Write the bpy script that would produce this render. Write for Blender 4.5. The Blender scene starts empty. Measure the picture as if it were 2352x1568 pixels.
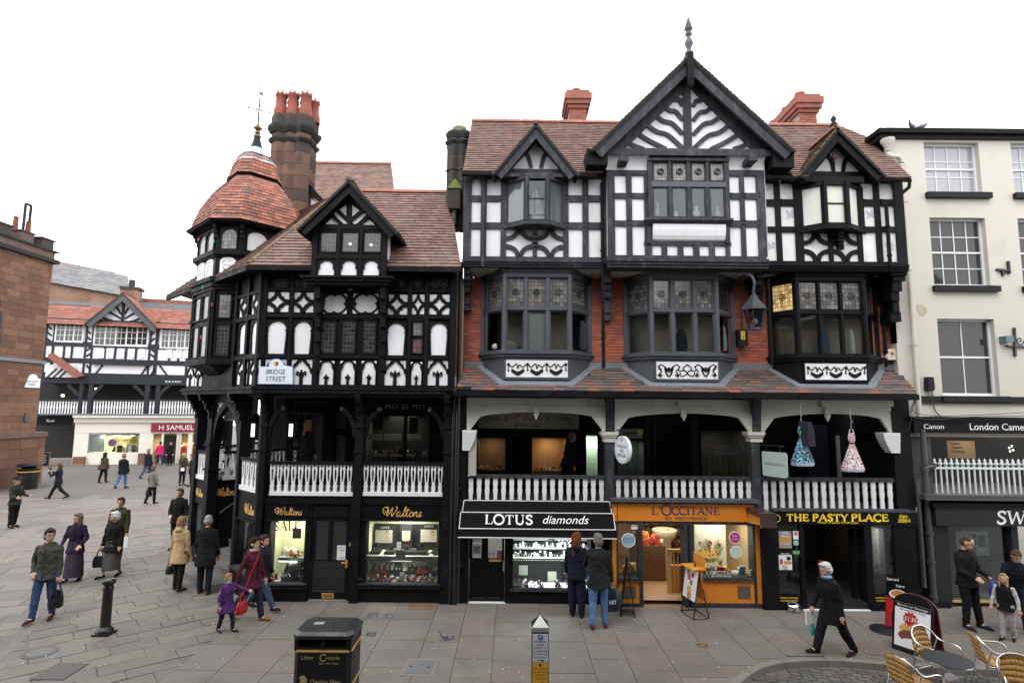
import bpy,math,random
import numpy as np
from mathutils import Vector,Matrix
RND=random.Random(7)
SC=bpy.context.scene
COL=SC.collection
H=4.4
FPX,CX,CY=1305.0,1176.0,784.0
PITCH,ROLL=math.radians(6.55),0.0096
cf=Vector((0,math.cos(PITCH),math.sin(PITCH)))
cu0=Vector((0,-math.sin(PITCH),math.cos(PITCH)))
cr0=Vector((1,0,0))
cr=(cr0+cu0*ROLL).normalized()
cu=(cu0-cr0*ROLL).normalized()
CAMO=Vector((0,0,H))
cam_d=bpy.data.cameras.new('camera')
cam=bpy.data.objects.new('camera',cam_d)
COL.objects.link(cam)
cam.matrix_world=Matrix(((cr.x,cu.x,-cf.x,0),(cr.y,cu.y,-cf.y,0),(cr.z,cu.z,-cf.z,H),(0,0,0,1)))
cam_d.sensor_width=36
cam_d.lens=FPX/2352*36
cam_d.clip_start=0.05
cam_d.clip_end=600
SC.camera=cam
W=bpy.data.worlds.new('World')
SC.world=W
W.use_nodes=True
nt=W.node_tree
nt.nodes.clear()
SUN_EL,SUN_ROT=math.radians(52),math.radians(200)
sky=nt.nodes.new('ShaderNodeTexSky')
sky.sky_type='NISHITA'
sky.sun_disc=False
sky.sun_elevation=SUN_EL
sky.sun_rotation=SUN_ROT
tc=nt.nodes.new('ShaderNodeTexCoord')
nz=nt.nodes.new('ShaderNodeTexNoise')
nz.inputs['Scale'].default_value=2.2
nz.inputs['Detail'].default_value=5
nt.links.new(tc.outputs['Generated'],nz.inputs['Vector'])
rp=nt.nodes.new('ShaderNodeValToRGB')
rp.color_ramp.elements[0].position=0.3
rp.color_ramp.elements[0].color=(12.0,12.3,12.8,1)
rp.color_ramp.elements[1].position=0.62
rp.color_ramp.elements[1].color=(15.6,15.6,15.7,1)
nt.links.new(nz.outputs['Fac'],rp.inputs['Fac'])
mx=nt.nodes.new('ShaderNodeMixRGB')
mx.inputs['Fac'].default_value=0.93
nt.links.new(sky.outputs['Color'],mx.inputs['Color1'])
nt.links.new(rp.outputs['Color'],mx.inputs['Color2'])
bg=nt.nodes.new('ShaderNodeBackground')
bg.inputs['Strength'].default_value=0.095
nt.links.new(mx.outputs['Color'],bg.inputs['Color'])
wo=nt.nodes.new('ShaderNodeOutputWorld')
nt.links.new(bg.outputs['Background'],wo.inputs['Surface'])
sun_d=bpy.data.lights.new('sun','SUN')
sun_d.energy=0.7
sun_d.angle=math.radians(30)
sun_d.color=(1.0,0.97,0.93)
sun=bpy.data.objects.new('sun',sun_d)
COL.objects.link(sun)
sd=Vector((math.sin(SUN_ROT)*math.cos(SUN_EL),math.cos(SUN_ROT)*math.cos(SUN_EL),math.sin(SUN_EL)))
sun.rotation_euler=sd.to_track_quat('Z','Y').to_euler()
SC.view_settings.view_transform='Standard'
SC.view_settings.look='None'
SC.view_settings.exposure=1.02
SC.view_settings.gamma=1
SC.view_settings.use_curve_mapping=False
SC.render.engine='CYCLES'
SC.cycles.use_denoising=True
SC.cycles.max_bounces=7
SC.cycles.diffuse_bounces=3
SC.cycles.glossy_bounces=3
SC.cycles.transmission_bounces=4
SC.cycles.transparent_max_bounces=10
SC.cycles.sample_clamp_indirect=4
SC.cycles.caustics_reflective=False
SC.cycles.caustics_refractive=False
MATS={}
def _n(t,k,**kw):
 n=t.nodes.new(k)
 for a,b in kw.items():
  if a in n.inputs:n.inputs[a].default_value=b
  else:setattr(n,a,b)
 return n
def mat(name,col,rough=0.6,var=0.12,nscale=3.0,bump=0.0,bscale=40.0,metal=0.0,rand=None,spec=0.5,emit=None,estr=0,dirt=None,dscale=1.2,dlo=.55,dhi=.75,stretch=None,coat=0):
 """procedural material: base colour, soft noise variation, per-piece tints, dirt patches and fine relief"""
 if name in MATS:return MATS[name]
 m=bpy.data.materials.new(name)
 m.use_nodes=True
 t=m.node_tree
 b=t.nodes['Principled BSDF']
 b.inputs['Roughness'].default_value=rough
 b.inputs['Metallic'].default_value=metal
 b.inputs['Specular IOR Level'].default_value=spec
 if coat:b.inputs['Coat Weight'].default_value=coat;b.inputs['Coat Roughness'].default_value=.08
 geo=_n(t,'ShaderNodeNewGeometry')
 vec=geo.outputs['Position']
 if stretch:
  mp=_n(t,'ShaderNodeMapping');mp.inputs['Scale'].default_value=stretch
  t.links.new(vec,mp.inputs['Vector']);vec=mp.outputs['Vector']
 src=None
 if rand:
  oi=_n(t,'ShaderNodeObjectInfo')
  ad=_n(t,'ShaderNodeMath',operation='ADD')
  t.links.new(oi.outputs['Random'],ad.inputs[0]);t.links.new(geo.outputs['Random Per Island'],ad.inputs[1])
  fr=_n(t,'ShaderNodeMath',operation='FRACT');t.links.new(ad.outputs[0],fr.inputs[0])
  cr_=_n(t,'ShaderNodeValToRGB');cr_.color_ramp.interpolation='CONSTANT'
  el=cr_.color_ramp.elements
  while len(el)<len(rand):el.new(0.5)
  for i,c in enumerate(rand):
   el[i].position=i/len(rand);el[i].color=(*c,1)
  t.links.new(fr.outputs[0],cr_.inputs['Fac']);src=cr_.outputs['Color']
 else:
  rg=_n(t,'ShaderNodeRGB');rg.outputs[0].default_value=(*col,1);src=rg.outputs[0]
 if var:
  no=_n(t,'ShaderNodeTexNoise',Scale=nscale,Detail=6.0,Roughness=.65)
  t.links.new(vec,no.inputs['Vector'])
  mr=_n(t,'ShaderNodeMapRange');mr.inputs[1].default_value=.25;mr.inputs[2].default_value=.75
  mr.inputs[3].default_value=1-var;mr.inputs[4].default_value=1+var
  t.links.new(no.outputs['Fac'],mr.inputs[0])
  mu=_n(t,'ShaderNodeVectorMath',operation='SCALE')
  t.links.new(src,mu.inputs[0]);t.links.new(mr.outputs[0],mu.inputs['Scale']);src=mu.outputs[0]
  mr2=_n(t,'ShaderNodeMapRange');mr2.inputs[1].default_value=.3;mr2.inputs[2].default_value=.7
  mr2.inputs[3].default_value=max(.02,rough-.12);mr2.inputs[4].default_value=min(1,rough+.12)
  t.links.new(no.outputs['Fac'],mr2.inputs[0]);t.links.new(mr2.outputs[0],b.inputs['Roughness'])
 if dirt:
  nd=_n(t,'ShaderNodeTexNoise',Scale=dscale,Detail=8.0,Roughness=.7)
  t.links.new(vec,nd.inputs['Vector'])
  md=_n(t,'ShaderNodeMapRange');md.inputs[1].default_value=dlo;md.inputs[2].default_value=dhi
  t.links.new(nd.outputs['Fac'],md.inputs[0])
  mi=_n(t,'ShaderNodeMixRGB');mi.inputs['Color2'].default_value=(*dirt,1)
  t.links.new(md.outputs[0],mi.inputs['Fac']);t.links.new(src,mi.inputs['Color1']);src=mi.outputs[0]
 t.links.new(src,b.inputs['Base Color'])
 if bump:
  nb=_n(t,'ShaderNodeTexNoise',Scale=bscale,Detail=5.0)
  t.links.new(vec,nb.inputs['Vector'])
  bu=_n(t,'ShaderNodeBump',Strength=bump,Distance=.01)
  t.links.new(nb.outputs['Fac'],bu.inputs['Height']);t.links.new(bu.outputs[0],b.inputs['Normal'])
 if emit:
  b.inputs['Emission Color'].default_value=(*emit,1);b.inputs['Emission Strength'].default_value=estr
 MATS[name]=m
 return m
def glass_mat(name,tint=(.9,.95,.95),refl=0.05,rough=0.0):
 if name in MATS:return MATS[name]
 m=bpy.data.materials.new(name);m.use_nodes=True;t=m.node_tree;t.nodes.clear()
 tr=_n(t,'ShaderNodeBsdfTransparent');tr.inputs[0].default_value=(*tint,1)
 gl=_n(t,'ShaderNodeBsdfGlossy');gl.inputs['Roughness'].default_value=rough;gl.inputs[0].default_value=(.9,.95,1,1)
 fn=_n(t,'ShaderNodeFresnel',IOR=1.45)
 ad=_n(t,'ShaderNodeMath',operation='ADD');ad.inputs[1].default_value=refl;ad.use_clamp=True
 t.links.new(fn.outputs[0],ad.inputs[0])
 mi=_n(t,'ShaderNodeMixShader');t.links.new(ad.outputs[0],mi.inputs[0]);t.links.new(tr.outputs[0],mi.inputs[1]);t.links.new(gl.outputs[0],mi.inputs[2])
 o=_n(t,'ShaderNodeOutputMaterial');t.links.new(mi.outputs[0],o.inputs[0])
 MATS[name]=m
 return m
def leaded_mat(name,col,lead=(.03,.03,.03),cell=.1,rough=.12,lit=None):
 """flat leaded lights: small quarries with slightly different glass, thin lead cames as real flat print"""
 if name in MATS:return MATS[name]
 m=mat(name,col,rough,0)
 t=m.node_tree;b=t.nodes['Principled BSDF']
 b.inputs['Specular IOR Level'].default_value=.8
 geo=_n(t,'ShaderNodeNewGeometry')
 sp=_n(t,'ShaderNodeSeparateXYZ');t.links.new(geo.outputs['Position'],sp.inputs[0])
 ax=_n(t,'ShaderNodeMath',operation='SUBTRACT');t.links.new(sp.outputs[0],ax.inputs[0]);t.links.new(sp.outputs[1],ax.inputs[1])
 def axis(o,c):
  d=_n(t,'ShaderNodeMath',operation='DIVIDE');t.links.new(o,d.inputs[0]);d.inputs[1].default_value=c
  f=_n(t,'ShaderNodeMath',operation='FRACT');t.links.new(d.outputs[0],f.inputs[0])
  fl=_n(t,'ShaderNodeMath',operation='FLOOR');t.links.new(d.outputs[0],fl.inputs[0])
  l=_n(t,'ShaderNodeMath',operation='LESS_THAN');t.links.new(f.outputs[0],l.inputs[0]);l.inputs[1].default_value=.12
  return l.outputs[0],fl.outputs[0]
 lx,fx=axis(ax.outputs[0],cell);lz,fz=axis(sp.outputs[2],cell*1.15)
 mxm=_n(t,'ShaderNodeMath',operation='MAXIMUM');t.links.new(lx,mxm.inputs[0]);t.links.new(lz,mxm.inputs[1])
 cb=_n(t,'ShaderNodeCombineXYZ');t.links.new(fx,cb.inputs[0]);t.links.new(fz,cb.inputs[1])
 wn=_n(t,'ShaderNodeTexWhiteNoise');t.links.new(cb.outputs[0],wn.inputs['Vector'])
 mr=_n(t,'ShaderNodeMapRange');mr.inputs[3].default_value=.55;mr.inputs[4].default_value=1.5
 t.links.new(wn.outputs['Value'],mr.inputs[0])
 sc=_n(t,'ShaderNodeVectorMath',operation='SCALE');sc.inputs[0].default_value=col;t.links.new(mr.outputs[0],sc.inputs['Scale'])
 mi=_n(t,'ShaderNodeMixRGB');mi.inputs['Color2'].default_value=(*lead,1)
 t.links.new(mxm.outputs[0],mi.inputs['Fac']);t.links.new(sc.outputs[0],mi.inputs['Color1'])
 t.links.new(mi.outputs[0],b.inputs['Base Color'])
 bu=_n(t,'ShaderNodeBump',Strength=.25,Distance=.02);t.links.new(wn.outputs['Value'],bu.inputs['Height']);t.links.new(bu.outputs[0],b.inputs['Normal'])
 if lit:
  t.links.new(mi.outputs[0],b.inputs['Emission Color']);b.inputs['Emission Strength'].default_value=lit
 return m
def emit_mat(name,col,s):
 return mat(name,col,.5,0,emit=col,estr=s)
BLACK=mat('black_timber_paint',(.0055,.006,.0075),.55,.3,2.5,.25,30,spec=.12,dirt=(.03,.031,.033),dscale=2.2,dlo=.56,dhi=.9)
CHAR=mat('charcoal_timber_paint',(.031,.034,.041),.55,.32,2.5,.25,30,spec=.2,dirt=(.11,.11,.115),dscale=2.4,dlo=.50,dhi=.76,stretch=(3,3,1))
SLATEGREY=mat('slate_grey_paint',(.058,.065,.078),.5,.18,3,.12,30,dirt=(.12,.12,.12),dlo=.6,dhi=.9)
WHITE=mat('white_lime_plaster',(.74,.74,.77),.8,.05,1.5,.2,25,dirt=(.42,.42,.41),dscale=1.5,dlo=.56,dhi=.85,stretch=(3,3,.6))
WHITEW=mat('worn_white_plaster',(.70,.70,.71),.85,.1,2.5,.3,20,dirt=(.30,.30,.30),dscale=3.5,dlo=.55,dhi=.78)
WPAINT=mat('white_gloss_paint',(.68,.69,.70),.4,.05,3,dirt=(.5,.5,.48),dscale=3,dlo=.6,dhi=.85)
OFFW=mat('weathered_offwhite_paint',(.50,.49,.44),.55,.15,2.5,.15,20,dirt=(.16,.15,.13),dscale=3.5,dlo=.58,dhi=.8)
TILE=mat('clay_tile',(.2,.1,.08),.85,.25,6,.4,60,rand=[(.155,.092,.076),(.205,.118,.095),(.18,.106,.088),(.225,.132,.106),(.17,.105,.09),(.145,.085,.072)],dirt=(.22,.195,.165),dscale=1.6,dlo=.5,dhi=.8)
TILED=mat('dome_tile',(.2,.1,.08),.8,.22,6,.4,60,rand=[(.20,.075,.05),(.30,.105,.062),(.24,.10,.07),(.36,.14,.085),(.17,.085,.068),(.30,.12,.085)],dirt=(.11,.085,.07),dscale=2,dlo=.55,dhi=.8)
TILES=mat('skirt_tile',(.2,.1,.08),.8,.25,8,.4,60,rand=[(.075,.062,.06),(.11,.078,.070),(.085,.065,.062),(.22,.08,.05),(.095,.07,.065),(.15,.078,.06),(.10,.085,.08),(.12,.07,.06),(.07,.055,.055),(.13,.09,.08)],dirt=(.25,.26,.27),dscale=9,dlo=.66,dhi=.74)
RIDGE=mat('red_ridge_tile',(.32,.11,.08),.75,.2,5,.2,40,rand=[(.29,.10,.07),(.35,.135,.095),(.32,.115,.08)])
CHBRICK=mat('weathered_red_brick',(.24,.07,.05),.85,.25,9,.4,60,rand=[(.235,.07,.047),(.28,.088,.058),(.20,.062,.045),(.25,.08,.055)],dirt=(.10,.06,.05),dscale=3,dlo=.5,dhi=.75)
MOSS=mat('mossy_tile_edge',(.12,.10,.06),.95,.4,9,.6,60,rand=[(.10,.085,.05),(.17,.12,.085),(.13,.115,.05),(.2,.11,.075)])
BRICK=mat('red_brick',(.3,.08,.04),.85,.2,12,.4,80,rand=[(.36,.092,.05),(.44,.125,.065),(.31,.082,.052),(.40,.105,.058),(.27,.085,.064)],dirt=(.12,.06,.05),dscale=4,dlo=.6,dhi=.8)
MORTAR=mat('mortar',(.30,.22,.18),.95,.2,8,.3,60)
SAND=mat('red_sandstone',(.22,.12,.085),.9,.25,3,.5,18,rand=[(.145,.070,.040),(.180,.090,.054),(.125,.062,.038),(.160,.080,.048),(.19,.10,.062)],dirt=(.07,.05,.042),dscale=1.5,dlo=.54,dhi=.72)
SANDD=mat('sooty_sandstone',(.06,.05,.045),.9,.4,3,.5,18,rand=[(.045,.036,.03),(.10,.066,.052),(.035,.03,.027),(.13,.08,.062)])
SANDB=mat('soot_black_stone',(.022,.02,.02),.9,.4,3,.5,18,rand=[(.018,.018,.018),(.03,.027,.026),(.04,.036,.032)])
MOSSG=mat('green_moss',(.10,.12,.025),.95,.35,10,.5,50)
CREAM=mat('cream_render',(.53,.505,.44),.85,.04,.8,.12,14,dirt=(.43,.405,.35),dscale=.9,dlo=.56,dhi=.8)
CREAM2=mat('cream_paint',(.52,.495,.43),.6,.06,1,dirt=(.5,.46,.38),dlo=.6,dhi=.85)
DKGREY=mat('dark_grey_paint',(.018,.018,.02),.6,.2,2,spec=.15)
LEADM=mat('lead_flashing',(.15,.165,.19),.55,.2,5,.2,20)
GREYPIPE=mat('grey_cast_iron',(.05,.053,.06),.5,.2,6)
BRNPIPE=mat('brown_grey_pipe',(.06,.055,.055),.55,.2,5)
CHSTONE=mat('brown_chimney_stone',(.1,.06,.05),.9,.3,3,.5,18,rand=[(.13,.07,.05),(.10,.055,.042),(.15,.082,.06),(.06,.04,.033),(.12,.07,.053),(.04,.03,.026)],dirt=(.03,.025,.023),dscale=2.2,dlo=.52,dhi=.7)
IRON=mat('black_iron',(.012,.012,.013),.35,.2,5)
GOLDD=mat('dull_gilding',(.26,.17,.075),.5,.2,8)
GOLD=mat('gold_leaf',(.62,.36,.10),.35,.1,8,metal=.3)
GOLDL=mat('gilt_lettering',(.72,.44,.12),.45,.05)
YEL=mat('yellow_lettering',(.85,.60,.02),.5,.03)
WLET=mat('white_lettering',(.82,.82,.82),.5,0)
GLET=mat('grey_lettering',(.34,.34,.34),.5,0)
DLET=mat('dark_lettering',(.02,.02,.022),.5,0)
BLUEL=mat('blue_grey_lettering',(.10,.18,.25),.5,0)
PURL=mat('purple_lettering',(.05,.034,.10),.5,0)
REDL=mat('red_lettering',(.42,.012,.02),.5,0)
ORANGE=mat('orange_shop_paint',(.62,.205,.016),.5,.06,2)
ORANGED=mat('orange_canvas',(.60,.26,.03),.7,.1,4)
BLKSIGN=mat('black_sign_paint',(.005,.0055,.007),.45,.15,3,spec=.12)
GLASS=glass_mat('shop_glass',(.93,.97,.96),.015)
GLASSD=mat('dark_window_glass',(.02,.022,.024),.06,0,spec=.7,coat=.3)
GLASSG=mat('sky_grey_window_glass',(.10,.115,.125),.05,0,spec=.9,coat=.6)
CURT=mat('net_curtain_glass',(.62,.62,.56),.25,.05,3,spec=.5)
LEADL=leaded_mat('leaded_light_glass',(.15,.14,.128),(.03,.03,.03),.085)
LEADD=leaded_mat('dark_leaded_glass',(.03,.03,.032),(.10,.10,.10),.085)
LEADW=leaded_mat('amber_lit_leaded_glass',(.55,.38,.15),(.08,.05,.02),.085,lit=.38)
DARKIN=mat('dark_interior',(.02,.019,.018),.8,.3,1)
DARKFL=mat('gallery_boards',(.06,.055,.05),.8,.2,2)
WARMIN=mat('warm_shop_interior',(.45,.30,.16),.8,.15,1.5)
CRMIN=mat('cream_display_lining',(.72,.70,.48),.8,.04,1)
SHELF=mat('grey_shelf',(.30,.32,.32),.5,.05)
WCARD=mat('white_card',(.78,.78,.80),.6,.02)
class Fr:
 """a wall plane: u runs along it, z up, d out of it towards the street"""
 def __init__(s,o,u=(1,0),v=None):
  s.o=Vector(o)
  u=Vector((*u,0))if len(u)==2 else Vector(u)
  s.u=u.normalized()
  s.v=Vector(v).normalized()if v else Vector((0,0,1))
  s.n=s.u.cross(s.v).normalized()
 def w(s,u,z,d=0.0):return s.o+s.u*u+s.v*z+s.n*d
 def px(s,x,y,d=0.0):
  r=cf+cr*((x-CX)/FPX)-cu*((y-CY)/FPX)
  o=s.o+s.n*d
  t=(o-CAMO).dot(s.n)/r.dot(s.n)
  p=CAMO+r*t-s.o
  return p.dot(s.u),p.dot(s.v)
 def off(s,d):return Fr(s.o+s.n*d,tuple(s.u),tuple(s.v))
GF=Fr((0,0,0),(1,0,0),(0,1,0))
def G(x,y,z=0.0):
 u,v=GF.px(x,y,z)
 return Vector((u,v,z))
class MB:
 def __init__(s):s.v=[];s.f=[];s.sm=[]
 def add(s,vs,fs,smooth=False):
  b=len(s.v);s.v+=[tuple(p)for p in vs];s.f+=[tuple(b+i for i in f)for f in fs];s.sm+=[smooth]*len(fs)
  return s
 def hexa(s,p):
  return s.add(p,[(3,2,1,0),(4,5,6,7),(0,1,5,4),(1,2,6,5),(2,3,7,6),(3,0,4,7)])
 def rect(s,fr,u0,u1,z0,z1,d0,d1):
  if u0>u1:u0,u1=u1,u0
  if z0>z1:z0,z1=z1,z0
  w=fr.w
  return s.hexa([w(u0,z0,d1),w(u1,z0,d1),w(u1,z0,d0),w(u0,z0,d0),w(u0,z1,d1),w(u1,z1,d1),w(u1,z1,d0),w(u0,z1,d0)])
 def prect(s,fr,x0,y0,x1,y1,d0,d1):
  ym,xm=(y0+y1)/2,(x0+x1)/2
  u0=fr.px(x0,ym,d1)[0];u1=fr.px(x1,ym,d1)[0]
  z0=fr.px(xm,y1,d1)[1];z1=fr.px(xm,y0,d1)[1]
  return s.rect(fr,u0,u1,z0,z1,d0,d1)
 def poly(s,fr,pts,d0,d1):
  n=len(pts)
  a=sum(pts[i][0]*pts[(i+1)%n][1]-pts[(i+1)%n][0]*pts[i][1]for i in range(n))
  if a<0:pts=pts[::-1]
  vs=[fr.w(u,z,d1)for u,z in pts]+[fr.w(u,z,d0)for u,z in pts]
  fs=[tuple(range(n)),tuple(range(2*n-1,n-1,-1))]+[(i,i+n,(i+1)%n+n,(i+1)%n)for i in range(n)]
  return s.add(vs,fs)
 def ppoly(s,fr,pts,d0,d1):return s.poly(fr,[fr.px(x,y,d1)for x,y in pts],d0,d1)
 def bar(s,fr,a,b,w,d0,d1,w2=None):
  a,b=Vector(a),Vector(b);t=(b-a).normalized();n=Vector((-t.y,t.x));w2=w if w2 is None else w2
  return s.poly(fr,[a+n*w/2,a-n*w/2,b-n*w2/2,b+n*w2/2],d0,d1)
 def pbar(s,fr,x0,y0,x1,y1,wpx,d0,d1):
  a,b=fr.px(x0,y0,d1),fr.px(x1,y1,d1)
  k=abs(fr.px(x0+10,y0,d1)[0]-fr.px(x0,y0,d1)[0])/10
  return s.bar(fr,a,b,wpx*k,d0,d1)
 def stroke(s,fr,pts,w,d0,d1,w2=None):
  P=[Vector(p)for p in pts];n=len(P);L=[];R=[]
  for i in range(n):
   t=(P[min(i+1,n-1)]-P[max(i-1,0)])
   t=t.normalized()if t.length>1e-9 else Vector((1,0))
   k=w if not w2 else w+(w2-w)*i/(n-1)
   q=Vector((-t.y,t.x))*k/2
   L.append(P[i]+q);R.append(P[i]-q)
  for i in range(n-1):s.poly(fr,[L[i],R[i],R[i+1],L[i+1]],d0,d1)
  return s
 def hole(s,fr,u0,u1,z0,z1,inner,d0,d1,c=None):
  """rectangular board with a star-shaped opening"""
  cx,cz=c or((u0+u1)/2,(z0+z1)/2)
  def ang(p):return math.atan2(p[1]-cz,p[0]-cx)
  ins=sorted(inner,key=ang)
  A=sorted(set([ang(p)for p in ins]+[ang(p)for p in((u0,z0),(u1,z0),(u1,z1),(u0,z1))]))
  def ray_in(a):
   dx,dz=math.cos(a),math.sin(a);best=None
   for i in range(len(ins)):
    p,q=ins[i],ins[(i+1)%len(ins)]
    ex,ez=q[0]-p[0],q[1]-p[1];den=dx*ez-dz*ex
    if abs(den)<1e-12:continue
    t=((p[0]-cx)*ez-(p[1]-cz)*ex)/den;k=((p[0]-cx)*dz-(p[1]-cz)*dx)/den
    if t>0 and-1e-6<=k<=1+1e-6 and(best is None or t>best):best=t
   t=best or 1e-3
   return(cx+dx*t,cz+dz*t)
  def ray_out(a):
   dx,dz=math.cos(a),math.sin(a);t=1e9
   if dx>1e-9:t=min(t,(u1-cx)/dx)
   if dx<-1e-9:t=min(t,(u0-cx)/dx)
   if dz>1e-9:t=min(t,(z1-cz)/dz)
   if dz<-1e-9:t=min(t,(z0-cz)/dz)
   return(cx+dx*t,cz+dz*t)
  n=len(A);I=[ray_in(a)for a in A];O=[ray_out(a)for a in A]
  vs=[fr.w(*p,d1)for p in O]+[fr.w(*p,d1)for p in I]+[fr.w(*p,d0)for p in O]+[fr.w(*p,d0)for p in I]
  fs=[]
  for i in range(n):
   j=(i+1)%n
   fs+=[(i,j,n+j,n+i),(n+i,n+j,3*n+j,3*n+i),(j,i,2*n+i,2*n+j)]
  return s.add(vs,fs)
 def tube(s,pts,r,n=8,cap=True,r2=None):
  P=[Vector(p)for p in pts];m=len(P);vs=[]
  ref=Vector((0,0,1))
  for i in range(m):
   t=(P[min(i+1,m-1)]-P[max(i-1,0)]).normalized()
   a=t.cross(ref)
   if a.length<.05:a=t.cross(Vector((1,0,0)))
   a.normalize();b=t.cross(a).normalized()
   k=r if r2 is None else r+(r2-r)*i/(m-1)
   for j in range(n):
    q=2*math.pi*j/n
    vs.append(P[i]+a*math.cos(q)*k+b*math.sin(q)*k)
  fs=[(i*n+j,i*n+(j+1)%n,(i+1)*n+(j+1)%n,(i+1)*n+j)for i in range(m-1)for j in range(n)]
  s.add(vs,fs,True)
  if cap:s.add(vs[:n],[tuple(range(n))[::-1]]);s.add(vs[-n:],[tuple(range(n))])
  return s
 def lathe(s,c,prof,n=16,sx=1,sy=1,rot=0.0,smooth=True,axis=None):
  c=Vector(c);m=len(prof);vs=[]
  q=Vector(axis).to_track_quat('Z','Y')if axis else None
  for r,z in prof:
   for j in range(n):
    a=rot+2*math.pi*j/n
    p=Vector((math.cos(a)*r*sx,math.sin(a)*r*sy,z))
    vs.append(c+(q@p if q else p))
  fs=[(i*n+j,i*n+(j+1)%n,(i+1)*n+(j+1)%n,(i+1)*n+j)for i in range(m-1)for j in range(n)]
  s.add(vs,fs,smooth)
  s.add(vs[:n],[tuple(range(n))[::-1]]);s.add(vs[-n:],[tuple(range(n))])
  return s
 def loft(s,rings,smooth=False,cap=True):
  n=len(rings[0]);vs=[p for r in rings for p in r]
  fs=[(i*n+j,i*n+(j+1)%n,(i+1)*n+(j+1)%n,(i+1)*n+j)for i in range(len(rings)-1)for j in range(n)]
  s.add(vs,fs,smooth)
  if cap:s.add(rings[0],[tuple(range(n))[::-1]]);s.add(rings[-1],[tuple(range(n))])
  return s
 def boxw(s,c,sx,sy,sz,rz=0.0):
  c=Vector(c);R=Matrix.Rotation(rz,3,'Z');p=[]
  for z in(0,sz):
   for x,y in((-1,-1),(1,-1),(1,1),(-1,1)):p.append(c+R@Vector((x*sx/2,y*sy/2,z)))
  return s.hexa(p)
 def ball(s,c,r,n=8,sz=None):
  m=max(4,n//2+1);sz=sz or r
  return s.lathe(c,[(max(1e-4,r*math.sin(math.pi*i/m)),-sz*math.cos(math.pi*i/m))for i in range(m+1)],n)
 def mesh(s,name,material):
  me=bpy.data.meshes.new(name)
  me.from_pydata(s.v,[],s.f)
  if any(s.sm):me.polygons.foreach_set('use_smooth',s.sm)
  if material:me.materials.append(material)
  me.update()
  return me
 def o(s,name,material,parent=None,**kw):
  ob=bpy.data.objects.new(name,s.mesh(name,material))
  return link(ob,parent,**kw)
def link(ob,parent=None,**kw):
 COL.objects.link(ob)
 if parent:
  ob.parent=parent
  ob.matrix_parent_inverse=pinv(parent)
 for k,v in kw.items():ob[k]=v
 return ob
def wm(ob):
 m=ob.matrix_basis.copy()
 if ob.parent:m=wm(ob.parent)@ob.matrix_parent_inverse@m
 return m
def pinv(ob):return wm(ob).inverted()
def root(name,loc,label,cat,group=None,rz=0.0):
 e=bpy.data.objects.new(name,None)
 e.location=loc;e.rotation_euler=(0,0,rz);e.empty_display_size=.2
 COL.objects.link(e)
 tag(e,label,cat,group)
 return e
def tag(o,label,cat,group=None):
 o['label']=label;o['category']=cat
 if group:o['group']=group
 return o
def inst(name,me,parent,M,**kw):
 ob=bpy.data.objects.new(name,me);ob.matrix_world=M
 ob.matrix_basis=M
 return link(ob,parent,**kw)
def pr(name,m,parent,fr,x0,y0,x1,y1,d0,d1,**kw):
 return MB().prect(fr,x0,y0,x1,y1,d0,d1).o(name,m,parent,**kw)
def bend(pts,n=8):
 """Catmull-Rom through points"""
 P=[Vector(p)for p in pts];P=[P[0]*2-P[1]]+P+[P[-1]*2-P[-2]];out=[]
 for i in range(1,len(P)-2):
  for k in range(n):
   t=k/n;a,b,c,d=P[i-1],P[i],P[i+1],P[i+2]
   out.append(.5*(2*b+(c-a)*t+(2*a-5*b+4*c-d)*t*t+(3*b-a-3*c+d)*t**3))
 out.append(P[-2])
 return out
def arc(cx,cz,r,a0,a1,n=10,rz=None):
 rz=rz or r
 return[(cx+r*math.cos(math.radians(a0+(a1-a0)*i/n)),cz+rz*math.sin(math.radians(a0+(a1-a0)*i/n)))for i in range(n+1)]
def text(fr,s,x,y,hpx,material,parent,d=.012,align='CENTER',shear=0.0,w=1.0,space=1.0,name='lettering',wpx=None):
 """built-in sans; x,y = pixel of the middle of the line, hpx = capital height in pixels"""
 c=bpy.data.curves.new(name,'FONT')
 c.body=s;c.align_x=align;c.align_y='CENTER';c.shear=shear;c.space_character=space
 u,z=fr.px(x,y,d);_,z1=fr.px(x,y-hpx,d)
 c.size=(z1-z)/.7;c.extrude=.002
 c.resolution_u=3
 c.materials.append(material)
 if wpx:
  tw=abs(fr.px(x+wpx,y,d)[0]-u)
  w=tw/max(.01,c.size*.56*len(s)*space)
 tmp=bpy.data.objects.new(name,c)
 me=bpy.data.meshes.new_from_object(tmp);bpy.data.objects.remove(tmp)
 if not me.materials:me.materials.append(material)
 ob=bpy.data.objects.new(name,me)
 p=fr.w(u,z,d)
 M=Matrix(((fr.u.x*w,fr.v.x,fr.n.x,p.x),(fr.u.y*w,fr.v.y,fr.n.y,p.y),(fr.u.z*w,fr.v.z,fr.n.z,p.z),(0,0,0,1)))
 ob.matrix_basis=M
 return link(ob,parent)
S_={}
def _g(ch,w,strokes,serifs=()):S_[ch]=(w,strokes,serifs)
K,N_=1,0
_o=[(.5+.44*math.cos(a),.5+.52*math.sin(a))for a in[2*math.pi*i/20 for i in range(21)]]
_g('A',.92,[(N_,[(.08,0),(.46,1)]),(K,[(.46,1),(.82,0)]),(N_,[(.22,.36),(.66,.36)])],[(.08,0),(.82,0)])
_g('C',.86,[(K,[(.5+.44*math.cos(a),.5+.52*math.sin(a))for a in[math.radians(42+276*i/16)for i in range(17)]]),(N_,[(.83,.68),(.83,.95)])])
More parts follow.
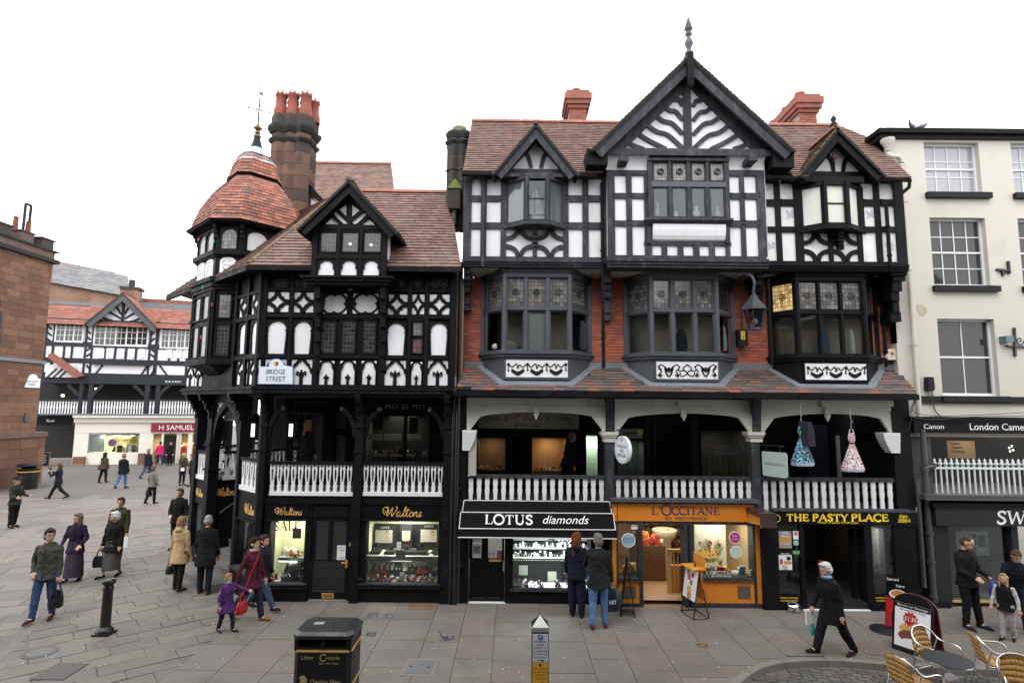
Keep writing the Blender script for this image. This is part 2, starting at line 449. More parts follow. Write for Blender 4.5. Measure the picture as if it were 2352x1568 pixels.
_g('E',.74,[(K,[(.16,0),(.16,1)]),(N_,[(.05,.97),(.66,.97)]),(N_,[(.16,.52),(.54,.52)]),(N_,[(.05,.03),(.7,.03)]),(N_,[(.66,.97),(.66,.78)]),(N_,[(.7,.03),(.7,.24)]),(N_,[(.54,.4),(.54,.64)])])
_g('H',.96,[(K,[(.18,0),(.18,1)]),(K,[(.78,0),(.78,1)]),(N_,[(.18,.52),(.78,.52)])],[(.18,0),(.18,1),(.78,0),(.78,1)])
_g('I',.40,[(K,[(.2,0),(.2,1)])],[(.2,0),(.2,1)])
_g('K',.9,[(K,[(.18,0),(.18,1)]),(N_,[(.2,.42),(.72,1)]),(K,[(.36,.6),(.8,0)])],[(.18,0),(.18,1),(.72,1),(.8,0)])
_g('L',.72,[(K,[(.18,0),(.18,1)]),(N_,[(.05,.03),(.68,.03)]),(N_,[(.68,.03),(.68,.28)])],[(.18,1)])
_g('M',1.12,[(N_,[(.14,0),(.2,1)]),(K,[(.2,1),(.55,.1)]),(N_,[(.55,.1),(.9,1)]),(K,[(.9,1),(.96,0)])],[(.14,0),(.96,0),(.14,1),(.96,1)])
_g('N',.98,[(N_,[(.16,0),(.16,1)]),(K,[(.16,1),(.82,0)]),(N_,[(.82,0),(.82,1)])],[(.16,0),(.1,1),(.82,1)])
_g('O',1.0,[(K,_o)])
_g('P',.74,[(K,[(.18,0),(.18,1)]),(N_,[(.05,.97),(.4,.97)]),(K,[(.4+.26*math.cos(a),.73+.24*math.sin(a))for a in[math.radians(90-180*i/8)for i in range(9)]]),(N_,[(.18,.49),(.4,.49)])],[(.18,0)])
_g('R',.84,S_['P'][1]+[(K,[(.42,.49),(.78,0)])],[(.18,0),(.78,0)])
_g('S',.66,[(K,bend([(.56,.82),(.44,.97),(.2,.94),(.1,.74),(.28,.56),(.46,.44),(.58,.24),(.44,.04),(.2,.03),(.08,.18)],3)),(N_,[(.57,.74),(.57,.97)]),(N_,[(.07,.03),(.07,.27)])])
_g('T',.80,[(K,[(.4,0),(.4,1)]),(N_,[(.06,.97),(.74,.97)]),(N_,[(.06,.97),(.06,.74)]),(N_,[(.74,.97),(.74,.74)])],[(.4,0)])
_g('U',.94,[(K,[(.18,1),(.18,.3),(.24,.12),(.36,.02),(.52,.0),(.66,.06),(.74,.2),(.76,.4)]),(N_,[(.76,.3),(.76,1)])],[(.18,1),(.76,1)])
_g('V',.88,[(K,[(.08,1),(.44,0)]),(N_,[(.44,0),(.8,1)])],[(.08,1),(.8,1)])
_g('W',1.25,[(K,[(.06,1),(.34,0)]),(N_,[(.34,0),(.6,.95)]),(K,[(.6,.95),(.88,0)]),(N_,[(.88,0),(1.16,1)])],[(.06,1),(1.16,1)])
_g('Y',.84,[(K,[(.06,1),(.42,.46)]),(N_,[(.42,.46),(.78,1)]),(K,[(.42,0),(.42,.46)])],[(.06,1),(.78,1),(.42,0)])
_g('Z',.78,[(N_,[(.08,.97),(.7,.97)]),(K,[(.68,.97),(.08,.03)]),(N_,[(.08,.03),(.72,.03)]),(N_,[(.08,.97),(.08,.76)]),(N_,[(.72,.03),(.72,.24)])])
_g('2',.66,[(K,bend([(.1,.76),(.22,.96),(.44,.95),(.55,.76),(.42,.5),(.1,.06)],3)),(N_,[(.08,.04),(.58,.04)])])
_g('0',.70,[(K,[(.34+.27*math.cos(a),.5+.5*math.sin(a))for a in[2*math.pi*i/14 for i in range(15)]])])
_g('4',.68,[(N_,[(.44,1),(.06,.3),(.64,.3)]),(K,[(.46,0),(.46,1)])])
_g('.',.28,[(K,[(.06,.07),(.2,.07)])])
_g("'",.28,[(K,[(.14,1),(.1,.76)])])
def serif(fr,s,x0,x1,y0,y1,material,parent,d=.012,thick=.17,thin=.07,name='lettering',slant=0.0,small=None,th=.004):
 """roman capitals with serifs, fitted between pixels x0..x1 and y0 (top)..y1 (baseline); `small` = scale of lower-case letters"""
 items=[];pen=0
 for ch in s:
  k=1.0
  if ch==' ':pen+=.42;continue
  if ch.islower():k=small or.78
  g=S_[ch.upper()]
  items.append((g,pen,k));pen+=g[0]*k+.06
 ua,zb=fr.px(x0,y1,d);ub,_=fr.px(x1,y1,d);_,zt=fr.px((x0+x1)/2,y0,d);_,zb=fr.px((x0+x1)/2,y1,d)
 sx=(ub-ua)/(pen-.06);sz=zt-zb
 m=MB();kw=min(sx,sz)if sx<sz*1.6 else sz
 for g,p,k in items:
  def T(q):return(ua+(p+q[0]*k+slant*q[1]*k)*sx,zb+q[1]*k*sz)
  for i,(kind,pts)in enumerate(g[1]):m.stroke(fr,[T(q)for q in pts],(thick if kind else thin)*kw,d-th,d+.0004*i)
  for q in g[2]:
   a=T((q[0]-.14,q[1]));b=T((q[0]+.14,q[1]));m.bar(fr,a,b,thin*kw,d-th,d+.002)
 return m.o(name,material,parent)
_WALT=[[(.0,.62),(.1,.42),(.26,.5),(.22,.78),(.08,.92),(-.12,.86),(-.2,.66),(-.1,.42),(.05,.2)],[(.02,.98),(.18,.92),(.2,.6),(.22,.1),(.42,.5),(.56,.92),(.56,.5),(.6,.06),(.84,.55),(.94,.86),(.9,1.02),(.82,.94)],[(1.2,.5),(1.06,.5),(.98,.25),(1.06,.05),(1.2,.2),(1.26,.5),(1.24,.15),(1.36,.06),(1.5,.4)],[(1.42,.14),(1.6,.6),(1.66,.98),(1.58,.9),(1.52,.4),(1.56,.06),(1.72,.2)],[(1.7,.2),(1.84,.86),(1.78,.3),(1.84,.06),(1.98,.2)],[(1.66,.62),(2.0,.68)],[(2.14,.52),(2.02,.36),(2.06,.08),(2.2,.08),(2.28,.34),(2.2,.5),(2.12,.5)],[(2.36,.5),(2.36,.06),(2.46,.44),(2.58,.5),(2.6,.2),(2.64,.06),(2.8,.2)],[(2.98,.48),(2.84,.46),(2.84,.32),(2.96,.2),(2.92,.06),(2.76,.1)]]
def script(fr,x0,x1,y0,y1,material,parent,d=.014,name='lettering'):
 """flowing gilt script"""
 ua,_=fr.px(x0,y1,d);ub,_=fr.px(x1,y1,d);_,zt=fr.px((x0+x1)/2,y0,d);_,zb=fr.px((x0+x1)/2,y1,d)
 sx=(ub-ua)/3.2;sz=zt-zb;m=MB()
 for i,st in enumerate(_WALT):
  pts=bend([(ua+(p[0]+.22+.12*p[1])*sx,zb+p[1]*sz)for p in st],4)
  m.stroke(fr,pts,.07*sz,d-.004,d+.0004*i)
 return m.o(name,material,parent)
def interval(poly,v):
 xs=[]
 for i in range(len(poly)):
  (u0,v0),(u1,v1)=poly[i],poly[(i+1)%len(poly)]
  if(v0<=v<v1)or(v1<=v<v0):xs.append(u0+(u1-u0)*(v-v0)/(v1-v0))
 return(min(xs),max(xs))if len(xs)>=2 else None
_unit={}
def unit_tile(material):
 k=material.name
 if k not in _unit:
  m=MB().hexa([(-.5,0,0),(.5,0,0),(.5,1,0),(-.5,1,0),(-.5,0,1),(.5,0,1),(.5,1,.25),(-.5,1,.25)])
  _unit[k]=m.mesh('tile',material)
 return _unit[k]
def tiled(fr,poly,tw,gauge,th,material,parent,single=0,back=True,order='low',skip=None,name='tile',jit=.006):
 """courses of separate tiles on the plane fr inside the convex polygon (u,v); the first `single` become objects of their own"""
 v0=min(p[1]for p in poly);v1=max(p[1]for p in poly)
 T=[];r=0;v=v0
 while v<v1-gauge*.3:
  iv=interval(poly,v+gauge*.4)
  if iv:
   a,b=iv;u=a-(tw*.5 if r%2 else 0)
   while u<b:
    x0,x1=max(u,a),min(u+tw,b)
    if x1-x0>tw*.12 and not(skip and skip((x0+x1)/2,v)):T.append(((x0+x1)/2,x1-x0,v))
    u+=tw
  r+=1;v+=gauge
 if back:MB().poly(fr,poly,-.05,0.0).o('boarding',DKGREY,parent)
 if order=='high':T.sort(key=lambda t:-t[2])
 if order=='mix':RND.shuffle(T)
 me=unit_tile(material);rest=MB()
 for i,(u,w,v)in enumerate(T):
  dz=RND.uniform(0,jit);dv=RND.uniform(-jit,jit);g=w-.006
  if i<single:
   p=fr.w(u,v+dv,.004+dz)
   M=Matrix(((fr.u.x*g,fr.v.x*gauge*1.3,fr.n.x*th,p.x),(fr.u.y*g,fr.v.y*gauge*1.3,fr.n.y*th,p.y),(fr.u.z*g,fr.v.z*gauge*1.3,fr.n.z*th,p.z),(0,0,0,1)))
   inst(name,me,parent,M)
  else:
   a,b=u-g/2,u+g/2;q=gauge*1.3;z0=.004+dz
   rest.hexa([fr.w(a,v+dv,z0),fr.w(b,v+dv,z0),fr.w(b,v+q,z0),fr.w(a,v+q,z0),fr.w(a,v+dv,z0+th),fr.w(b,v+dv,z0+th),fr.w(b,v+q,z0+th*.25),fr.w(a,v+q,z0+th*.25)])
 if rest.f:rest.o('tile_courses',material,parent,kind='stuff')
 return len(T)
def ridge_run(a,b,r,material,parent,seg=.33,name='ridge_tile'):
 a,b=Vector(a),Vector(b);n=max(1,round((b-a).length/seg));d=(b-a)/n
 for i in range(n):
  p,q=a+d*i,a+d*(i+1)*.999
  m=MB();up=Vector((0,0,1));s=d.normalized().cross(up).normalized();up=s.cross(d.normalized())
  ring=lambda c,k:[c+s*r*k*math.cos(t)+up*r*k*(math.sin(t)-.35)for t in[math.pi*j/6 for j in range(7)]]
  e=d.normalized()*.004
  m.loft([ring(p+e,1.0),ring(p+d*.1,1.06),ring(q-e,1.0)]);m.o(name,material,parent)
def blocks(fr,rect,bw,bh,gap,material,parent,d0,d1,name,single=0,inside=None,var=.25,jit=.006,mort=None):
 """coursed masonry; each block separate"""
 u0,u1,z0,z1=rect;z=z0;B=[];r=0
 while z<z1-.01:
  h=min(bh*(1+RND.uniform(-var,var)*.4),z1-z);u=u0-(bw*.5 if r%2 else 0)
  while u<u1:
   w=bw*(1+RND.uniform(-var,var));a,b=max(u,u0),min(u+w,u1)
   if b-a>bw*.1 and not(inside and not inside((a+b)/2,z+h/2)):B.append((a,b,z,z+h))
   u+=w
  z+=h;r+=1
 if single and len(B)>single:
  def key(q):return(fr.w((q[0]+q[1])/2,q[2],d1)-CAMO).length
  B.sort(key=key)
 rest=MB()
 for i,(a,b,za,zb)in enumerate(B):
  m=MB()if i<single else rest
  m.rect(fr,a+gap/2,b-gap/2,za+gap/2,zb-gap/2,d0,d1+RND.uniform(-jit,jit))
  if i<single:m.o(name,material,parent)
 if rest.f:rest.o(name+'_courses',material,parent,kind='stuff')
 if mort:MB().rect(fr,u0,u1,z0,z1,d0-.02,(d0+d1)/2 if d1-d0<.05 else d1-.02).o('mortar',mort,parent)
 return len(B)
# the setting: ground, paving, road
STONE=mat('sandstone_flag',(.16,.14,.12),.75,.16,2.2,.25,22,rand=[(.158,.141,.121),(.176,.157,.134),(.163,.150,.135),(.184,.163,.136),(.152,.137,.119),(.170,.148,.123),(.164,.151,.137)],dirt=(.105,.095,.084),dscale=.9,dlo=.5,dhi=.8,spec=.35)
STONEB=mat('riven_course_stone',(.16,.14,.12),.72,.2,2.2,.35,16,rand=[(.150,.138,.124),(.170,.152,.127),(.158,.145,.129),(.176,.156,.128),(.142,.133,.122),(.160,.141,.122),(.152,.133,.120),(.150,.141,.131)],dirt=(.09,.085,.08),dscale=1.3,dlo=.5,dhi=.8,spec=.35)
STONEC=mat('old_road_flag',(.16,.14,.12),.75,.2,2.0,.35,16,rand=[(.150,.134,.122),(.168,.150,.135),(.142,.134,.126),(.16,.136,.128),(.175,.158,.14)],dirt=(.10,.09,.085),dscale=.7,dlo=.5,dhi=.8,spec=.35)
SETT=mat('grey_sett',(.1,.1,.095),.7,.2,12,.5,60,rand=[(.105,.10,.094),(.13,.12,.112),(.09,.086,.083),(.115,.105,.097)],dirt=(.06,.06,.06),dscale=3)
KERB=mat('kerb_stone',(.19,.172,.155),.75,.15,5,.3,30)
JOINT=mat('joint_sand',(.125,.115,.10),.95,.3,4)
FARROAD=mat('far_setts',(.115,.102,.096),.85,.15,.5,.2,6,dirt=(.09,.08,.076),dscale=.25,dlo=.45,dhi=.7)
gnd=MB().add([(-80,-6,-.1),(60,-6,-.1),(60,120,-.1),(-80,120,-.1)],[(0,1,2,3)]).o('ground',JOINT,kind='structure')
far=MB().add([(-70,27,-.003),(-3,27,-.003),(-3,60,-.003),(-70,60,-.003)],[(0,1,2,3)]).o('road',FARROAD,kind='structure')
pave=bpy.data.objects.new('pavement',None);COL.objects.link(pave);pave['kind']='structure'
zb_=-.011
MB().add([(-30,8.6,zb_),(3.2,8.6,zb_),(3.2,28,zb_),(-30,28,zb_),(3.2,10.75,zb_),(13,10.75,zb_),(13,28,zb_),(3.2,28,zb_)],[(0,1,2,3),(4,5,6,7)]).o('joint_bed',JOINT,pave)
KP=[G(1680,1590),G(1702,1568),G(1728,1547),G(1762,1531),G(1815,1521),G(1921,1518),G(2054,1528),G(2200,1536),G(2370,1543),Vector((10.5,9.95,0))]
KP=bend([(p.x,p.y)for p in KP],6)
def kerb_y(x):
 if x<KP[0].x:return-99
 for a,b in zip(KP,KP[1:]):
  if a.x<=x<=b.x and b.x>a.x:return a.y+(b.y-a.y)*(x-a.x)/(b.x-a.x)
 return KP[-1].y
stones=[]
def stone(pts,z1,material):
 c=sum((Vector((*p,0))for p in pts),Vector())/len(pts)
 stones.append(((c-Vector((0,0,0))).length,[(*p,-.1)for p in pts]+[(*p,z1)for p in pts],material))
x=-5.55;ci=0
while x<12.5:
 w=RND.uniform(.62,.95);y=8.9+RND.uniform(0,.8);g=.005
 y0=8.9
 while y0<14.2:
  l=RND.uniform(.65,1.35);y1=y0+l
  lim=max(kerb_y(x+.05),kerb_y(x+w-.05))+.13
  a=max(y0,lim)if lim>0 else y0
  if y1-a>.12:
   dz=RND.uniform(-.002,.003)
   stone([(x+g,a+g),(x+w-g,a+g),(x+w-g,y1-g),(x+g,y1-g)],.008+dz,STONE)
  y0=y1
 x+=w
A0=math.radians(40);e1=Vector((math.cos(A0),math.sin(A0)));e2=Vector((-e1.y,e1.x))
GA,GB=Vector((-8.55,9.6)),Vector((-10.75,15.0))
def left_of_gutter(p):
 d=GB-GA;return d.x*(p.y-GA.y)-d.y*(p.x-GA.x)
v=4.0
while v<26:
 wv=RND.uniform(.36,.52);u=-4.0+RND.uniform(0,.6)
 while u<22:
  l=RND.uniform(.45,1.15);c=e1*(u+l/2)+e2*(v+wv/2)
  if 9.0<c.y<24 and c.x<-5.3 and left_of_gutter(c)<2.3 and c.x>-16:
   g=RND.uniform(.006,.012);j=lambda:RND.uniform(-.009,.009)
   q=[e1*a+e2*b for a,b in((u+g,v+g),(u+l-g,v+g),(u+l-g,v+wv-g),(u+g,v+wv-g))]
   stone([(p.x+j(),p.y+j())for p in q],.003+RND.uniform(-.004,.004),STONEB)
  u+=l
 v+=wv
gd=(GB-GA).normalized();gn=Vector((gd.y,-gd.x));L=-1.0
while L<12:
 l=RND.uniform(.5,.9)
 for k in(0,1):
  a=GA+gd*L+gn*(k*.17-.2);b=GA+gd*(L+l)+gn*(k*.17-.2)
  q=[a,a+gn*.155,b+gn*.155,b]
  stone([(p.x,p.y)for p in(q[0]+gd*.01,q[1]+gd*.01,q[2]-gd*.01,q[3]-gd*.01)],.006,STONEB)
 L+=l
A1=math.radians(22);f1=Vector((math.cos(A1),math.sin(A1)));f2=Vector((-f1.y,f1.x));v=4.0
while v<44:
 wv=RND.uniform(.5,.85);u=-30+RND.uniform(0,.6)
 while u<12:
  l=RND.uniform(.6,1.4);c=f1*(u+l/2)+f2*(v+wv/2)
  if 9.0<c.y<28 and c.x<-6 and(left_of_gutter(c)>-4 or c.y>20)and c.x>-27 and c.x>-c.y*.95-.5:
   g=RND.uniform(.005,.010);j=lambda:RND.uniform(-.015,.015)
   q=[f1*a+f2*b for a,b in((u+g,v+g),(u+l-g,v+g),(u+l-g,v+wv-g),(u+g,v+wv-g))]
   stone([(p.x+j(),p.y+j())for p in q],-.004+RND.uniform(-.003,.002),STONEC)
  u+=l
 v+=wv
def seen(p):
 c=Vector((sum(q[0]for q in p[:4])/4,sum(q[1]for q in p[:4])/4,0))-CAMO
 zc=c.dot(cf);return zc>0 and abs(c.dot(cr)/zc)<.93 and abs(c.dot(cu)/zc)<.62
stones.sort(key=lambda s:s[0]+(0 if seen(s[1])else 1000))
fil=[(p.x,p.y+.07)for p in KP]+[(10.5,10.75),(3.1,10.75),(3.1,KP[0].y)]
MB().poly(GF,fil,-.1,.004).o('paving_infill',STONE,pave)
rest={}
for i,(k,p,m)in enumerate(stones):
 if i<300:MB().hexa(p).o('paving_stone',m,pave)
 else:rest.setdefault(m.name,MB()).hexa(p)
for k,m in rest.items():m.o('paving_stones',MATS[k],pave,kind='stuff')
kerb=bpy.data.objects.new('kerb',None);COL.objects.link(kerb);kerb['kind']='structure'
acc=0;i0=0
for i in range(1,len(KP)):
 acc+=(KP[i]-KP[i-1]).length
 if acc>.8 or i==len(KP)-1:
  seg=KP[i0:i+1];inn=[];out=[]
  for k,p in enumerate(seg):
   t=(seg[min(k+1,len(seg)-1)]-seg[max(k-1,0)]).normalized();n=Vector((-t.y,t.x))
   out.append(p);inn.append(p+n*.14)
  n=len(seg);m=MB()
  for k in range(n-1):
   t=(seg[k+1]-seg[k]).normalized()*(.006 if k==0 else 0);t2=(seg[k+1]-seg[k]).normalized()*(.006 if k==n-2 else 0)
   q=[out[k]+t,out[k+1]-t2,inn[k+1]-t2,inn[k]+t]
   m.hexa([(*p,-.1)for p in q]+[(*p,.012)for p in q])
  m.o('kerb_stone',KERB,kerb);acc=0;i0=i
road=bpy.data.objects.new('carriageway',None);COL.objects.link(road);road['kind']='structure'
me=unit_tile(SETT);rest=MB();n=0;S=[]
ang=math.radians(-14);g1=Vector((math.cos(ang),math.sin(ang)));g2=Vector((-g1.y,g1.x));v=5
while v<14:
 u=-4+RND.uniform(0,.2)
 while u<12:
  l=RND.uniform(.16,.24);c=g1*(u+l/2)+g2*(v+.055)
  if 3.0<c.x<10 and 9.0<c.y<kerb_y(c.x)-.05:S.append((c,l))
  u+=l
 v+=.115
S.sort(key=lambda s:abs(s[0].y-9.95)+.02*abs(s[0].x-5))
for i,(c,l)in enumerate(S):
 h=RND.uniform(-.004,.004);q=[c+g1*a*(l/2-.006)+g2*b*.05 for a,b in((-1,-1),(1,-1),(1,1),(-1,1))]
 p=[(*k,-.1)for k in q]+[(*(c+(k-c)*.9),-.078+h)for k in q]
 if i<300:MB().hexa(p).o('sett',SETT,road)
 else:rest.hexa(p)
if rest.f:rest.o('setts',SETT,road,kind='stuff')
GUM=mat('gum_spot',(.55,.54,.52),.8,.1)
m=MB()
for i in range(260):
 X,Y=RND.uniform(-11,9),RND.uniform(9.7,14 if i%2 else 19)
 if X>-6.2 and Y>13.2:continue
 if Y<kerb_y(X)+.1:continue
 r=RND.uniform(.008,.02);a0=RND.uniform(0,6)
 m.add([(X+r*math.cos(a0+k)*RND.uniform(.7,1.2),Y+r*math.sin(a0+k)*RND.uniform(.7,1.2),.0135)for k in range(6)],[tuple(range(6))])
m.o('gum_spots',GUM,pave,kind='stuff')
def cover(q,label,material,frame=None,ribs=0,z=.0135):
 c=sum(q,Vector())/4
 t=root('manhole_cover',(c.x,c.y,0),label,'manhole cover')
 up=Vector((0,0,1));k=.96
 if frame:MB().hexa([p for p in q]+[p+up*z for p in q]).o('frame',frame,t);k=.8
 q=[c+(p-c)*k for p in q]
 MB().hexa([p for p in q]+[p+up*(z+.003)for p in q]).o('lid',material,t)
 if ribs:
  m=MB()
  for i in range(ribs):
   for j in range(ribs):
    a,b=(i+.5)/ribs,(j+.5)/ribs
    p=(q[0]*(1-a)+q[1]*a)*(1-b)+(q[3]*(1-a)+q[2]*a)*b
    m.boxw(p+up*(z+.003),.028,.028,.004,.6)
  m.o('tread_studs',material,t)
 else:
  m=MB()
  for s in(.15,.85):m.boxw((q[0]*(1-s)+q[1]*s)*.5+(q[3]*(1-s)+q[2]*s)*.5+up*(z+.003),.05,.03,.003)
  m.o('key_hole',BLKSIGN,t)
 return t
RUSTY=mat('rust_brown_cover',(.16,.095,.055),.8,.3,6,.2)
STEEL=mat('grey_steel_cover',(.12,.125,.13),.55,.2,6,.2)
DSTEEL=mat('brown_iron_cover',(.085,.075,.07),.6,.25,8,.2)
def Q(*p):return[G(*a)for a in p]
cover(Q((64,1562),(145,1563),(206,1524),(136,1521)),'large ribbed iron cover set diagonally in the stone courses, near the bottom left',DSTEEL,None,9)
cover(Q((935,1400),(995,1401),(1000,1386),(940,1385)),'rust brown rectangular cover against the black jeweller shopfront',RUSTY)
cover(Q((842,1418),(866,1418),(871,1408),(848,1408)),'small grey square cover nearer the litter bin, first of two in line',STEEL)
cover(Q((880,1418),(904,1419),(909,1409),(887,1408)),'small grey square cover nearer the pigeon, second of two in line',STEEL)
cover(Q((838,1461),(862,1462),(866,1452),(843,1452)),'small dark inspection cover just right of the big litter bin',DSTEEL)
cover(Q((916,1552),(995,1554),(1008,1514),(936,1512)),'large slate grey square cover in a pale concrete surround',STEEL,KERB)
cover(Q((1602,1487),(1630,1488),(1624,1478),(1597,1477)),'small rusty cover in the flags near the kerb',RUSTY)
c=G(92,1498);t=root('manhole_cover',(c.x,c.y,0),'small round metal cover in the courses above the ribbed iron cover','manhole cover')
MB().lathe((c.x,c.y,0),[(.27,0),(.27,.012)],24).o('frame',DSTEEL,t);MB().lathe((c.x,c.y,.012),[(.2,0),(.2,.004)],24).o('lid',STEEL,t)
# gabled timber house, three bays (centre and right)
def room(fr,x0,y0,x1,y1,d0,d1,m,parent,name='interior',floor=None):
 """open-fronted box behind an opening: d0 = back, d1 = front"""
 ym,xm=(y0+y1)/2,(x0+x1)/2
 u0,u1=fr.px(x0,ym,d1)[0],fr.px(x1,ym,d1)[0];z0,z1=fr.px(xm,y1,d1)[1],fr.px(xm,y0,d1)[1]
 w=fr.w;P=[w(u0,z0,d1),w(u1,z0,d1),w(u1,z1,d1),w(u0,z1,d1),w(u0,z0,d0),w(u1,z0,d0),w(u1,z1,d0),w(u0,z1,d0)]
 MB().add(P,[(4,5,6,7),(0,4,7,3),(5,1,2,6),(3,7,6,2)]+([]if floor else[(0,1,5,4)])).o(name,m,parent)
 if floor:MB().add([P[0],P[1],P[5],P[4]],[(0,1,2,3)]).o('inner_floor',floor,parent)
 return u0,u1,z0,z1
def lamp(loc,power,size=.3,color=(1,.9,.72),sy=None,name='shop_light'):
 l=bpy.data.lights.new(name,'AREA');l.energy=power;l.size=size;l.color=color
 if sy:l.shape='RECTANGLE';l.size_y=sy
 o=bpy.data.objects.new(name,l);o.location=loc;COL.objects.link(o)
 return o
def balustrade(parent,fr,x0,x1,yr0,yr1,yb,n,prof,m,d,railm,thick=.04,slit=None,base=None,name='balustrade',half=False):
 rail=MB().prect(fr,x0,yr0,x1,yr1,d-.06,d+.06).o(name,railm,parent)
 xm=(x0+x1)/2
 u0,zt=fr.px(x0,(yr1+yb)/2,d)[0],fr.px(xm,yr1,d)[1];u1,zb=fr.px(x1,(yr1+yb)/2,d)[0],fr.px(xm,yb,d)[1]
 if base:
  pr('base_rail',m,rail,fr,x0,yb,x1,base,d-.05,d+.05)
 pitch=(u1-u0)/n;h=zt-zb;lf=Fr((0,0,0));b=MB()
 if slit:
  for s in(-1,1):
   out=[(s*hw*pitch,z*h)for z,hw in prof];inn=[(s*hw*pitch,z*h)for z,hw in slit]
   b.poly(lf,out+inn[::-1],-thick/2,thick/2)
 else:
  b.poly(lf,[(hw*pitch,z*h)for z,hw in prof]+[(-hw*pitch,z*h)for z,hw in prof[::-1]],-thick/2,thick/2)
 me=b.mesh('baluster',m)
 for i in range(n):
  p=fr.w(u0+pitch*(i+.5),zb,d)
  M=Matrix(((fr.u.x,-fr.n.x,0,p.x),(fr.u.y,-fr.n.y,0,p.y),(0,0,1,p.z),(0,0,0,1)))
  inst('baluster',me,rail,M)
 return rail
PROF1=[(1,.28),(.78,.28),(.765,.20),(.745,.27),(.725,.2),(.70,.26),(.62,.29),(.5,.25),(.38,.19),(.365,.27),(.335,.2),(.31,.25),(.25,.25),(.22,.19),(.2,.28),(.17,.22),(.1,.3),(0,.3)]
def gable(parent,fr,A,L,R,bw,d,back,m,roofm,over=.05,side=None,tiles=0,th=.09,name='gable_roof',tw=.17,gauge=.11):
 """barge boards and the two roof slopes behind them (A, L, R = pixels of apex and feet on plane d)"""
 a,l,r=fr.px(*A,d),fr.px(*L,d),fr.px(*R,d)
 k=abs(fr.px(A[0]+10,A[1],d)[0]-a[0])/10*bw
 rf=bpy.data.objects.new(name,None);link(rf,parent)
 zl=min(l[1],r[1])
 for s,f in((-1,l),(1,r)):
  v=(Vector(f)-Vector(a));t=v.normalized();nn=Vector((t.y,-t.x))*(1 if s<0 else-1)
  if nn.y>0:nn=-nn
  q=[Vector(a),Vector(f),Vector(f)+nn*k,Vector((a[0],a[1]-k/max(.2,abs(nn.y))))]
  MB().poly(fr,[tuple(p)for p in q],d-.07,d).o('barge_board',m,rf)
  q2=[Vector(a)-nn*.0,Vector(f),Vector(f)+nn*k*.28,Vector((a[0],a[1]-k*.28/max(.2,abs(nn.y))))]
  MB().poly(fr,[tuple(p)for p in q2],d+.0005,d+.03).o('barge_moulding',m,rf)
  up=Vector((-t.x,0,-t.y))if True else None
  up3=fr.u*(-t.x)+fr.v*(-t.y)
  u3=(-fr.n if s>0 else fr.n)
  o=fr.w(*f,d+over)if s>0 else fr.w(*f,d-back)
  pf=Fr(o,tuple(u3),tuple(up3));ln=v.length+.02
  tiled(pf,[(0,-.06),(back+over,-.06),(back+over,ln),(0,ln)],tw,gauge,.03,roofm,rf,tiles)
 return rf,a,l,r,k
GH=root('timber_framed_house',(3.2,13.4,0),'three gabled black and white timbered house over red brick, with three shops below','house')
FG=Fr((0,13.4,0))
UD,CD,BD=.45,.75,-.35
FRf=Fr((0,12.62,FG.px(1500,401,.78)[1]),(1,0,0),(0,2.35,2.48))
mr=bpy.data.objects.new('roof',None);link(mr,GH)
def RP(fr,*p):return[fr.px(*q)for q in p]
def cut_roof(A,L,R):
 a,l,r=FRf.px(*A),FRf.px(*L),FRf.px(*R)
 return lambda u,v:v<a[1]and l[0]+(a[0]-l[0])*max(0,v-l[1])/(a[1]-l[1])<u<r[0]-(r[0]-a[0])*max(0,v-r[1])/(a[1]-r[1])
CUTS=[cut_roof((1231,296),(1146,398),(1316,400)),cut_roof((1583,140),(1375,400),(1812,405)),cut_roof((1922,306),(1845,404),(2018,406))]
RPOL=RP(FRf,(1063,395),(2092,410),(2046,365),(1995,318),(1925,290),(1084,279))
tiled(FRf,RPOL,.175,.118,.04,TILE,mr,0,back=False,skip=lambda u,v:any(c(u,v)for c in CUTS))
MB().poly(FRf,RPOL,-.62,-.55).o('boarding',DKGREY,mr)
def ridge_px(fr,a,b,r,m,par,d=.0,seg=.33):ridge_run(fr.w(*fr.px(*a),d),fr.w(*fr.px(*b),d),r,m,par,seg)
ridge_px(FRf,(1084,280),(1425,285),.10,RIDGE,mr,.02,.34)
ridge_px(FRf,(1765,290),(1922,291),.10,RIDGE,mr,.02,.34)
MB().add([FRf.w(*p)for p in RP(FRf,(1084,279),(1925,290))]+[Vector((FRf.w(*FRf.px(1925,290)).x,18,8.5)),Vector((FRf.w(*FRf.px(1084,279)).x,18,8.5))],[(0,1,2,3)]).o('rear_slope',TILE,mr)
pr('verge',MOSS,mr,FG,1062,393,1066,397,.6,.76)
for a,b in(((1060,397),(1142,398)),((1322,400),(1372,401)),((1762,405),(1822,407)),((2022,409),(2092,411))):
 MB().pbar(FG,*a,*b,7,.7,.82).o('gutter',BLACK,mr)
gl,a1,l1,r1,k1=gable(GH,FG,(1231,285),(1136,397),(1325,399),21,.85,2.6,CHAR,MOSS)
gc,a2,l2,r2,k2=gable(GH,FG,(1583,130),(1362,342),(1822,346),27,1.15,4.2,CHAR,MOSS)
g3,a3,l3,r3,k3=gable(GH,FG,(1922,296),(1836,402),(2030,403),20,.85,2.6,BLACK,MOSS)
pz=FG.w(*FG.px(1922,296,.85),.85)
ridge_run(pz+Vector((0,0,.05)),pz+Vector((0,2.4,.05)),.09,RIDGE,g3,.33)
pz=FG.w(*FG.px(1583,130,1.15),1.15)
ridge_run(pz+Vector((0,.05,.05)),pz+Vector((0,4.2,.05)),.09,MOSS,gc,.33)
MB().lathe(FG.w(*FG.px(1915,287,-1.0),-1.0),[(.07,-.1),(.1,0),(.05,.08),(.08,.16),(.02,.26)],8).o('ridge_finial',DKGREY,mr)
p=FG.w(*FG.px(1582,128,1.17),1.2)
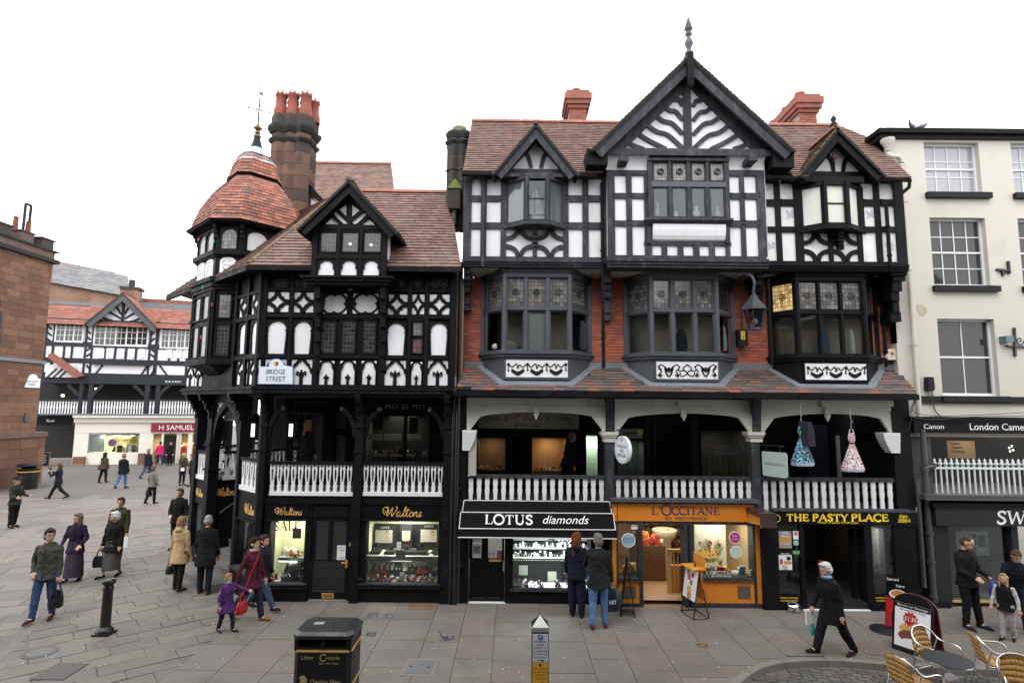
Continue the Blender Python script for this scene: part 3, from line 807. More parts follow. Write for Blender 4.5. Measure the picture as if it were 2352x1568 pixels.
fin=MB().lathe(p,[(.05,-.02),(.10,.02),(.10,.05),(.05,.09),(.055,.16),(.10,.26),(.085,.34),(.04,.42),(.045,.46),(.09,.5),(.05,.55),(.045,.58),(.10,.62),(.10,.65),(.055,.67),(.08,.70),(.01,.93)],8,rot=.4).o('finial',SLATEGREY,gc)
fin.location=(0,0,0)
MB().rect(Fr(p),-.075,.075,-.62,0,-.02,.10).o('finial_post',BLACK,gc)
MB().lathe(p+Vector((0,-.04,-.72)),[(.03,-.1),(.09,-.03),(.07,.05),(.09,.1)],10).o('pendant',BLACK,gc)
pr('wall',WHITE,GH,FG,1066,398,1392,612,UD-.6,UD)
pr('wall',WHITE,GH,FG,1397,352,1760,605,CD-.6,CD)
pr('wall',WHITEW,GH,FG,1758,404,2078,618,UD-.6,UD)
def T(x0,y0,x1,y1,d,m=CHAR,th=.045,name='timber'):return pr(name,m,GH,FG,x0,y0,x1,y1,d-.01,d+th)
def pegs(pts,d,m=BLACK):
 b=MB()
 for x,y in pts:u,z=FG.px(x,y,d);b.rect(FG,u-.014,u+.014,z-.014,z+.014,d-.01,d+.062)
 b.o('pegs',m,GH,kind='stuff')
for x0,x1 in((1064,1082.5),(1104,1117.5),(1150,1163),(1294,1306),(1338,1352),(1383,1395)):T(x0,398,x1,597,UD)
for y0,y1 in((398,410),(448.5,462),(510.5,525)):
 for x0,x1 in((1082.5,1104),(1117.5,1150),(1306,1338),(1352,1383)):T(x0,y0,x1,y1+(1 if x0>1300 else 0),UD,th=.042)
T(1064,589.5,1395,596,UD,th=.047)
pegs([(x,y)for x in(1079,1107,1115,1153,1160,1297,1303,1341,1349,1386)for y in(451,460,514,523)],UD)
for x0,x1 in((1752,1758.7),(1782,1794.6),(1826,1844),(1968,1979),(2011,2024),(2057,2079)):T(x0,404,x1,606,UD,BLACK)
for y0,y1 in((404,421),(457.6,473),(520,533)):
 for x0,x1 in((1758.7,1782),(1794.6,1826),(1979,2011),(2024,2057)):T(x0,y0,x1,y1,UD,BLACK,.042)
T(1752,600,2079,606,UD,BLACK,.047)
pegs([(x,y)for x in(1785,1792,1829,1982,2014,2021)for y in(460,470,523,531)],UD)
BIRD=mat('faded_grey_paint',(.42,.44,.48),.9,.15,8)
def bird(x,y,s,fr=FG,d=UD+.004,flip=1):
 P=[(-9,10),(-4,2),(-9,-8),(-8,-14),(-2,-8),(3,-4),(2,-12),(7,-14),(10,-10),(12,-6),(9,-2),(12,6),(4,5),(-2,8)]
 MB().ppoly(fr,[(x+a*s*flip,y+b*s)for a,b in P],d-.003,d).o('painted_bird',BIRD,GH)
bird(1814,494,.95);bird(1997,494,.9);bird(1770,566,.85);bird(2042,570,1.0)
STAR=mat('faded_red_paint',(.36,.13,.12),.9,.15,8)
def quads(x0,y0,x1,y1,d,m):
 u0,z1=FG.px(x0,y0,d);u1,z0=FG.px(x1,y1,d);um=(u0+u1)/2;w=(um-u0);
 MB().rect(FG,um-.05,um+.05,z0,z1,d-.01,d+.05).o('timber',m,GH)
 for cx,s in((u0+0,(0,1)),(um-.05,(2,3)),(um+.05,(0,1)),(u1,(2,3))):
  for q in s:
   a0={0:270,1:0,2:90,3:180}[q];cz=z1 if q in(0,3)else z0
   R=w*.40;RZ=(z1-z0)*.34
   o=arc(cx,cz,R+.055,a0,a0+90,9,RZ+.06);i=arc(cx,cz,R-.045,a0,a0+90,9,RZ-.04)
   MB().poly(FG,o+i[::-1],d-.01,d+.04).o('curved_brace',m,GH)
 return u0,u1,z0,z1
quads(1163,526,1294,590,UD,CHAR);quads(1844,536,1970,601,UD,BLACK)
for x0,x1 in((1396,1412.6),(1439,1452),(1480.5,1497),(1665,1674.6),(1701,1712),(1739.8,1759.5)):T(x0,391,x1,589,CD)
for y0,y1 in((391,402.5),(443,455),(506,518.5)):
 for x0,x1 in((1412.6,1439),(1452,1480.5),(1674.6,1701),(1712,1739.8)):T(x0,y0,x1,y1+(2 if x0>1600 else 0),CD,th=.042)
T(1396,587,1760,593,CD,th=.047)
T(1480,555,1680,563,CD,th=.05);
for x0,x1 in((1520,1533),(1557,1570),(1593,1607),(1629,1642.5)):T(x0,563,x1,589,CD,th=.043)
pegs([(x,y)for x in(1409,1442,1449,1483,1677,1704,1710,1743)for y in(446,453,508,517)],CD)
def moulded(x0,y0,x1,y1,d,m,name='cornice'):
 b=MB();n=3
 for i in range(n):
  ya,yb=y0+(y1-y0)*i/n,y0+(y1-y0)*(i+1)/n
  b.prect(FG,x0-(n-i),ya,x1+(n-i),yb,d-.4,d+.11-.04*i)
 return b.o(name,m,GH)
moulded(1064,595,1394,613,UD,CHAR);moulded(1398,593,1764,615,CD,CHAR);moulded(1757,605,2086,622,UD,BLACK)
for x0,y0,x1,y1,d in((1070,613,1394,640,UD),(1400,615,1760,648,CD),(1760,622,2080,655,UD)):
 u0,z1=FG.px(x0,y0,d);u1,_=FG.px(x1,y0,d);z0=FG.px(x0,636,BD)[1]
 MB().poly(Fr((0,0,0),(0,1,0),(0,0,1)),[(13.4-d,z1+.02),(13.4-BD,z1+.02),(13.4-BD,z0)],u0,u1).o('coved_soffit',OFFW,GH)
def tri_wall(A,L,R,d,m):MB().ppoly(FG,[A,L,R],d-.3,d).o('gable_wall',m,GH)
tri_wall((1231,305),(1150,392),(1312,393),UD,WHITE)
T(1150,388,1312,401,UD,th=.1,name='tie_beam')
T(1156,398,1300,406,UD,th=.3,name='window_head')
tri_wall((1922,315),(1848,398),(2012,400),UD,WHITEW)
T(1845,394,2018,408,UD,BLACK,th=.1,name='tie_beam')
T(1834,405,1985,418,UD,BLACK,th=.3,name='window_head')
tri_wall((1583,172),(1410,346),(1757,348),CD,WHITE)
T(1392,341,1780,357,CD,th=.22,name='tie_beam')
def rafters(A,L,R,w,d,m):
 for f in(L,R):MB().pbar(FG,*A,*f,w,d-.01,d+.06).o('rafter',m,GH)
rafters((1231,316),(1160,392),(1302,393),16,UD,CHAR);rafters((1922,322),(1858,398),(1994,400),16,UD,BLACK)
rafters((1583,178),(1410,344),(1752,346),30,CD,CHAR)
def curve_t(pts,w,d,m,name='curved_brace'):
 P=bend([FG.px(*p,d)for p in pts],6);k=.0093*w
 return MB().stroke(FG,[tuple(p)for p in P],k,d-.01,d+.045).o(name,m,GH)
for s in(-1,1):
 curve_t([(1231+s*27,345),(1231+s*17,362),(1231+s*11,386)],9,UD,CHAR)
 curve_t([(1924+s*26,357),(1924+s*15,372),(1924+s*11,394)],9,UD,BLACK)
T(1570,178,1588,345,CD,th=.055,name='king_post')
for i,(h0,h1)in enumerate(((246,222),(281,243),(313,262),(352,281),(372,300),(388,318))):
 for s in(-1,1):
  cx=1579;x1=cx+s*(52+20.8*i)*.98 if i else cx+s*42
  x1=cx+s*(34+21.5*i);y1=222+20.5*i+(0 if s<0 else 2)
  x0=cx+s*9;y0=y1+22+12*min(i,3.4)
  pts=[(x1+s*3,y1-2),(x1*.72+x0*.28,y1*.72+y0*.28+3),(x1*.4+x0*.6,y1*.45+y0*.55-3),(x0+s*3,y0)]
  if y0>346:
   k=(344-y1)/(y0-y1);pts=[(x1+s*3,y1-2)]+[(x1+(x0-x1)*q*k,y1+(y0-y1)*q*k+(3 if q==.4 else 0))for q in(.4,1)]
   if k<.25:continue
  curve_t(pts,10.5,CD,CHAR)
MB().ppoly(FG,[(1912+14*math.cos(math.radians(-90+36*i))*(1 if i%2==0 else.4),366+14*math.sin(math.radians(-90+36*i))*(1 if i%2==0 else.4))for i in range(10)],UD+.001,UD+.006).o('painted_star',STAR,GH)
T(1412,391,1497,400,CD,th=.05);T(1665,394,1745,402,CD,th=.05)
for x0,x1 in((1392,1490),(1672,1760)):
 u0,z1=FG.px(x0,358,CD+.2);u1,_=FG.px(x1,358,CD+.2);z0=FG.px(x0,391,CD)[1]
 pts=[(13.4-CD,z0)]+[(13.4-CD-.02-.2*(1-math.cos(t)),z0+(z1-z0)*math.sin(t))for t in[math.pi/2*i/6 for i in range(7)]]+[(13.4-CD,z1)]
 MB().poly(Fr((0,0,0),(0,1,0),(0,0,1)),pts,u0,u1).o('coved_panel',WHITE,GH)
for x in(1434,1730):
 b=MB().prect(FG,x-10,357,x+10,369,CD+.05,CD+.42);b.o('gable_bracket',CHAR,GH)
for x,y in((1372,352),(1800,358)):
 MB().prect(FG,x-24,y-10,x+24,y+26,.2,1.05).o('eaves_box',BLACK,GH)
def windowlight(par,fr,x0,y0,x1,y1,d,pane,frame,bars=0,fw=3.0,sub='pane'):
 """one light: thin frame round its pane"""
 b=MB();xm,ym=(x0+x1)/2,(y0+y1)/2
 U0,U1=fr.px(x0,ym,d)[0],fr.px(x1,ym,d)[0];Z0,Z1=fr.px(xm,y1,d)[1],fr.px(xm,y0,d)[1];k=abs(fr.px(x0+10,ym,d)[0]-U0)/10*fw
 for r in((U0,U0+k,Z0,Z1),(U1-k,U1,Z0,Z1),(U0+k,U1-k,Z0,Z0+k),(U0+k,U1-k,Z1-k,Z1)):b.rect(fr,*r,d-.03,d+.012)
 f=b.o('casement',frame,par)
 MB().rect(fr,U0+k,U1-k,Z0+k,Z1-k,d-.018,d-.012).o(sub,pane,f if not f.parent.parent else par)
 return U0,U1,Z0,Z1
def rosette(par,fr,x,y,r,d,m=DKGREY):
 u,z=fr.px(x,y,d);b=MB()
 for q0,q1 in((r,r*.8),(r*.55,r*.35)):
  n=14;o=[(u+q0*.0093*math.cos(2*math.pi*i/n),z+q0*.0093*math.sin(2*math.pi*i/n))for i in range(n+1)]
  i_=[(u+q1*.0093*math.cos(2*math.pi*i/n),z+q1*.0093*math.sin(2*math.pi*i/n))for i in range(n+1)]
  b.poly(fr,o+i_[::-1],d-.012,d-.004)
 b.o('rosette',m,par)
UPGL=glass_mat('upper_window_glass',(.86,.88,.9),.012)
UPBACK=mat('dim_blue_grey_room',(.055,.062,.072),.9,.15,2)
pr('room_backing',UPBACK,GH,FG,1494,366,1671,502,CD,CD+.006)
cw=pr('window',CHAR,GH,FG,1488,362,1676,369,CD,CD+.16)
for x in(1493.5,1549.5,1581.5,1625,1670):pass
for x0,x1 in((1489,1499),(1536,1543),(1579,1587),(1622,1630),(1666,1676)):pr('mullion',CHAR,cw,FG,x0,369,x1,501,CD,CD+.13)
pr('transom',SLATEGREY,cw,FG,1496,417,1668,429,CD,CD+.14)
for x0,x1 in((1499,1536),(1543,1579),(1587,1622),(1630,1666)):
 windowlight(cw,FG,x0,370,x1,417,CD+.07,LEADL,CHAR);rosette(cw,FG,(x0+x1)/2,394,8.5,CD+.08)
 windowlight(cw,FG,x0,429,x1,500,CD+.10,UPGL,CHAR)
moulded(1486,500,1682,515,CD+.12,CHAR,'window_sill')
u0,z1=FG.px(1499,515,CD+.1);u1,_=FG.px(1665,515,CD+.1);z0=FG.px(1499,555,CD)[1]
MB().poly(Fr((0,0,0),(0,1,0),(0,0,1)),[(13.4-CD+.01,z0),(13.4-CD-.04,z0)]+[(13.4-CD-.04-.12*math.sin(t),z0+(z1-z0)*(1-math.cos(t)))for t in(.4,.8,1.2,1.55)]+[(13.4-CD+.01,z1)],u0,u1).o('coved_panel',WHITE,GH)
for x in(1491,1672):pr('bracket',CHAR,GH,FG,x-5,513,x+5,558,CD,CD+.1)
def vase(x,y,hpx,r,d,m,label,cat='vase',fr=FG):
 u,z=fr.px(x,y,d);k=.0093*hpx
 o=MB().lathe(fr.w(u,z,d),[(r*.6,0),(r,.25*k),(r*.9,.5*k),(r*.35,.72*k),(r*.6,.9*k),(r*.5,k)],10,sy=.4).o(cat.replace(' ','_'),m)
 return tag(o,label,cat)
PORC=mat('white_porcelain',(.75,.75,.72),.3,.05);CLEARV=mat('pale_glassware',(.42,.46,.48),.15,.1)
vase(1600,498,26,.085,CD+.045,PORC,'white vase in the middle of the top centre window');vase(1553,498,14,.06,CD+.045,PORC,'short cream pot in the second light of the top centre window')
vase(1511,498,34,.06,CD+.045,CLEARV,'tall glass vase in the first light of the top centre window');vase(1649,498,26,.07,CD+.045,CLEARV,'glass jar in the last light of the top centre window')
def oriel(xw0,xf0,xf1,xw1,y0,y1,ys1,m,panes,dw,df,label):
 ym=(y0+y1)/2
 A=FG.px(xw0,ym,dw)[0];B=FG.px(xf0,ym,df)[0];C=FG.px(xf1,ym,df)[0];D=FG.px(xw1,ym,dw)[0]
 P=[Vector((A,13.4-dw)),Vector((B,13.4-df)),Vector((C,13.4-df)),Vector((D,13.4-dw))]
 z1=FG.px((xf0+xf1)/2,y0,df)[1];z0=FG.px((xf0+xf1)/2,y1,df)[1];zs=FG.px((xf0+xf1)/2,ys1,df)[1]
 w=bpy.data.objects.new('oriel_window',None);link(w,GH)
 ctr=(P[0]+P[3])/2
 def ring(o):
  q=[P[0]+Vector((-o,0)),P[1]+Vector((-o*.5,-o)),P[2]+Vector((o*.5,-o)),P[3]+Vector((o,0))]
  return[tuple(p)for p in q]
 MB().poly(GF,ring(.05),z1-.08,z1+.06).o('window_head',m,w)
 MB().poly(GF,ring(.02),z0-.02,z0+.05).o('window_bottom',m,w)
 MB().poly(GF,ring(.1),zs,z0-.02).o('window_sill',m,w)
 for i in range(3):
  f=Fr((P[i].x,P[i].y,0),tuple((P[i+1]-P[i]).normalized()));L=(P[i+1]-P[i]).length
  MB().rect(f,.05,L-.05,z0+.05,z1-.08,-.03,-.02).o('pane',panes[i],w)
  if i==1:MB().rect(f,.05,L-.05,(z0+z1)/2-.015,(z0+z1)/2+.015,-.035,.0).o('glazing_bar',m,w)
 for i in range(4):MB().boxw((P[i].x,P[i].y,z0),.1,.1,z1-z0,(0,.5,-.5,0)[i]).o('mullion',m,w)
 for i in(1,2):MB().tube([(P[i].x,P[i].y-.05,z0),(P[i].x,P[i].y-.05,z1)],.05,8).o('mullion',m,w)
 return P,z0,z1,w
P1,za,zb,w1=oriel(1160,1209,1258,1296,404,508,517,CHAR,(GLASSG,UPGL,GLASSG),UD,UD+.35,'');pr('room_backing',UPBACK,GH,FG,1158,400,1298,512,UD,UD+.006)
P3,zc_,zd,w3=oriel(1836,1893,1944,1976,418,516,527,BLACK,(CURT,CURT,CURT),UD,UD+.32,'')
for x,y0,y1,m in((1229,516,566,CHAR),(1932,527,572,BLACK)):
 b=MB()
 for i in range(5):b.prect(FG,x-7+i%2,y0+(y1-y0)*i/5,x+7-i%2,y0+(y1-y0)*(i+1)/5,UD,UD+.28-.05*i)
 b.o('bracket',m,GH)
yt=root('model_yacht',(FG.px(1228,505,UD+.38)[0],13.4-UD-.06,za+.06),'white model sailing yacht standing in the left upper oriel window','model boat')
yf=Fr((yt.location.x,yt.location.y-.06,yt.location.z))
SAIL=mat('cream_sail',(.66,.62,.52),.8,.05)
MB().poly(yf,[(-.2,.03),(.22,.03),(.26,.12),(-.26,.12)],-.05,.05).o('hull',PORC,yt)
MB().poly(yf,[(.02,.18),(.24,.2),(.03,.82)],-.006,.006).o('main_sail',SAIL,yt);MB().poly(yf,[(-.22,.2),(-.01,.18),(-.005,.74)],-.006,.006).o('jib',SAIL,yt)
MB().tube([yf.w(.01,.1),yf.w(.01,.86)],.008,6).o('mast',DKGREY,yt)
vase(1188,505,24,.07,UD+.08,CLEARV,'pale glass jug in the left pane of the left upper oriel','jug')
vase(1272,503,30,.09,UD+.08,CLEARV,'tall glass jar in the right pane of the left upper oriel','jar')
pr('brick_core',MORTAR,GH,FG,1064,640,1400,852,BD-.3,BD-.012)
pr('brick_core',MORTAR,GH,FG,1400,640,2062,856,BD-.3,BD-.012)
def zpx(y,d,x=1500):return FG.px(x,y,d)[1]
nb=0
for x0,x1,s in((1066,1118,60),(1346,1450,110),(1672,1780,90),(2004,2064,40)):
 u0,u1=FG.px(x0,740,BD)[0],FG.px(x1,740,BD)[0]
 blocks(FG,(u0,u1,zpx(848,BD),zpx(636,BD)),.235,.078,.011,BRICK,GH,BD-.05,BD,'brick',s,var=.12,jit=.003)
BULB=emit_mat('warm_bulb',(1,.72,.38),9)
def baywin(xw0,xf0,xf1,xw1,dy,m,msill,fl,lp,rp,fp,lowpanes,upmats,apron):
 """canted bay: xw = wall ends, xf = front corners; fl = front lights; lp, rp = side panes"""
 y_h0,y_h1,y_u1,y_t1,y_l1,y_s1,y_a1=[y+dy for y in(613,634,703,712,805,820,878)]
 ym=740+dy;df=.25
 A=FG.px(xw0,ym,BD)[0];B=FG.px(xf0,ym,df)[0];C=FG.px(xf1,ym,df)[0];D=FG.px(xw1,ym,BD)[0]
 P=[Vector((A,13.4-BD)),Vector((B,13.4-df)),Vector((C,13.4-df)),Vector((D,13.4-BD))]
 Z=lambda y:FG.px((xf0+xf1)/2,y,df)[1]
 def ring(o):return[tuple(p)for p in(P[0]+Vector((-o,0)),P[1]+Vector((-o*.45,-o)),P[2]+Vector((o*.45,-o)),P[3]+Vector((o,0)))]
 w=bpy.data.objects.new('bay_window',None);link(w,GH)
 b=MB()
 for o,ya,yb in((.13,y_h0,y_h0+7),(.09,y_h0+7,y_h0+13),(.05,y_h0+13,y_h1+3)):b.poly(GF,ring(o),Z(yb),Z(ya))
 b.o('head_cornice',m,w)
 b=MB()
 for o,ya,yb in((.09,y_l1,y_l1+4),(.12,y_l1+4,y_l1+8),(.07,y_l1+8,y_s1)):b.poly(GF,ring(o),Z(yb),Z(ya))
 b.o('window_sill',msill,w)
 MB().poly(GF,ring(0),Z(y_a1+16),Z(y_s1)).o('apron',msill,w)
 MB().poly(GF,ring(.035),Z(y_t1),Z(y_u1+1)).o('transom',m,w)
 MB().poly(GF,[tuple(P[0]),tuple(P[1]+Vector((.02,.06))),tuple(P[2]+Vector((-.02,.06))),tuple(P[3])],Z(y_l1)-.02,Z(y_l1)).o('bay_floor',DARKIN,w)
 fr_=[Fr((P[i].x,P[i].y,0),tuple((P[i+1]-P[i]).normalized()))for i in range(3)]
 for i in range(4):
  MB().boxw((P[i].x,P[i].y+.02,Z(y_l1)),.10,.10,Z(y_h1)-Z(y_l1),(0,.4,-.4,0)[i]).o('mullion',m,w)
  if i in(1,2):MB().tube([(P[i].x,P[i].y-.04,Z(y_l1)),(P[i].x,P[i].y-.04,Z(y_h1))],.055,8).o('mullion',m,w)
 def light(f,x0,x1,k):
  ua,ub=f.px(x0,ym,0)[0],f.px(x1,ym,0)[0]
  if f is not fr_[1]:
   L=(P[1]-P[0]).length;ua,ub=.07,L-.07
  for za,zb,mt in((Z(y_u1+1),Z(y_h1+3),upmats[k%len(upmats)]),(Z(y_l1),Z(y_t1),lowpanes[k%len(lowpanes)])):
   q=.032;bb=MB()
   for r in((ua,ua+q,za,zb),(ub-q,ub,za,zb),(ua+q,ub-q,za,za+q),(ua+q,ub-q,zb-q,zb)):bb.rect(f,*r,-.05,-.012)
   bb.o('casement',m,w)
   MB().rect(f,ua+q,ub-q,za+q,zb-q,-.035,-.03).o('pane',mt,w)
  n=14;uc=(ua+ub)/2;zc=(Z(y_u1+1)+Z(y_h1+3))/2;bb=MB()
  for q0,q1 in((.085,.066),(.045,.02)):
   o=[(uc+q0*math.cos(2*math.pi*i/n),zc+q0*math.sin(2*math.pi*i/n))for i in range(n+1)];i_=[(uc+q1*math.cos(2*math.pi*i/n),zc+q1*math.sin(2*math.pi*i/n))for i in range(n+1)]
   bb.poly(f,o+i_[::-1],-.03,-.022)
  bb.o('rosette',DKGREY,w)
 for k,(x0,x1)in enumerate(fl):light(fr_[1],x0,x1,k+1)
 for(x0,x1),(x2,x3)in zip(fl,fl[1:]):MB().prect(fr_[1],x1,y_h1+3,x2,y_l1,-.06,.03).o('mullion',m,w)
 light(fr_[0],*lp,0);light(fr_[2],*rp,len(fl)+1)
 zc0,zc1=Z(y_l1)-.05,Z(y_h1+3);x0_,x1_=A+.05,D-.05
 Q_=[(x0_,13.78,zc0),(x1_,13.78,zc0),(x1_,13.78,zc1),(x0_,13.78,zc1)];R_=[(x,16.6,z)for x,_,z in Q_]
 MB().add(Q_+R_,[(4,5,6,7),(0,4,7,3),(5,1,2,6),(3,7,6,2),(0,1,5,4)]).o('interior',DARKROOM,w);lamp(((A+D)/2,15.2,zc1-.1),5,.6,(1,.82,.55))
 x0,ya,x1,yb=apron
 pr('panel_frame',msill,w,FG,x0-4,ya-4,x1+4,yb+5,df,df+.03)
 pn=pr('plaster_panel',WHITE,w,FG,x0,ya,x1,yb,df+.01,df+.035)
 return w,P,Z
DARKROOM=mat('dark_room',(.16,.13,.09),.9,.3,.8)
def swags(w,x0,y0,x1,y1,kind,m=DKGREY,d=.285):
 b=MB();W_,H_=x1-x0,y1-y0
 def st(pts,wd):b.stroke(FG,[tuple(p)for p in bend([FG.px(x0+W_*a,y0+H_*c,d)for a,c in pts],4)],wd,d-.004,d+.012)
 if kind=='swag':
  for i in range(3):
   c=.19+.31*i
   for k in range(3):st([(c-.1,.52+.06*k),(c,.70+.08*k),(c+.1,.52+.06*k)],.03)
   for k in range(9):
    a=c-.09+.18*k/8;z=.6+.17*math.sin(math.pi*k/8);u,q=FG.px(x0+W_*a,y0+H_*z,d);b.ball(FG.w(u,q,d+.01),.018,6)
   st([(c-.14,.22),(c-.09,.4),(c-.02,.2),(c,.5),(c+.03,.25),(c+.08,.42),(c+.13,.25)],.022)
  for i in range(4):
   c=.04+.31*i;u,q=FG.px(x0+W_*c,y0+H_*.24,d);b.ball(FG.w(u,q,d+.01),.035,8)
   u,q=FG.px(x0+W_*c,y0+H_*.58,d);b.ball(FG.w(u,q,d+.01),.022,6);st([(c,.2),(c,.6)],.018)
 else:
  for c in(.2,.8):
   for k in range(4):st([(c-.07+.015*k,.25+.05*k),(c-.05,.6),(c,.85),(c+.05,.6),(c+.07-.015*k,.25+.05*k)],.028)
   u,q=FG.px(x0+W_*c,y0+H_*.45,d);b.ball(FG.w(u,q,d+.01),.055,8)
   for s in(-1,1):st([(c+s*.06,.3),(c+s*.13,.15),(c+s*.17,.35),(c+s*.12,.55),(c+s*.17,.8),(c+s*.1,.75)],.02)
  for s in(-1,1):
   st([(.5,.15),(.5+s*.07,.4),(.5,.65),(.5+s*.09,.85),(.5+s*.12,.6)],.022);st([(.5+s*.04,.5),(.5+s*.14,.5),(.5+s*.12,.25)],.02)
   st([(.5+s*.48,.2),(.5+s*.42,.5),(.5+s*.48,.8)],.02)
  for c in(.06,.34,.66,.94):
   u,q=FG.px(x0+W_*c,y0+H_*.8,d);b.ball(FG.w(u,q,d+.01),.035,7)
 b.o('relief_ornament',m,w)
CURTW=mat('white_net_curtain',(.66,.68,.68),.8,.04,3)
wA,PA,ZA=baywin(1109,1158,1309,1354,0,SLATEGREY,SLATEGREY,[(1163,1204),(1211,1254),(1262,1305)],(1117,1151),(1314,1346),0,[GLASS],[LEADL],(1162,827,1304,866))
wB,PB,ZB=baywin(1437,1495,1646,1682,5,SLATEGREY,SLATEGREY,[(1500,1541),(1549,1593),(1600,1641)],(1448,1489),(1653,1673),0,[GLASS],[LEADL],(1508,831,1649,870))
wC,PC,ZC=baywin(1767,1832,1985,2012,9,BLACK,BLACK,[(1837,1882),(1886,1932),(1937,1984)],(1778,1827),(1985,2008),0,[GLASS],[LEADW,LEADL,LEADL,LEADL,LEADL],(1850,835,1990,872))
swags(wA,1162,827,1304,866,'swag');swags(wB,1508,831,1649,870,'scroll');swags(wC,1850,835,1990,872,'swag')
MB().prect(FG,1212,714,1253,803,.16,.17).o('net_curtain',CURTW,wA)
def chandelier(x,y,d,n,label):
 u,z=FG.px(x,y,d);p=FG.w(u,z,d);t=root('chandelier',p,label,'chandelier')
 b=MB().tube([p+Vector((0,0,.05)),p+Vector((0,0,.5))],.012,6)
 for i in range(n):
  a=2*math.pi*i/n+.3;q=p+Vector((math.cos(a)*.22,math.sin(a)*.22,0));b.tube([p-Vector((0,0,.1)),(p+q)/2-Vector((0,0,.12)),q-Vector((0,0,.05))],.012,5)
  MB().ball(q,.045,8).o('bulb',BULB,t)
 b.o('arms',GOLD,t)
chandelier(1195,720,-.9,3,'small lit chandelier seen through the left bay window');chandelier(1492,722,-.7,5,'lit chandelier seen through the middle bay window')
def blob(name,lab,cat,x,y,wpx,hpx,d,m,fr=FG,group=None):
 u,z=fr.px(x,y,d);u1=fr.px(x+wpx/2,y,d)[0];k=abs(u1-u);hh=abs(fr.px(x,y-hpx,d)[1]-z)
 o=MB().lathe(fr.w(u,z,d),[(k*.8,0),(k,.15*hh),(k*.95,.5*hh),(k*.7,.8*hh),(k*.3,hh)],10,sy=.45).o(name,m)
 return tag(o,lab,cat,group)
LINEN=mat('pale_linen',(.55,.53,.46),.9,.08,6);DKCLOTH=mat('dark_navy_cloth',(.02,.022,.03),.9,.2,8);BLUECL=mat('blue_grey_cloth',(.07,.10,.15),.9,.2,8)
blob('sofa','pale sofa back showing low in the left bay window','sofa',1160,803,62,22,-.1,LINEN)
blob('hanging_coat','dark coat hung in the right pane of the left bay window','coat',1338,803,26,66,-.15,DKCLOTH)
blob('hanging_jacket','blue grey jacket on a form in the right bay window','jacket',1893,812,30,60,-.05,BLUECL)
blob('dress_form','white dress form leaning in the third light of the right bay window','dress form',1957,812,16,56,-.05,LINEN)
blob('hanging_dress','grey green dress in the right pane of the middle bay window','dress',1662,806,18,62,-.1,mat('grey_green_cloth',(.10,.12,.12),.9,.2,8))
blob('mannequin','dark figure bust in the third light of the middle bay window','mannequin',1565,806,30,52,-.05,DKCLOTH)
FS=Fr((0,12.92,zpx(897,.48)),(1,0,0),(0,.83,zpx(846,BD)-zpx(897,.48)))
sk=bpy.data.objects.new('skirt_roof',None);link(sk,GH)
def in_bay(u,v):
 p=FS.w(u,v)
 for P in(PA,PB,PC):
  if P[0].x-.1<p.x<P[3].x+.1:
   yf=13.4-.25-.13
   for a,b in((P[0],P[1]),(P[2],P[3])):
    pass
   lx=P[0].x+(P[1].x-P[0].x)*(P[0].y-p.y)/(P[0].y-P[1].y);rx=P[3].x+(P[2].x-P[3].x)*(P[3].y-p.y)/(P[3].y-P[2].y)
   if p.y>yf and lx-.16<p.x<rx+.16:return True
 return False
tiled(FS,RP(FS,(1048,893),(2108,906),(2064,851),(1064,848)),.265,.125,.02,TILES,sk,300,skip=in_bay,jit=.008)
for P in(PA,PB,PC):
 b=MB();e=.17
 pts=[P[0]+Vector((-e,0)),P[1]+Vector((-e*.5,-.12)),P[2]+Vector((e*.5,-.12)),P[3]+Vector((e,0))]
 vs=[]
 for p in[P[0],P[1],P[2],P[3]]+pts:
  vv=(p.y-12.92)/FS.v.y;q=FS.w(p.x,vv);vs.append(q+Vector((0,0,.045)))
 for i in range(3):b.add([vs[i],vs[i+1],vs[4+i+1],vs[4+i]]+[v-Vector((0,0,.06))for v in(vs[i],vs[i+1],vs[4+i+1],vs[4+i])],[(0,3,2,1),(4,5,6,7),(2,3,7,6)])
 b.o('lead_flashing',LEADM,sk)
for x0,x1 in((1066,1130),(1340,1452),(1668,1782),(2000,2066)):pr('lead_flashing',LEADM,sk,FG,x0,831+(x0-1066)*.006,x1,852+(x0-1066)*.006,BD-.01,BD+.03)
MB().pbar(FG,1046,902,2112,912,13,.38,.56).o('gutter',BLACK,sk)
pr('soffit',BLACK,sk,FG,1052,905,2100,913,-.4,.45)
gal=bpy.data.objects.new('gallery',None);link(gal,GH)
zg=zpx(1172,0);zt=zpx(912,0)
U0,U1=FG.px(1056,1000,0)[0],FG.px(2080,1000,0)[0]
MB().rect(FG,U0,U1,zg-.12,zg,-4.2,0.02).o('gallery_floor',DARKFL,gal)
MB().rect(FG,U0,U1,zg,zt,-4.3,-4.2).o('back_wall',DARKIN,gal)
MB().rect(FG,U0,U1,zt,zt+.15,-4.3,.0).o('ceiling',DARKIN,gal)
MB().rect(FG,U0-.1,U0,zg,zt,-4.3,-.1).o('end_wall',DARKIN,gal);MB().rect(FG,U1,U1+.1,zg,zt,-4.3,-.1).o('end_wall',DARKIN,gal)
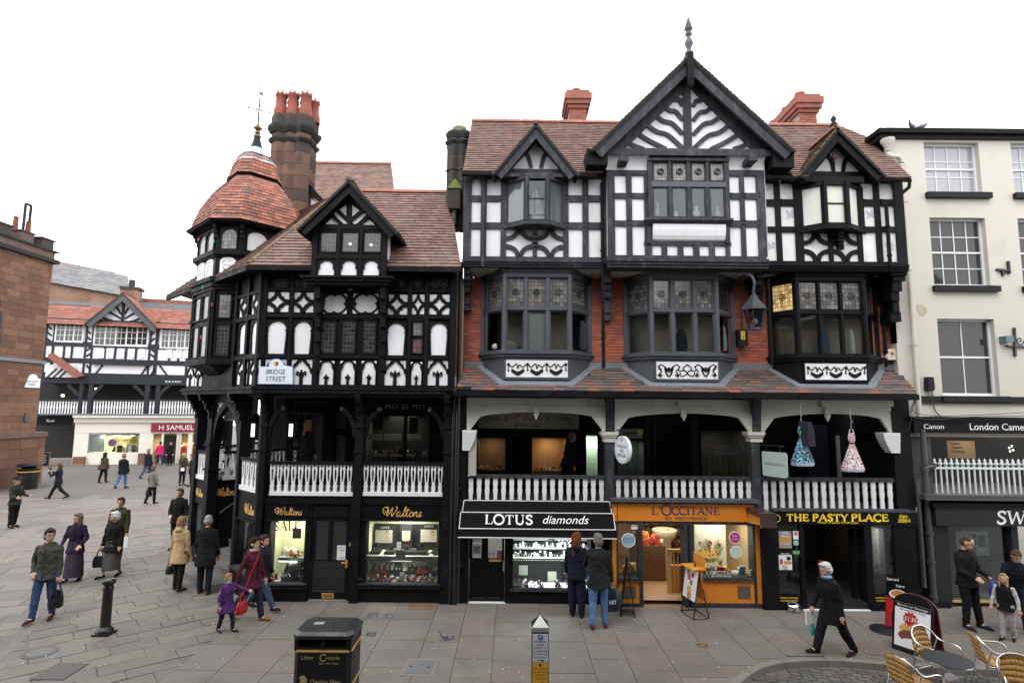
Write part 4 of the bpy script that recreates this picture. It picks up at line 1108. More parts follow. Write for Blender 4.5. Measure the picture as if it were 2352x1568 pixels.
def arch_beam(x0,x1,yo):
 xm=(x0+x1)/2;hw=(x1-x0)/2
 pts=[(x0,914+yo),(x1,914+yo),(x1,990+yo),(x1-8,990+yo)]
 for i in range(15):
  t=i/14;x=x1-10-t*2*(hw-10);q=abs(x-xm)/(hw-10)
  pts.append((x,946+yo+12*q**2+26*max(0,(q-.8)/.2)**2.2))
 pts+=[(x0+8,990+yo),(x0,990+yo)]
 a=MB().ppoly(FG,pts,-.06,.03).o('arched_beam',OFFW,gal)
 pr('beam_moulding',OFFW,a,FG,x0,914+yo,x1,922+yo,.03,.10);pr('beam_moulding',OFFW,a,FG,x0,922+yo,x1,928+yo,.03,.065);pr('beam_moulding',OFFW,a,FG,x0,931+yo,x1,937+yo,.03,.05)
 u,z=FG.px(xm,944+yo,.06)
 pr('keystone',OFFW,a,FG,xm-12,915+yo,xm+12,929+yo,.03,.14)
 MB().poly(FG,[(u-.055,z+.12),(u+.055,z+.12),(u+.055,z-.02),(u,z-.06),(u-.055,z-.02)],.03,.1).o('pendant',OFFW,a)
 MB().poly(FG,[(u-.07,z-.06),(u-.04,z-.02),(u+.04,z-.02),(u+.07,z-.06),(u,z-.2)],.03,.09).o('pendant',OFFW,a)
arch_beam(1072,1391,0);arch_beam(1412,1728,3);arch_beam(1748,2052,4)
for x,yb in((1401,1150),(1738,1170)):
 pr('post',CHAR,gal,FG,x-10,1012,x+10,1178,-.12,.1)
 b=MB()
 for i,(w,ya,yc)in enumerate(((20,992,999),(17,999,1004),(14,1004,1015))):b.prect(FG,x-w,ya,x+w,yc,-.18,.18-.03*i)
 b.o('capital',OFFW,gal)
 b=MB()
 for i in range(9):
  y0=913+9*i;o=.40-.34*math.sin(min(1,i/6)*math.pi/2)+(.03 if i%3==0 else 0);b.prect(FG,x-7,y0,x+8,y0+9.2,-.1,o)
 b.o('bracket',CHAR,gal)
for x0,x1,y0 in((1062,1094,988),(2030,2068,994)):
 b=MB();s=1 if x0>1500 else-1
 for i in range(8):
  t=i/7;w=(x1-x0)*(1-.45*t**1.5);xa=x1-w if s>0 else x0
  b.prect(FG,xa,y0+46*t*7/8,xa+w,y0+46*(t*7/8+.125),-.1,.22-.08*t)
 b.o('console',WPAINT,gal)
pr('post',BLACK,gal,FG,1056,990,1072,1150,-.1,.06);pr('post',BLACK,gal,FG,2054,905,2076,1180,-.2,.05)
GREYBOX=mat('grey_meter_box',(.34,.33,.31),.6,.06)
mb_=root('meter_box',FG.w(*FG.px(1084,1160,.1),.1),'tall grey metal cabinet at the left end of the brick house gallery','cabinet')
pr('body',GREYBOX,mb_,FG,1076,1004,1094,1093,-.1,.1);pr('door',GREYBOX,mb_,FG,1078,1038,1093,1092,.1,.12)
balustrade(gal,FG,1072,1391,1091,1098,1172,17,PROF1,WPAINT,0,CHAR)
balustrade(gal,FG,1411,1729,1094,1101,1172,17,PROF1,WPAINT,0,CHAR)
balustrade(gal,FG,1749,2054,1097,1105,1175,16,PROF1,WPAINT,0,CHAR)
pr('baluster_foot_rail',CHAR,gal,FG,1056,1172,2076,1180,-.1,.05)
FB=Fr((0,16.3,0))
SIGNB=mat('stone_coloured_board',(.26,.25,.215),.7,.06)
sb=pr('gallery_sign',SIGNB,gal,FB,1098,938,1330,984,0,.06)
CHOC=DLET
text(FB,'THE',1211,963,9,CHOC,sb,.07);text(FB,'JEWELLERS',1212,976,9,CHOC,sb,.07)
for i,ch in enumerate('POWELLS'):
 t=(i-3)/3;text(FB,ch,1211+t*47,951+11*t*t,13,CHOC,sb,.07)
text(FB,'EST.1966',1132,961,6.5,CHOC,sb,.07);text(FB,'EST.1966',1291,961,6.5,CHOC,sb,.07)
pr('shopfront',BLKSIGN,gal,FB,1060,984,1345,1000,-.02,.05)
for x0,x1 in((1060,1072),(1090,1098),(1162,1176),(1195,1218),(1305,1345)):pr('shopfront_post',BLKSIGN,gal,FB,x0,1000,x1,1160,-.05,.05)
def lit_case(x0,x1,y0,y1,ys,fr,m,pw,depth=.8,col=(1,.72,.42)):
 u0,u1,z0,z1=room(fr,x0,y0,x1,y1,-depth,-.02,m,gal)
 zs=fr.px((x0+x1)/2,ys,-.1)[1]
 MB().rect(fr,u0,u1,zs-.03,zs,-depth+.05,-.05).o('display_shelf',DARKFL,gal)
 MB().rect(fr,u0,u1,z0,z1,-.015,-.01).o('shop_pane',GLASS,gal)
 lamp(fr.w((u0+u1)/2,z1-.05,-depth/2),pw,.3,col)
 return u0,u1,zs,depth
JEWG=mat('gold_jewellery',(.75,.5,.2),.2,.2,40,metal=.8);JEWS=mat('silver_jewellery',(.75,.75,.75),.2,.2,40,metal=.8);JEWR=mat('red_velvet_pad',(.45,.02,.02),.6,.1);JEWB=mat('black_velvet_pad',(.012,.012,.013),.9,.1);JEWW=mat('white_pad',(.75,.74,.68),.7,.05)
def trinkets(fr,u0,u1,z,d0,d1,n,parent,mats,smin=.015,smax=.05,name='jewellery'):
 bs={m.name:MB()for m in mats}
 for i in range(n):
  m=RND.choice(mats);b=bs[m.name];u=RND.uniform(u0+.04,u1-.04);d=RND.uniform(d0,d1);s=RND.uniform(smin,smax);p=fr.w(u,z,d)
  if i%3:b.boxw(p,s,s*.7,s*RND.uniform(.6,2.2),RND.uniform(-.4,.4))
  else:b.ball(p+Vector((0,0,s)),s*.6,6,s)
 for k,b in bs.items():
  if b.f:b.o(name,MATS[k],parent,kind='stuff')
q=lit_case(1098,1160,1004,1165,1076,FB,mat('brown_case',(.10,.06,.03),.8,.1),3);trinkets(FB,*q[:2],q[2],-.6,-.1,55,gal,[JEWG,JEWB,JEWW,JEWG,JEWR])
q=lit_case(1222,1300,1004,1165,1080,FB,mat('tan_case',(.28,.16,.07),.8,.1),4.5);trinkets(FB,*q[:2],q[2],-.6,-.1,45,gal,[JEWG,JEWB,JEWW,JEWG,JEWR])
q=lit_case(1347,1372,1000,1110,1100,FB,mat('pale_green_case',(.38,.44,.36),.8,.1),6,.5,(.9,1,.85));trinkets(FB,*q[:2],q[2],-.4,-.1,10,gal,[JEWS,JEWB])
pr('shopfront',mat('dark_grey_front',(.03,.034,.034),.6,.1),gal,FB,1378,1010,1420,1165,-.05,.05)
g2=pr('gallery_banner',mat('pale_banner',(.25,.26,.26),.8,.05),gal,FB,1420,984,1476,1006,.02,.04)
text(FB,'Tinnitt',1443,993,9,DLET,g2,.05,shear=.3)
MB().ppoly(FB,[(1463,990),(1467,986),(1471,990),(1475,986),(1479,990),(1471,1001)],.041,.05).o('heart',YEL,g2)
q=room(FB,1420,1010,1480,1160,-.8,0,mat('dim_case',(.12,.13,.12),.8,.2),gal);MB().rect(FB,*q,-.01,0).o('shop_pane',GLASS,gal)
lamp(FB.w((q[0]+q[1])/2,q[3]-.05,-.4),.9,.3,(.95,1,.9));trinkets(FB,q[0],q[1],q[2]+.05,-.6,-.1,16,gal,[JEWW,JEWB,JEWS],.08,.2,'display_goods')
for x0,x1 in((1484,1492),(1502,1508),(1590,1606)):pr('shopfront_post',DKGREY,gal,FB,x0,960,x1,1165,-.05,.05)
q=room(FB,1612,990,1720,1160,-1.2,0,mat('dim_case2',(.09,.075,.06),.8,.3),gal);lamp(FB.w((q[0]+q[1])/2,q[3]-.05,-.6),1.2,.4,(1,.9,.75))
MB().rect(FB,*q,-.01,0).o('shop_pane',GLASS,gal)
g3_=pr('gallery_banner',mat('grey_banner',(.2,.2,.2),.8,.05),gal,FB,1640,1022,1702,1046,.02,.04);text(FB,'CC',1676,1031,10,DLET,g3_,.05)
trinkets(FB,q[0],q[1],q[2]+.05,-.9,-.2,22,gal,[BLUECL,LINEN,DKCLOTH,JEWR],.08,.22,'display_goods')
pr('side_wall',mat('pale_grey_wall',(.32,.32,.34),.8,.05),gal,FB,1990,970,2075,1175,.3,.4)
for x0,x1 in((1928,1934),(1962,1968),(1990,1996)):pr('door_frame',WCARD,gal,FB,x0,1000,x1,1175,.1,.2)
q=room(FB,1935,1005,1990,1160,-.9,.1,mat('olive_case',(.22,.19,.1),.8,.2),gal);lamp(FB.w((q[0]+q[1])/2,q[3]-.05,-.4),2.5,.4,(1,.92,.6))
pr('door_leaf',mat('navy_door',(.02,.024,.05),.6,.1),gal,FB,1858,975,1905,1170,-.05,.05)
lamp(FG.w(FG.px(1560,930,-2)[0],zt-.08,-2),1.2,.8,(1,.93,.85));lamp(FG.w(FG.px(1200,930,-1.6)[0],zt-.08,-1.7),1.5,.8,(1,.9,.8));lamp(FG.w(FG.px(1930,930,-1.8)[0],zt-.08,-1.8),2,.8,(1,.97,.95))
F1=Fr((0,13.4,0));F2=Fr((0,13.24,0));F3=Fr((0,13.16,0))
MB().prect(F1,1056,1178,1075,1392,-.3,.05).o('corner_pier',BLACK,GH)
s1=bpy.data.objects.new('jeweller_shopfront',None);link(s1,GH)
pr('fascia',BLKSIGN,s1,F1,1070,1172,1402,1228,-.3,0)
pr('plinth',BLACK,s1,F1,1163,1356,1402,1389,-.3,.03)
pr('sill',CHAR,s1,F1,1172,1353,1380,1359,-.05,.08)
pr('post',BLACK,s1,F1,1159,1222,1178,1389,-.3,.02);pr('post',BLACK,s1,F1,1358,1222,1404,1389,-.3,.02)
dr=pr('door',BLACK,s1,F1,1078,1282,1158,1384,-.12,-.06)
pr('door_rail',BLACK,dr,F1,1078,1222,1158,1226,-.12,-.05)
for x0,x1 in((1078,1085),(1106,1121),(1153,1158)):pr('door_stile',BLACK,dr,F1,x0,1226,x1,1282,-.12,-.05)
for x0,x1 in((1085,1112),(1120,1150)):pr('door_panel',CHAR,dr,F1,x0,1372,x1,1374,-.06,-.045);pr('door_panel',BLKSIGN,dr,F1,x0,1296,x1,1366,-.06,-.05)
for x0,x1 in((1085,1106),(1121,1153)):pr('door_glass',GLASS,dr,F1,x0,1226,x1,1281,-.09,-.085)
pr('letter_plate',GOLD,dr,F1,1123,1284,1151,1289,-.06,-.03)
pr('handle',mat('brushed_steel',(.4,.4,.4),.3,.1,metal=.8),dr,F1,1155,1288,1158.5,1312,-.05,.02)
pr('threshold',WCARD,s1,F1,1076,1384,1162,1387,-.2,.05)
def notice(fr,x0,y0,x1,y1,d,par,lines,label=None,card=WCARD,ink=DLET,name='notice'):
 n=pr(name,card,par,fr,x0,y0,x1,y1,d-.006,d)
 for i,(s,ry,hp)in enumerate(lines):text(fr,s,(x0+x1)/2,y0+(y1-y0)*ry,hp,ink,n,d+.003)
 return n
PHOTO=mat('printed_picture',(.25,.25,.25),.5,.5,18,rand=None);
notice(F1,1086,1226,1105,1244,-.075,dr,[]);n=notice(F1,1086,1250,1105,1280,-.075,dr,[]);pr('printed_picture',PHOTO,n,F1,1088,1253,1103,1270,-.076,-.07)
n=notice(F1,1142,1264,1153,1281,-.07,dr,[('Please',.2,3),('Ring',.52,3),('Bell',.84,3)],card=REDL,ink=WLET)
notice(F1,1122,1268,1138,1280,-.07,dr,[('Ladysmart',.25,2.6)],card=WCARD,ink=REDL)
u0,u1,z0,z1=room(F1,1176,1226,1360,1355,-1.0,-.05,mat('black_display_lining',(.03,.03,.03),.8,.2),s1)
MB().rect(F1,u0,u1,z0,z1,-.045,-.04).o('shop_window_pane',GLASS,s1)
zs=zpx(1281,-.3)
for d,z in((-.85,zs+.30),(-.6,zs+.15),(-.3,zs)):
 MB().rect(F1,u0+.02,u1-.02,z-.03,z,d-.25,d+.1).o('display_step',JEWW if d==-.3 else mat('grey_display',(.3,.3,.3),.5),s1)
 b=MB();w_=MB();u=u0+.08
 while u<u1-.12:
  for r in range(2):
   k=RND.uniform(.028,.05);p=F1.w(u,z,d-.16+r*.13)
   (b if RND.random()<.55 else w_).boxw(p,k,.05,RND.uniform(.03,.1),RND.uniform(-.2,.2))
  u+=RND.uniform(.05,.075)
 b.o('black_display_pads',JEWB,s1,kind='stuff');w_.o('white_display_pads',JEWW,s1,kind='stuff')
 trinkets(F1,u0,u1,z,d-.2,d+.06,60,s1,[JEWS,JEWS,JEWW],.012,.026)
MB().rect(F1,u0,u1,zs-.04,zs-.015,-.1,-.06).o('shelf_edge',SHELF,s1)
z=z0;trinkets(F1,u0+.1,u1,z,-.7,-.1,90,s1,[JEWS,JEWB,JEWW,JEWS,mat('purple_pad',(.25,.05,.22),.8)],.02,.055)
for x in(1226,1262,1300,1335):
 u,_=F1.px(x,1345,-.3);MB().rect(F1,u-.13,u+.13,z0,z0+.025,-.55,-.15).o('jewellery_tray',JEWW,s1)
for x,y,d in((1202,1306,-.7),(1268,1320,-.6)):
 pr('display_card',mat('pale_green_card',(.35,.38,.3),.7),s1,F1,x-10,y-8,x+10,y+14,d-.01,d)
lamp(F1.w((u0+u1)/2,z1-.04,-.35),16,1.5,(.95,.98,1),.2);lamp(F1.w((u0+u1)/2,zs-.06,-.22),12,1.5,(.95,.98,1),.2)
nk=root('necklace_bust',F1.w(*F1.px(1267,1254,-.25),-.25),'white necklace bust on its stand in the black jeweller window','display bust')
MB().lathe(nk.location,[(.05,0),(.02,.02),(.02,.1),(.09,.16),(.11,.24),(.09,.34),(.04,.38)],12,sy=.5).o('bust',JEWW,nk)
MB().tube(bend([nk.location+Vector((math.sin(t)*.07,-.065,.25-.09*math.cos(t)))for t in[-2,-1,0,1,2]],4),.008,5).o('necklace',JEWS,nk)
for x in(1288,1306,1322):
 c=F1.w(*F1.px(x,1238,-.4),-.4);b=MB().tube(bend([c+Vector((math.sin(t)*.06,0,-.1*math.cos(t)+.02))for t in[-2.4,-1.2,0,1.2,2.4]],4),.010,5);o=b.o('hanging_necklace',JEWS);tag(o,{1288:'silver necklace hanging nearest the white bust in the jeweller window',1306:'middle one of three silver necklaces hanging in the jeweller window',1322:'silver necklace hanging farthest from the white bust in the jeweller window'}[x],'necklace','necklaces hung in the jeweller window')
aw=root('shop_awning',F1.w(*F1.px(1234,1180,0),0),'black canvas shop awning with white piping and lettering over the jeweller','awning')
zt_,zm1,zm2,zb=[F1.px(1234,y,0)[1]for y in(1146,1176,1210,1226)]
CANV=mat('black_canvas',(.007,.007,.008),.85,.3,3,.3,40,spec=.1)
ua,ub=F1.px(1066,1150,.12)[0],F1.px(1400,1150,.12)[0]
YZ=Fr((0,0,0),(0,1,0),(0,0,1))
prof=[(13.46,zt_),(13.28,zt_-.03),(13.17,zm1+.02),(13.02,zm2+.03),(12.98,zb+.03),(12.99,zb+.03),(13.06,zm2+.02),(13.38,zm2+.06),(13.46,zm1)]
MB().poly(YZ,[prof[0],prof[1],prof[2],prof[8]],ua-.0,ub+.0).o('cassette',CANV,aw)
MB().poly(YZ,[prof[2],prof[3],prof[6],prof[7],prof[8]],ua-.06,ub+.06).o('canopy',CANV,aw)
MB().poly(YZ,[(13.02,zm2+.03),(12.985,zb+.0),(12.995,zb+.0),(13.05,zm2+.02)],ua-.1,ub+.1).o('valance',CANV,aw)
PIP=mat('white_piping',(.7,.7,.7),.6)
def pipe(par,y,z,e,r=.012):MB().tube([(ua-e,y,z),(ub+e,y,z)],r,6).o('piping',PIP,par)
pipe(aw,13.28,zt_-.02,0);pipe(aw,13.165,zm1+.03,.04);pipe(aw,13.01,zm2+.035,.08);pipe(aw,12.98,zb+.005,.1)
for e,uu in((-1,ua),(1,ub)):
 MB().tube([(uu,13.28,zt_-.02),(uu+e*.03,13.165,zm1+.03)],.01,6).o('piping',PIP,aw);MB().tube([(uu+e*.06,13.16,zm1+.03),(uu+e*.08,13.01,zm2+.03)],.01,6).o('piping',PIP,aw)
FA=Fr((0,13.02,zm2+.03),(1,0,0),(0,.15,zm1-.01-zm2))
serif(FA,'LOTUS',1113,1224,1182,1203,WLET,aw,.02,.2,.075,th=.008)
text(FA,'diamonds',1297,1194,19,WLET,aw,.02,shear=.35,w=1.02)
s2=bpy.data.objects.new('cosmetics_shopfront',None);link(s2,GH)
pr('fascia_ledge',SLATEGREY,s2,F2,1404,1147,1746,1154,-.2,.16)
sg=pr('shop_sign',ORANGE,s2,F2,1419,1157,1733,1197,-.1,.05)
pr('sign_frame',CHAR,s2,F2,1404,1154,1740,1204,-.3,.02)
serif(F2,"L'",1497,1519,1164,1181,PURL,sg,.056,.19,.09)
serif(F2,'O',1519,1543,1159,1182,PURL,sg,.056,.16,.08);serif(F2,'CCITANE',1543,1653,1164,1181,PURL,sg,.056,.19,.09)
serif(F2,'EN',1527,1543,1187,1193,PURL,sg,.056,.17,.11);serif(F2,'PROVENCE',1551,1624,1187,1193,PURL,sg,.056,.17,.11)
for x0,x1,y0 in((1407,1417,1157),(1407,1416,1202),(1738,1750,1204)):pr('pilaster_panel',ORANGE,s2,F2,x0,y0,x1,1196 if y0==1157 else 1386,-.1,.045)
pr('pilaster',CHAR,s2,F2,1403,1157,1420,1394,-.3,.03);pr('pilaster',CHAR,s2,F2,1732,1157,1752,1402,-.3,.03)
for x0,x1 in((1468,1477),(1573,1580),(1586,1596)):pr('post',CHAR,s2,F2,x0,1200,x1,1395,-.3,.03)
for x0,x1 in((1420,1468),(1596,1732)):
 pr('sill',CHAR,s2,F2,x0-1,1327,x1+1,1334,-.3,.08);pr('plinth',CHAR,s2,F2,x0-1,1385,x1+1,1396+(x0>1500)*4,-.3,.03)
 pn=pr('stall_riser',ORANGE,s2,F2,x0-1,1334,x1+1,1385,-.3,.015)
 q=(1430,1460)if x0<1500 else(1695,1724)
 gr=pr('vent_grille',mat('grille_back',(.05,.045,.04),.6),pn,F2,q[0],1345,q[1],1374,.015,.022)
 b=MB()
 for i in range(11):b.prect(F2,q[0]+1,1346.2+i*2.5,q[1]-1,1347.4+i*2.5,.022,.032)
 for i in(1,2):b.prect(F2,q[0]+(q[1]-q[0])*i/3-.7,1345,q[0]+(q[1]-q[0])*i/3+.7,1374,.022,.034)
 b.o('grille_slats',mat('bronze_grille',(.16,.13,.09),.5),pn,kind='stuff')
WOODF=mat('shop_wood_floor',(.30,.19,.11),.6,.25,2,stretch=(1,6,1));WALLW=mat('warm_wall',(.42,.28,.15),.8,.2,1.5)
u0,u1=F2.px(1420,1300,-.1)[0],F2.px(1732,1300,-.1)[0];z0,z1=.12,F2.px(1500,1200,0)[1]
P=[F2.w(u0,z0,-.1),F2.w(u1,z0,-.1),F2.w(u1,z0,-4),F2.w(u0,z0,-4)]
MB().add(P,[(0,1,2,3)]).o('shop_floor',WOODF,s2)
MB().rect(F2,u0,u1,z0,z1,-4.1,-4).o('back_wall',WALLW,s2);MB().rect(F2,u0-.05,u0,z0,z1,-4,-.1).o('side_wall',WALLW,s2);MB().rect(F2,u1,u1+.05,z0,z1,-4,-.1).o('side_wall',WALLW,s2)
MB().rect(F2,u0,u1,z1,z1+.06,-4,-.1).o('shop_ceiling',mat('cream_ceiling',(.6,.55,.45),.8),s2)
pr('door_step',WOODF,s2,F2,1477,1393,1573,1397,-.6,.03)
lamp(F2.w((u0+u1)/2-.2,z1-.06,-1.6),20,1.6,(1,.84,.6));lamp(F2.w(F2.px(1660,1210,-.4)[0],z1-.06,-.45),11,.8,(1,.92,.7))
for x0,x1 in((1420,1468),(1596,1732)):pr('shop_window_pane',GLASS,s2,F2,x0,1200,x1,1327,-.02,-.012)
pr('shop_window_pane',GLASS,s2,F2,1580,1204,1586,1390,-.02,-.012)
WOODC=mat('honey_wood',(.42,.25,.11),.5,.2,3,stretch=(6,6,1));DKWOOD=mat('dark_brown_wood',(.10,.055,.03),.5,.25,3)
PROD=[mat('orange_pack',(.55,.22,.04),.5),mat('red_pack',(.45,.05,.04),.5),mat('yellow_pack',(.6,.45,.1),.5),mat('green_pack',(.12,.3,.1),.5),mat('lilac_pack',(.35,.3,.45),.5),mat('white_pack',(.65,.62,.55),.5)]
sh=root('shelf_unit',F2.w(-0+F2.px(1500,1300,-3.8)[0],z0,-3.8),'tall shelves of boxed soaps at the back of the orange shop','shelves')
ub_,uc_=F2.px(1455,1300,-3.7)[0],F2.px(1588,1300,-3.7)[0]
for i in range(6):MB().rect(F2,ub_,uc_,z0+.3*i,z0+.3*i+.03,-3.98,-3.65).o('shelf',DKWOOD,sh)
for i in range(5):trinkets(F2,ub_,uc_,z0+.03+.3*i,-3.9,-3.68,26,sh,PROD,.06,.12,'packs')
ct=root('shop_counter',F2.w(F2.px(1500,1370,-1.6)[0],z0,-1.6),'dark wooden counter piled with red packs inside the orange shop door','counter')
ua2=F2.px(1460,1300,-1.5)[0];MB().rect(F2,ua2,ua2+.75,z0,z0+.85,-2.2,-1.5).o('body',DKWOOD,ct);trinkets(F2,ua2,ua2+.75,z0+.85,-2.1,-1.55,24,ct,[PROD[1],PROD[0],PROD[1],PROD[5]],.06,.14,'packs')
bs=root('wash_basin',F2.w(F2.px(1528,1300,-2.2)[0],z0+1.0,-2.2),'pale round basin on a brown stand inside the orange shop','basin')
MB().lathe(bs.location,[(.2,-1),(.16,-.2),(.28,-.05),(.33,.1),(.30,.12),(.26,.04),(.05,0)],18).o('bowl',mat('pale_stone_bowl',(.5,.45,.36),.5),bs)
gt=root('stair_gate',F2.w(F2.px(1555,1390,-.55)[0],z0,-.55),'honey coloured wooden banister just inside the orange shop doorway','banister')
ua3=F2.px(1538,1300,-.6)[0];ub3=F2.px(1576,1300,-.6)[0]
for u in(ua3,ub3):MB().rect(F2,u-.035,u+.035,z0,z0+.98,-.66,-.59).o('newel',WOODC,gt)
MB().rect(F2,ua3,ub3,z0+.92,z0+.99,-.66,-.58).o('handrail',WOODC,gt)
for i in range(3):MB().rect(F2,ua3+.1+.09*i,ua3+.13+.09*i,z0+.05,z0+.92,-.64,-.61).o('baluster',WOODC,gt)
MB().rect(F2,ua3-.02,ub3,z0,z0+.6,-.78,-.68).o('panel',ORANGE,gt)
st_=root('staircase',F2.w(F2.px(1560,1280,-2.4)[0],z0,-2.4),'dark sloping staircase string seen at the right of the orange shop interior','stairs')
MB().poly(F2,[F2.px(1533,1216,-2.4),F2.px(1541,1216,-2.4),F2.px(1600,1330,-2.4),F2.px(1590,1330,-2.4)],-3.4,-2.4).o('string',DKWOOD,st_)
dp=root('window_display',F2.w(F2.px(1660,1320,-.4)[0],z0,-.4),'white flower poster backdrop in the orange shop window','poster')
pr('backboard',mat('pale_poster',(.62,.60,.55),.7,.05),dp,F2,1597,1196,1668,1330,-.95,-.9);pr('side_board',WALLW,dp,F2,1700,1205,1735,1330,-.9,-.85)
b=MB();fl=MB();fl2=MB()
for i in range(60):
 x,y=RND.gauss(1632,17),RND.uniform(1232,1285);u,z=F2.px(x,y,-.89);u2,z2=F2.px(1632+(x-1632)*.3,1290,-.89);b.bar(F2,(u,z),(u2,z2),.008,-.89,-.885+i*.00005)
 if i<16:(fl if i%2 else fl2).ball(F2.w(u,z,-.88),.035,6)
b.o('printed_stems',mat('printed_green',(.14,.26,.06),.7),dp,kind='stuff');fl.o('printed_flowers',mat('printed_pink',(.5,.12,.14),.7),dp,kind='stuff');fl2.o('printed_flowers',mat('printed_dark_red',(.35,.03,.06),.7),dp,kind='stuff')
pr('printed_trough',PROD[2],dp,F2,1606,1262,1650,1282,-.89,-.87)
def ledge_items(x0,x1,y,d,n,mats,lab,s0,s1_):
 u0_,z_=F2.px(x0,y,d);u1_,_=F2.px(x1,y,d);t=root('display_goods',F2.w((u0_+u1_)/2,z_,d),lab,'display goods');trinkets(F2,u0_,u1_,z_,d-.15,d+.1,n,t,mats,s0,s1_,'packs');return t
MB().rect(F2,F2.px(1597,1300,-.3)[0],F2.px(1734,1300,-.3)[0],F2.px(1650,1331,-.1)[1]-.03,F2.px(1650,1331,-.1)[1],-.9,-.03).o('display_base',PROD[5],s2)
ledge_items(1600,1690,1326,-.3,22,[PROD[4],PROD[0],PROD[1],PROD[5],PROD[2]],'gift boxes and tubes piled at the foot of the orange shop window',.06,.14)
ledge_items(1700,1730,1326,-.2,8,[mat('sky_blue_card',(.2,.42,.6),.5),PROD[5]],'small picture cards at the right end of the orange shop window',.06,.12)
ledge_items(1424,1462,1326,-.4,10,[PROD[2],PROD[5],PROD[0]],'yellow gift boxes at the foot of the small left window of the orange shop',.08,.18)
GRN=mat('bright_leaf',(.12,.30,.05),.7,.3,20)
for x,y,d,h,lab in((1634,1318,-.25,.26,'bright green potted grass low in the orange shop window'),(1654,1298,-.5,.22,'small green plant behind the potted grass in the orange shop window')):
 c=F2.w(*F2.px(x,y,d),d);t=root('potted_plant',c,lab,'plant');b=MB()
 for i in range(50):
  a,l=RND.uniform(0,6.28),RND.uniform(.5,1)*h;e=c+Vector((math.cos(a)*l*.5,math.sin(a)*l*.3,l));b.add([c+Vector((math.cos(a)*.02-.006,0,0)),c+Vector((math.cos(a)*.02+.006,0,0)),e],[(0,1,2)])
 b.o('leaves',GRN,t,kind='stuff');MB().lathe(c-Vector((0,0,.1)),[(.05,0),(.07,.1)],10).o('pot',PROD[0],t)
def disc(fr,x,y,r,d,m,lab,lines,ink,par):
 u,z=fr.px(x,y,d);k=.0093*r;n=24
 o=MB().poly(fr,[(u+k*math.cos(2*math.pi*i/n),z+k*math.sin(2*math.pi*i/n))for i in range(n)],d-.004,d).o('round_sticker',WCARD,par)
 MB().poly(fr,[(u+k*.88*math.cos(2*math.pi*i/n),z+k*.88*math.sin(2*math.pi*i/n))for i in range(n)],d,d+.002).o('sticker_face',m,o)
 for s,dy,h in lines:text(fr,s,x,y+dy,h,ink,o,d+.004)
disc(F2,1443.5,1240,17,0,mat('pale_blue_sticker',(.30,.45,.55),.5),'',[('IMMORTELLE',-4,3),('COLLECTION',2,3)],BLUEL,s2)
disc(F2,1688,1234,14.5,0,mat('magenta_sticker',(.42,.03,.2),.5),'',[('Peony',-4,3.4),('now here',3,3)],WLET,s2)
disc(F2,1690.5,1267,14.5,0,mat('mint_sticker',(.45,.60,.55),.5),'',[],WLET,s2)
notice(F2,1450,1204,1465,1215,0,s2,[('Ladysmart',.3,2.6)],ink=REDL)
serif(F2,"L'OCCITANE",1622,1692,1311,1318.5,WLET,s2,.0,.13,.06);serif(F2,'EN PROVENCE',1635,1679,1321,1324,WLET,s2,.0,.15,.1)
aw2=root('folded_awning',F2.w(*F2.px(1745,1180,.1),.1),'folded dark brown awning end with orange canvas jutting out beside the orange sign','awning')
MAROON=mat('dark_brown_metal',(.045,.025,.024),.4,.15)
P0=F2.w(*F2.px(1745,1164,.02),.02);e=Vector((.10,-1.0,-.10))
def slab(par,m,name,a,b,w0,h0,h1):
 return MB().hexa([a+Vector((-w0,0,-h0)),a+Vector((w0,0,-h0)),b+Vector((w0,0,-h1)),b+Vector((-w0,0,-h1)),a+Vector((-w0,0,0)),a+Vector((w0,0,0)),b+Vector((w0,0,0)),b+Vector((-w0,0,0))][::1]).o(name,m,par)
def box2(a,b,wx,zt0,zt1,zb0,zb1,name,m):
 MB().hexa([(b.x-wx,b.y,zb1),(b.x+wx,b.y,zb1),(a.x+wx,a.y,zb0),(a.x-wx,a.y,zb0),(b.x-wx,b.y,zt1),(b.x+wx,b.y,zt1),(a.x+wx,a.y,zt0),(a.x-wx,a.y,zt0)]).o(name,m,aw2)
ye=12.55;pe=Fr((0,ye,0));xe0,xe1=pe.px(1748,1190,0)[0],pe.px(1784,1190,0)[0];ze0,ze1=pe.px(1766,1179,0)[1],pe.px(1766,1212,0)[1]
a=Vector(((xe0+xe1)/2-.06,13.2,0));b_=Vector(((xe0+xe1)/2,ye,0));zz0=F2.px(1745,1164,0)[1]
box2(a,b_,(xe1-xe0)/2,zz0,ze0,zz0-.1,ze0-.09,'cassette',MAROON)
box2(a,b_+Vector((0,.06,0)),(xe1-xe0)/2-.05,zz0-.1,ze0-.09,zz0-.34,ze1+.03,'rolled_canvas',ORANGED)
box2(b_+Vector((0,.06,0)),b_,(xe1-xe0)/2,ze0-.09,ze0-.09,ze1-.02,ze1,'front_bar',MAROON)
pr('dividing_pier',BLACK,GH,F3,1752,1200,1788,1404,-.4,.06);pr('dividing_pier',CHAR,GH,F3,1727,1174,1752,1206,-.3,.03)
s3=bpy.data.objects.new('pasty_shopfront',None);link(s3,GH)
sg=pr('shop_sign',BLKSIGN,s3,F3,1779,1175,2107,1205,-.3,.06)
pr('sign_edge',CHAR,s3,F3,1779,1172,2107,1176,-.2,.1)
serif(F3,'THE',1807,1858,1180,1195.5,YEL,sg,.067,.27,.15);serif(F3,'PASTY',1866,1948,1180,1195.5,YEL,sg,.067,.27,.15);serif(F3,'PLACE',1955,2041,1180,1196,YEL,sg,.067,.27,.15)
text(F3,'Purveyor of Quality Cornish Pasties',1924,1199.5,4.6,YEL,sg,.067,shear=.3)
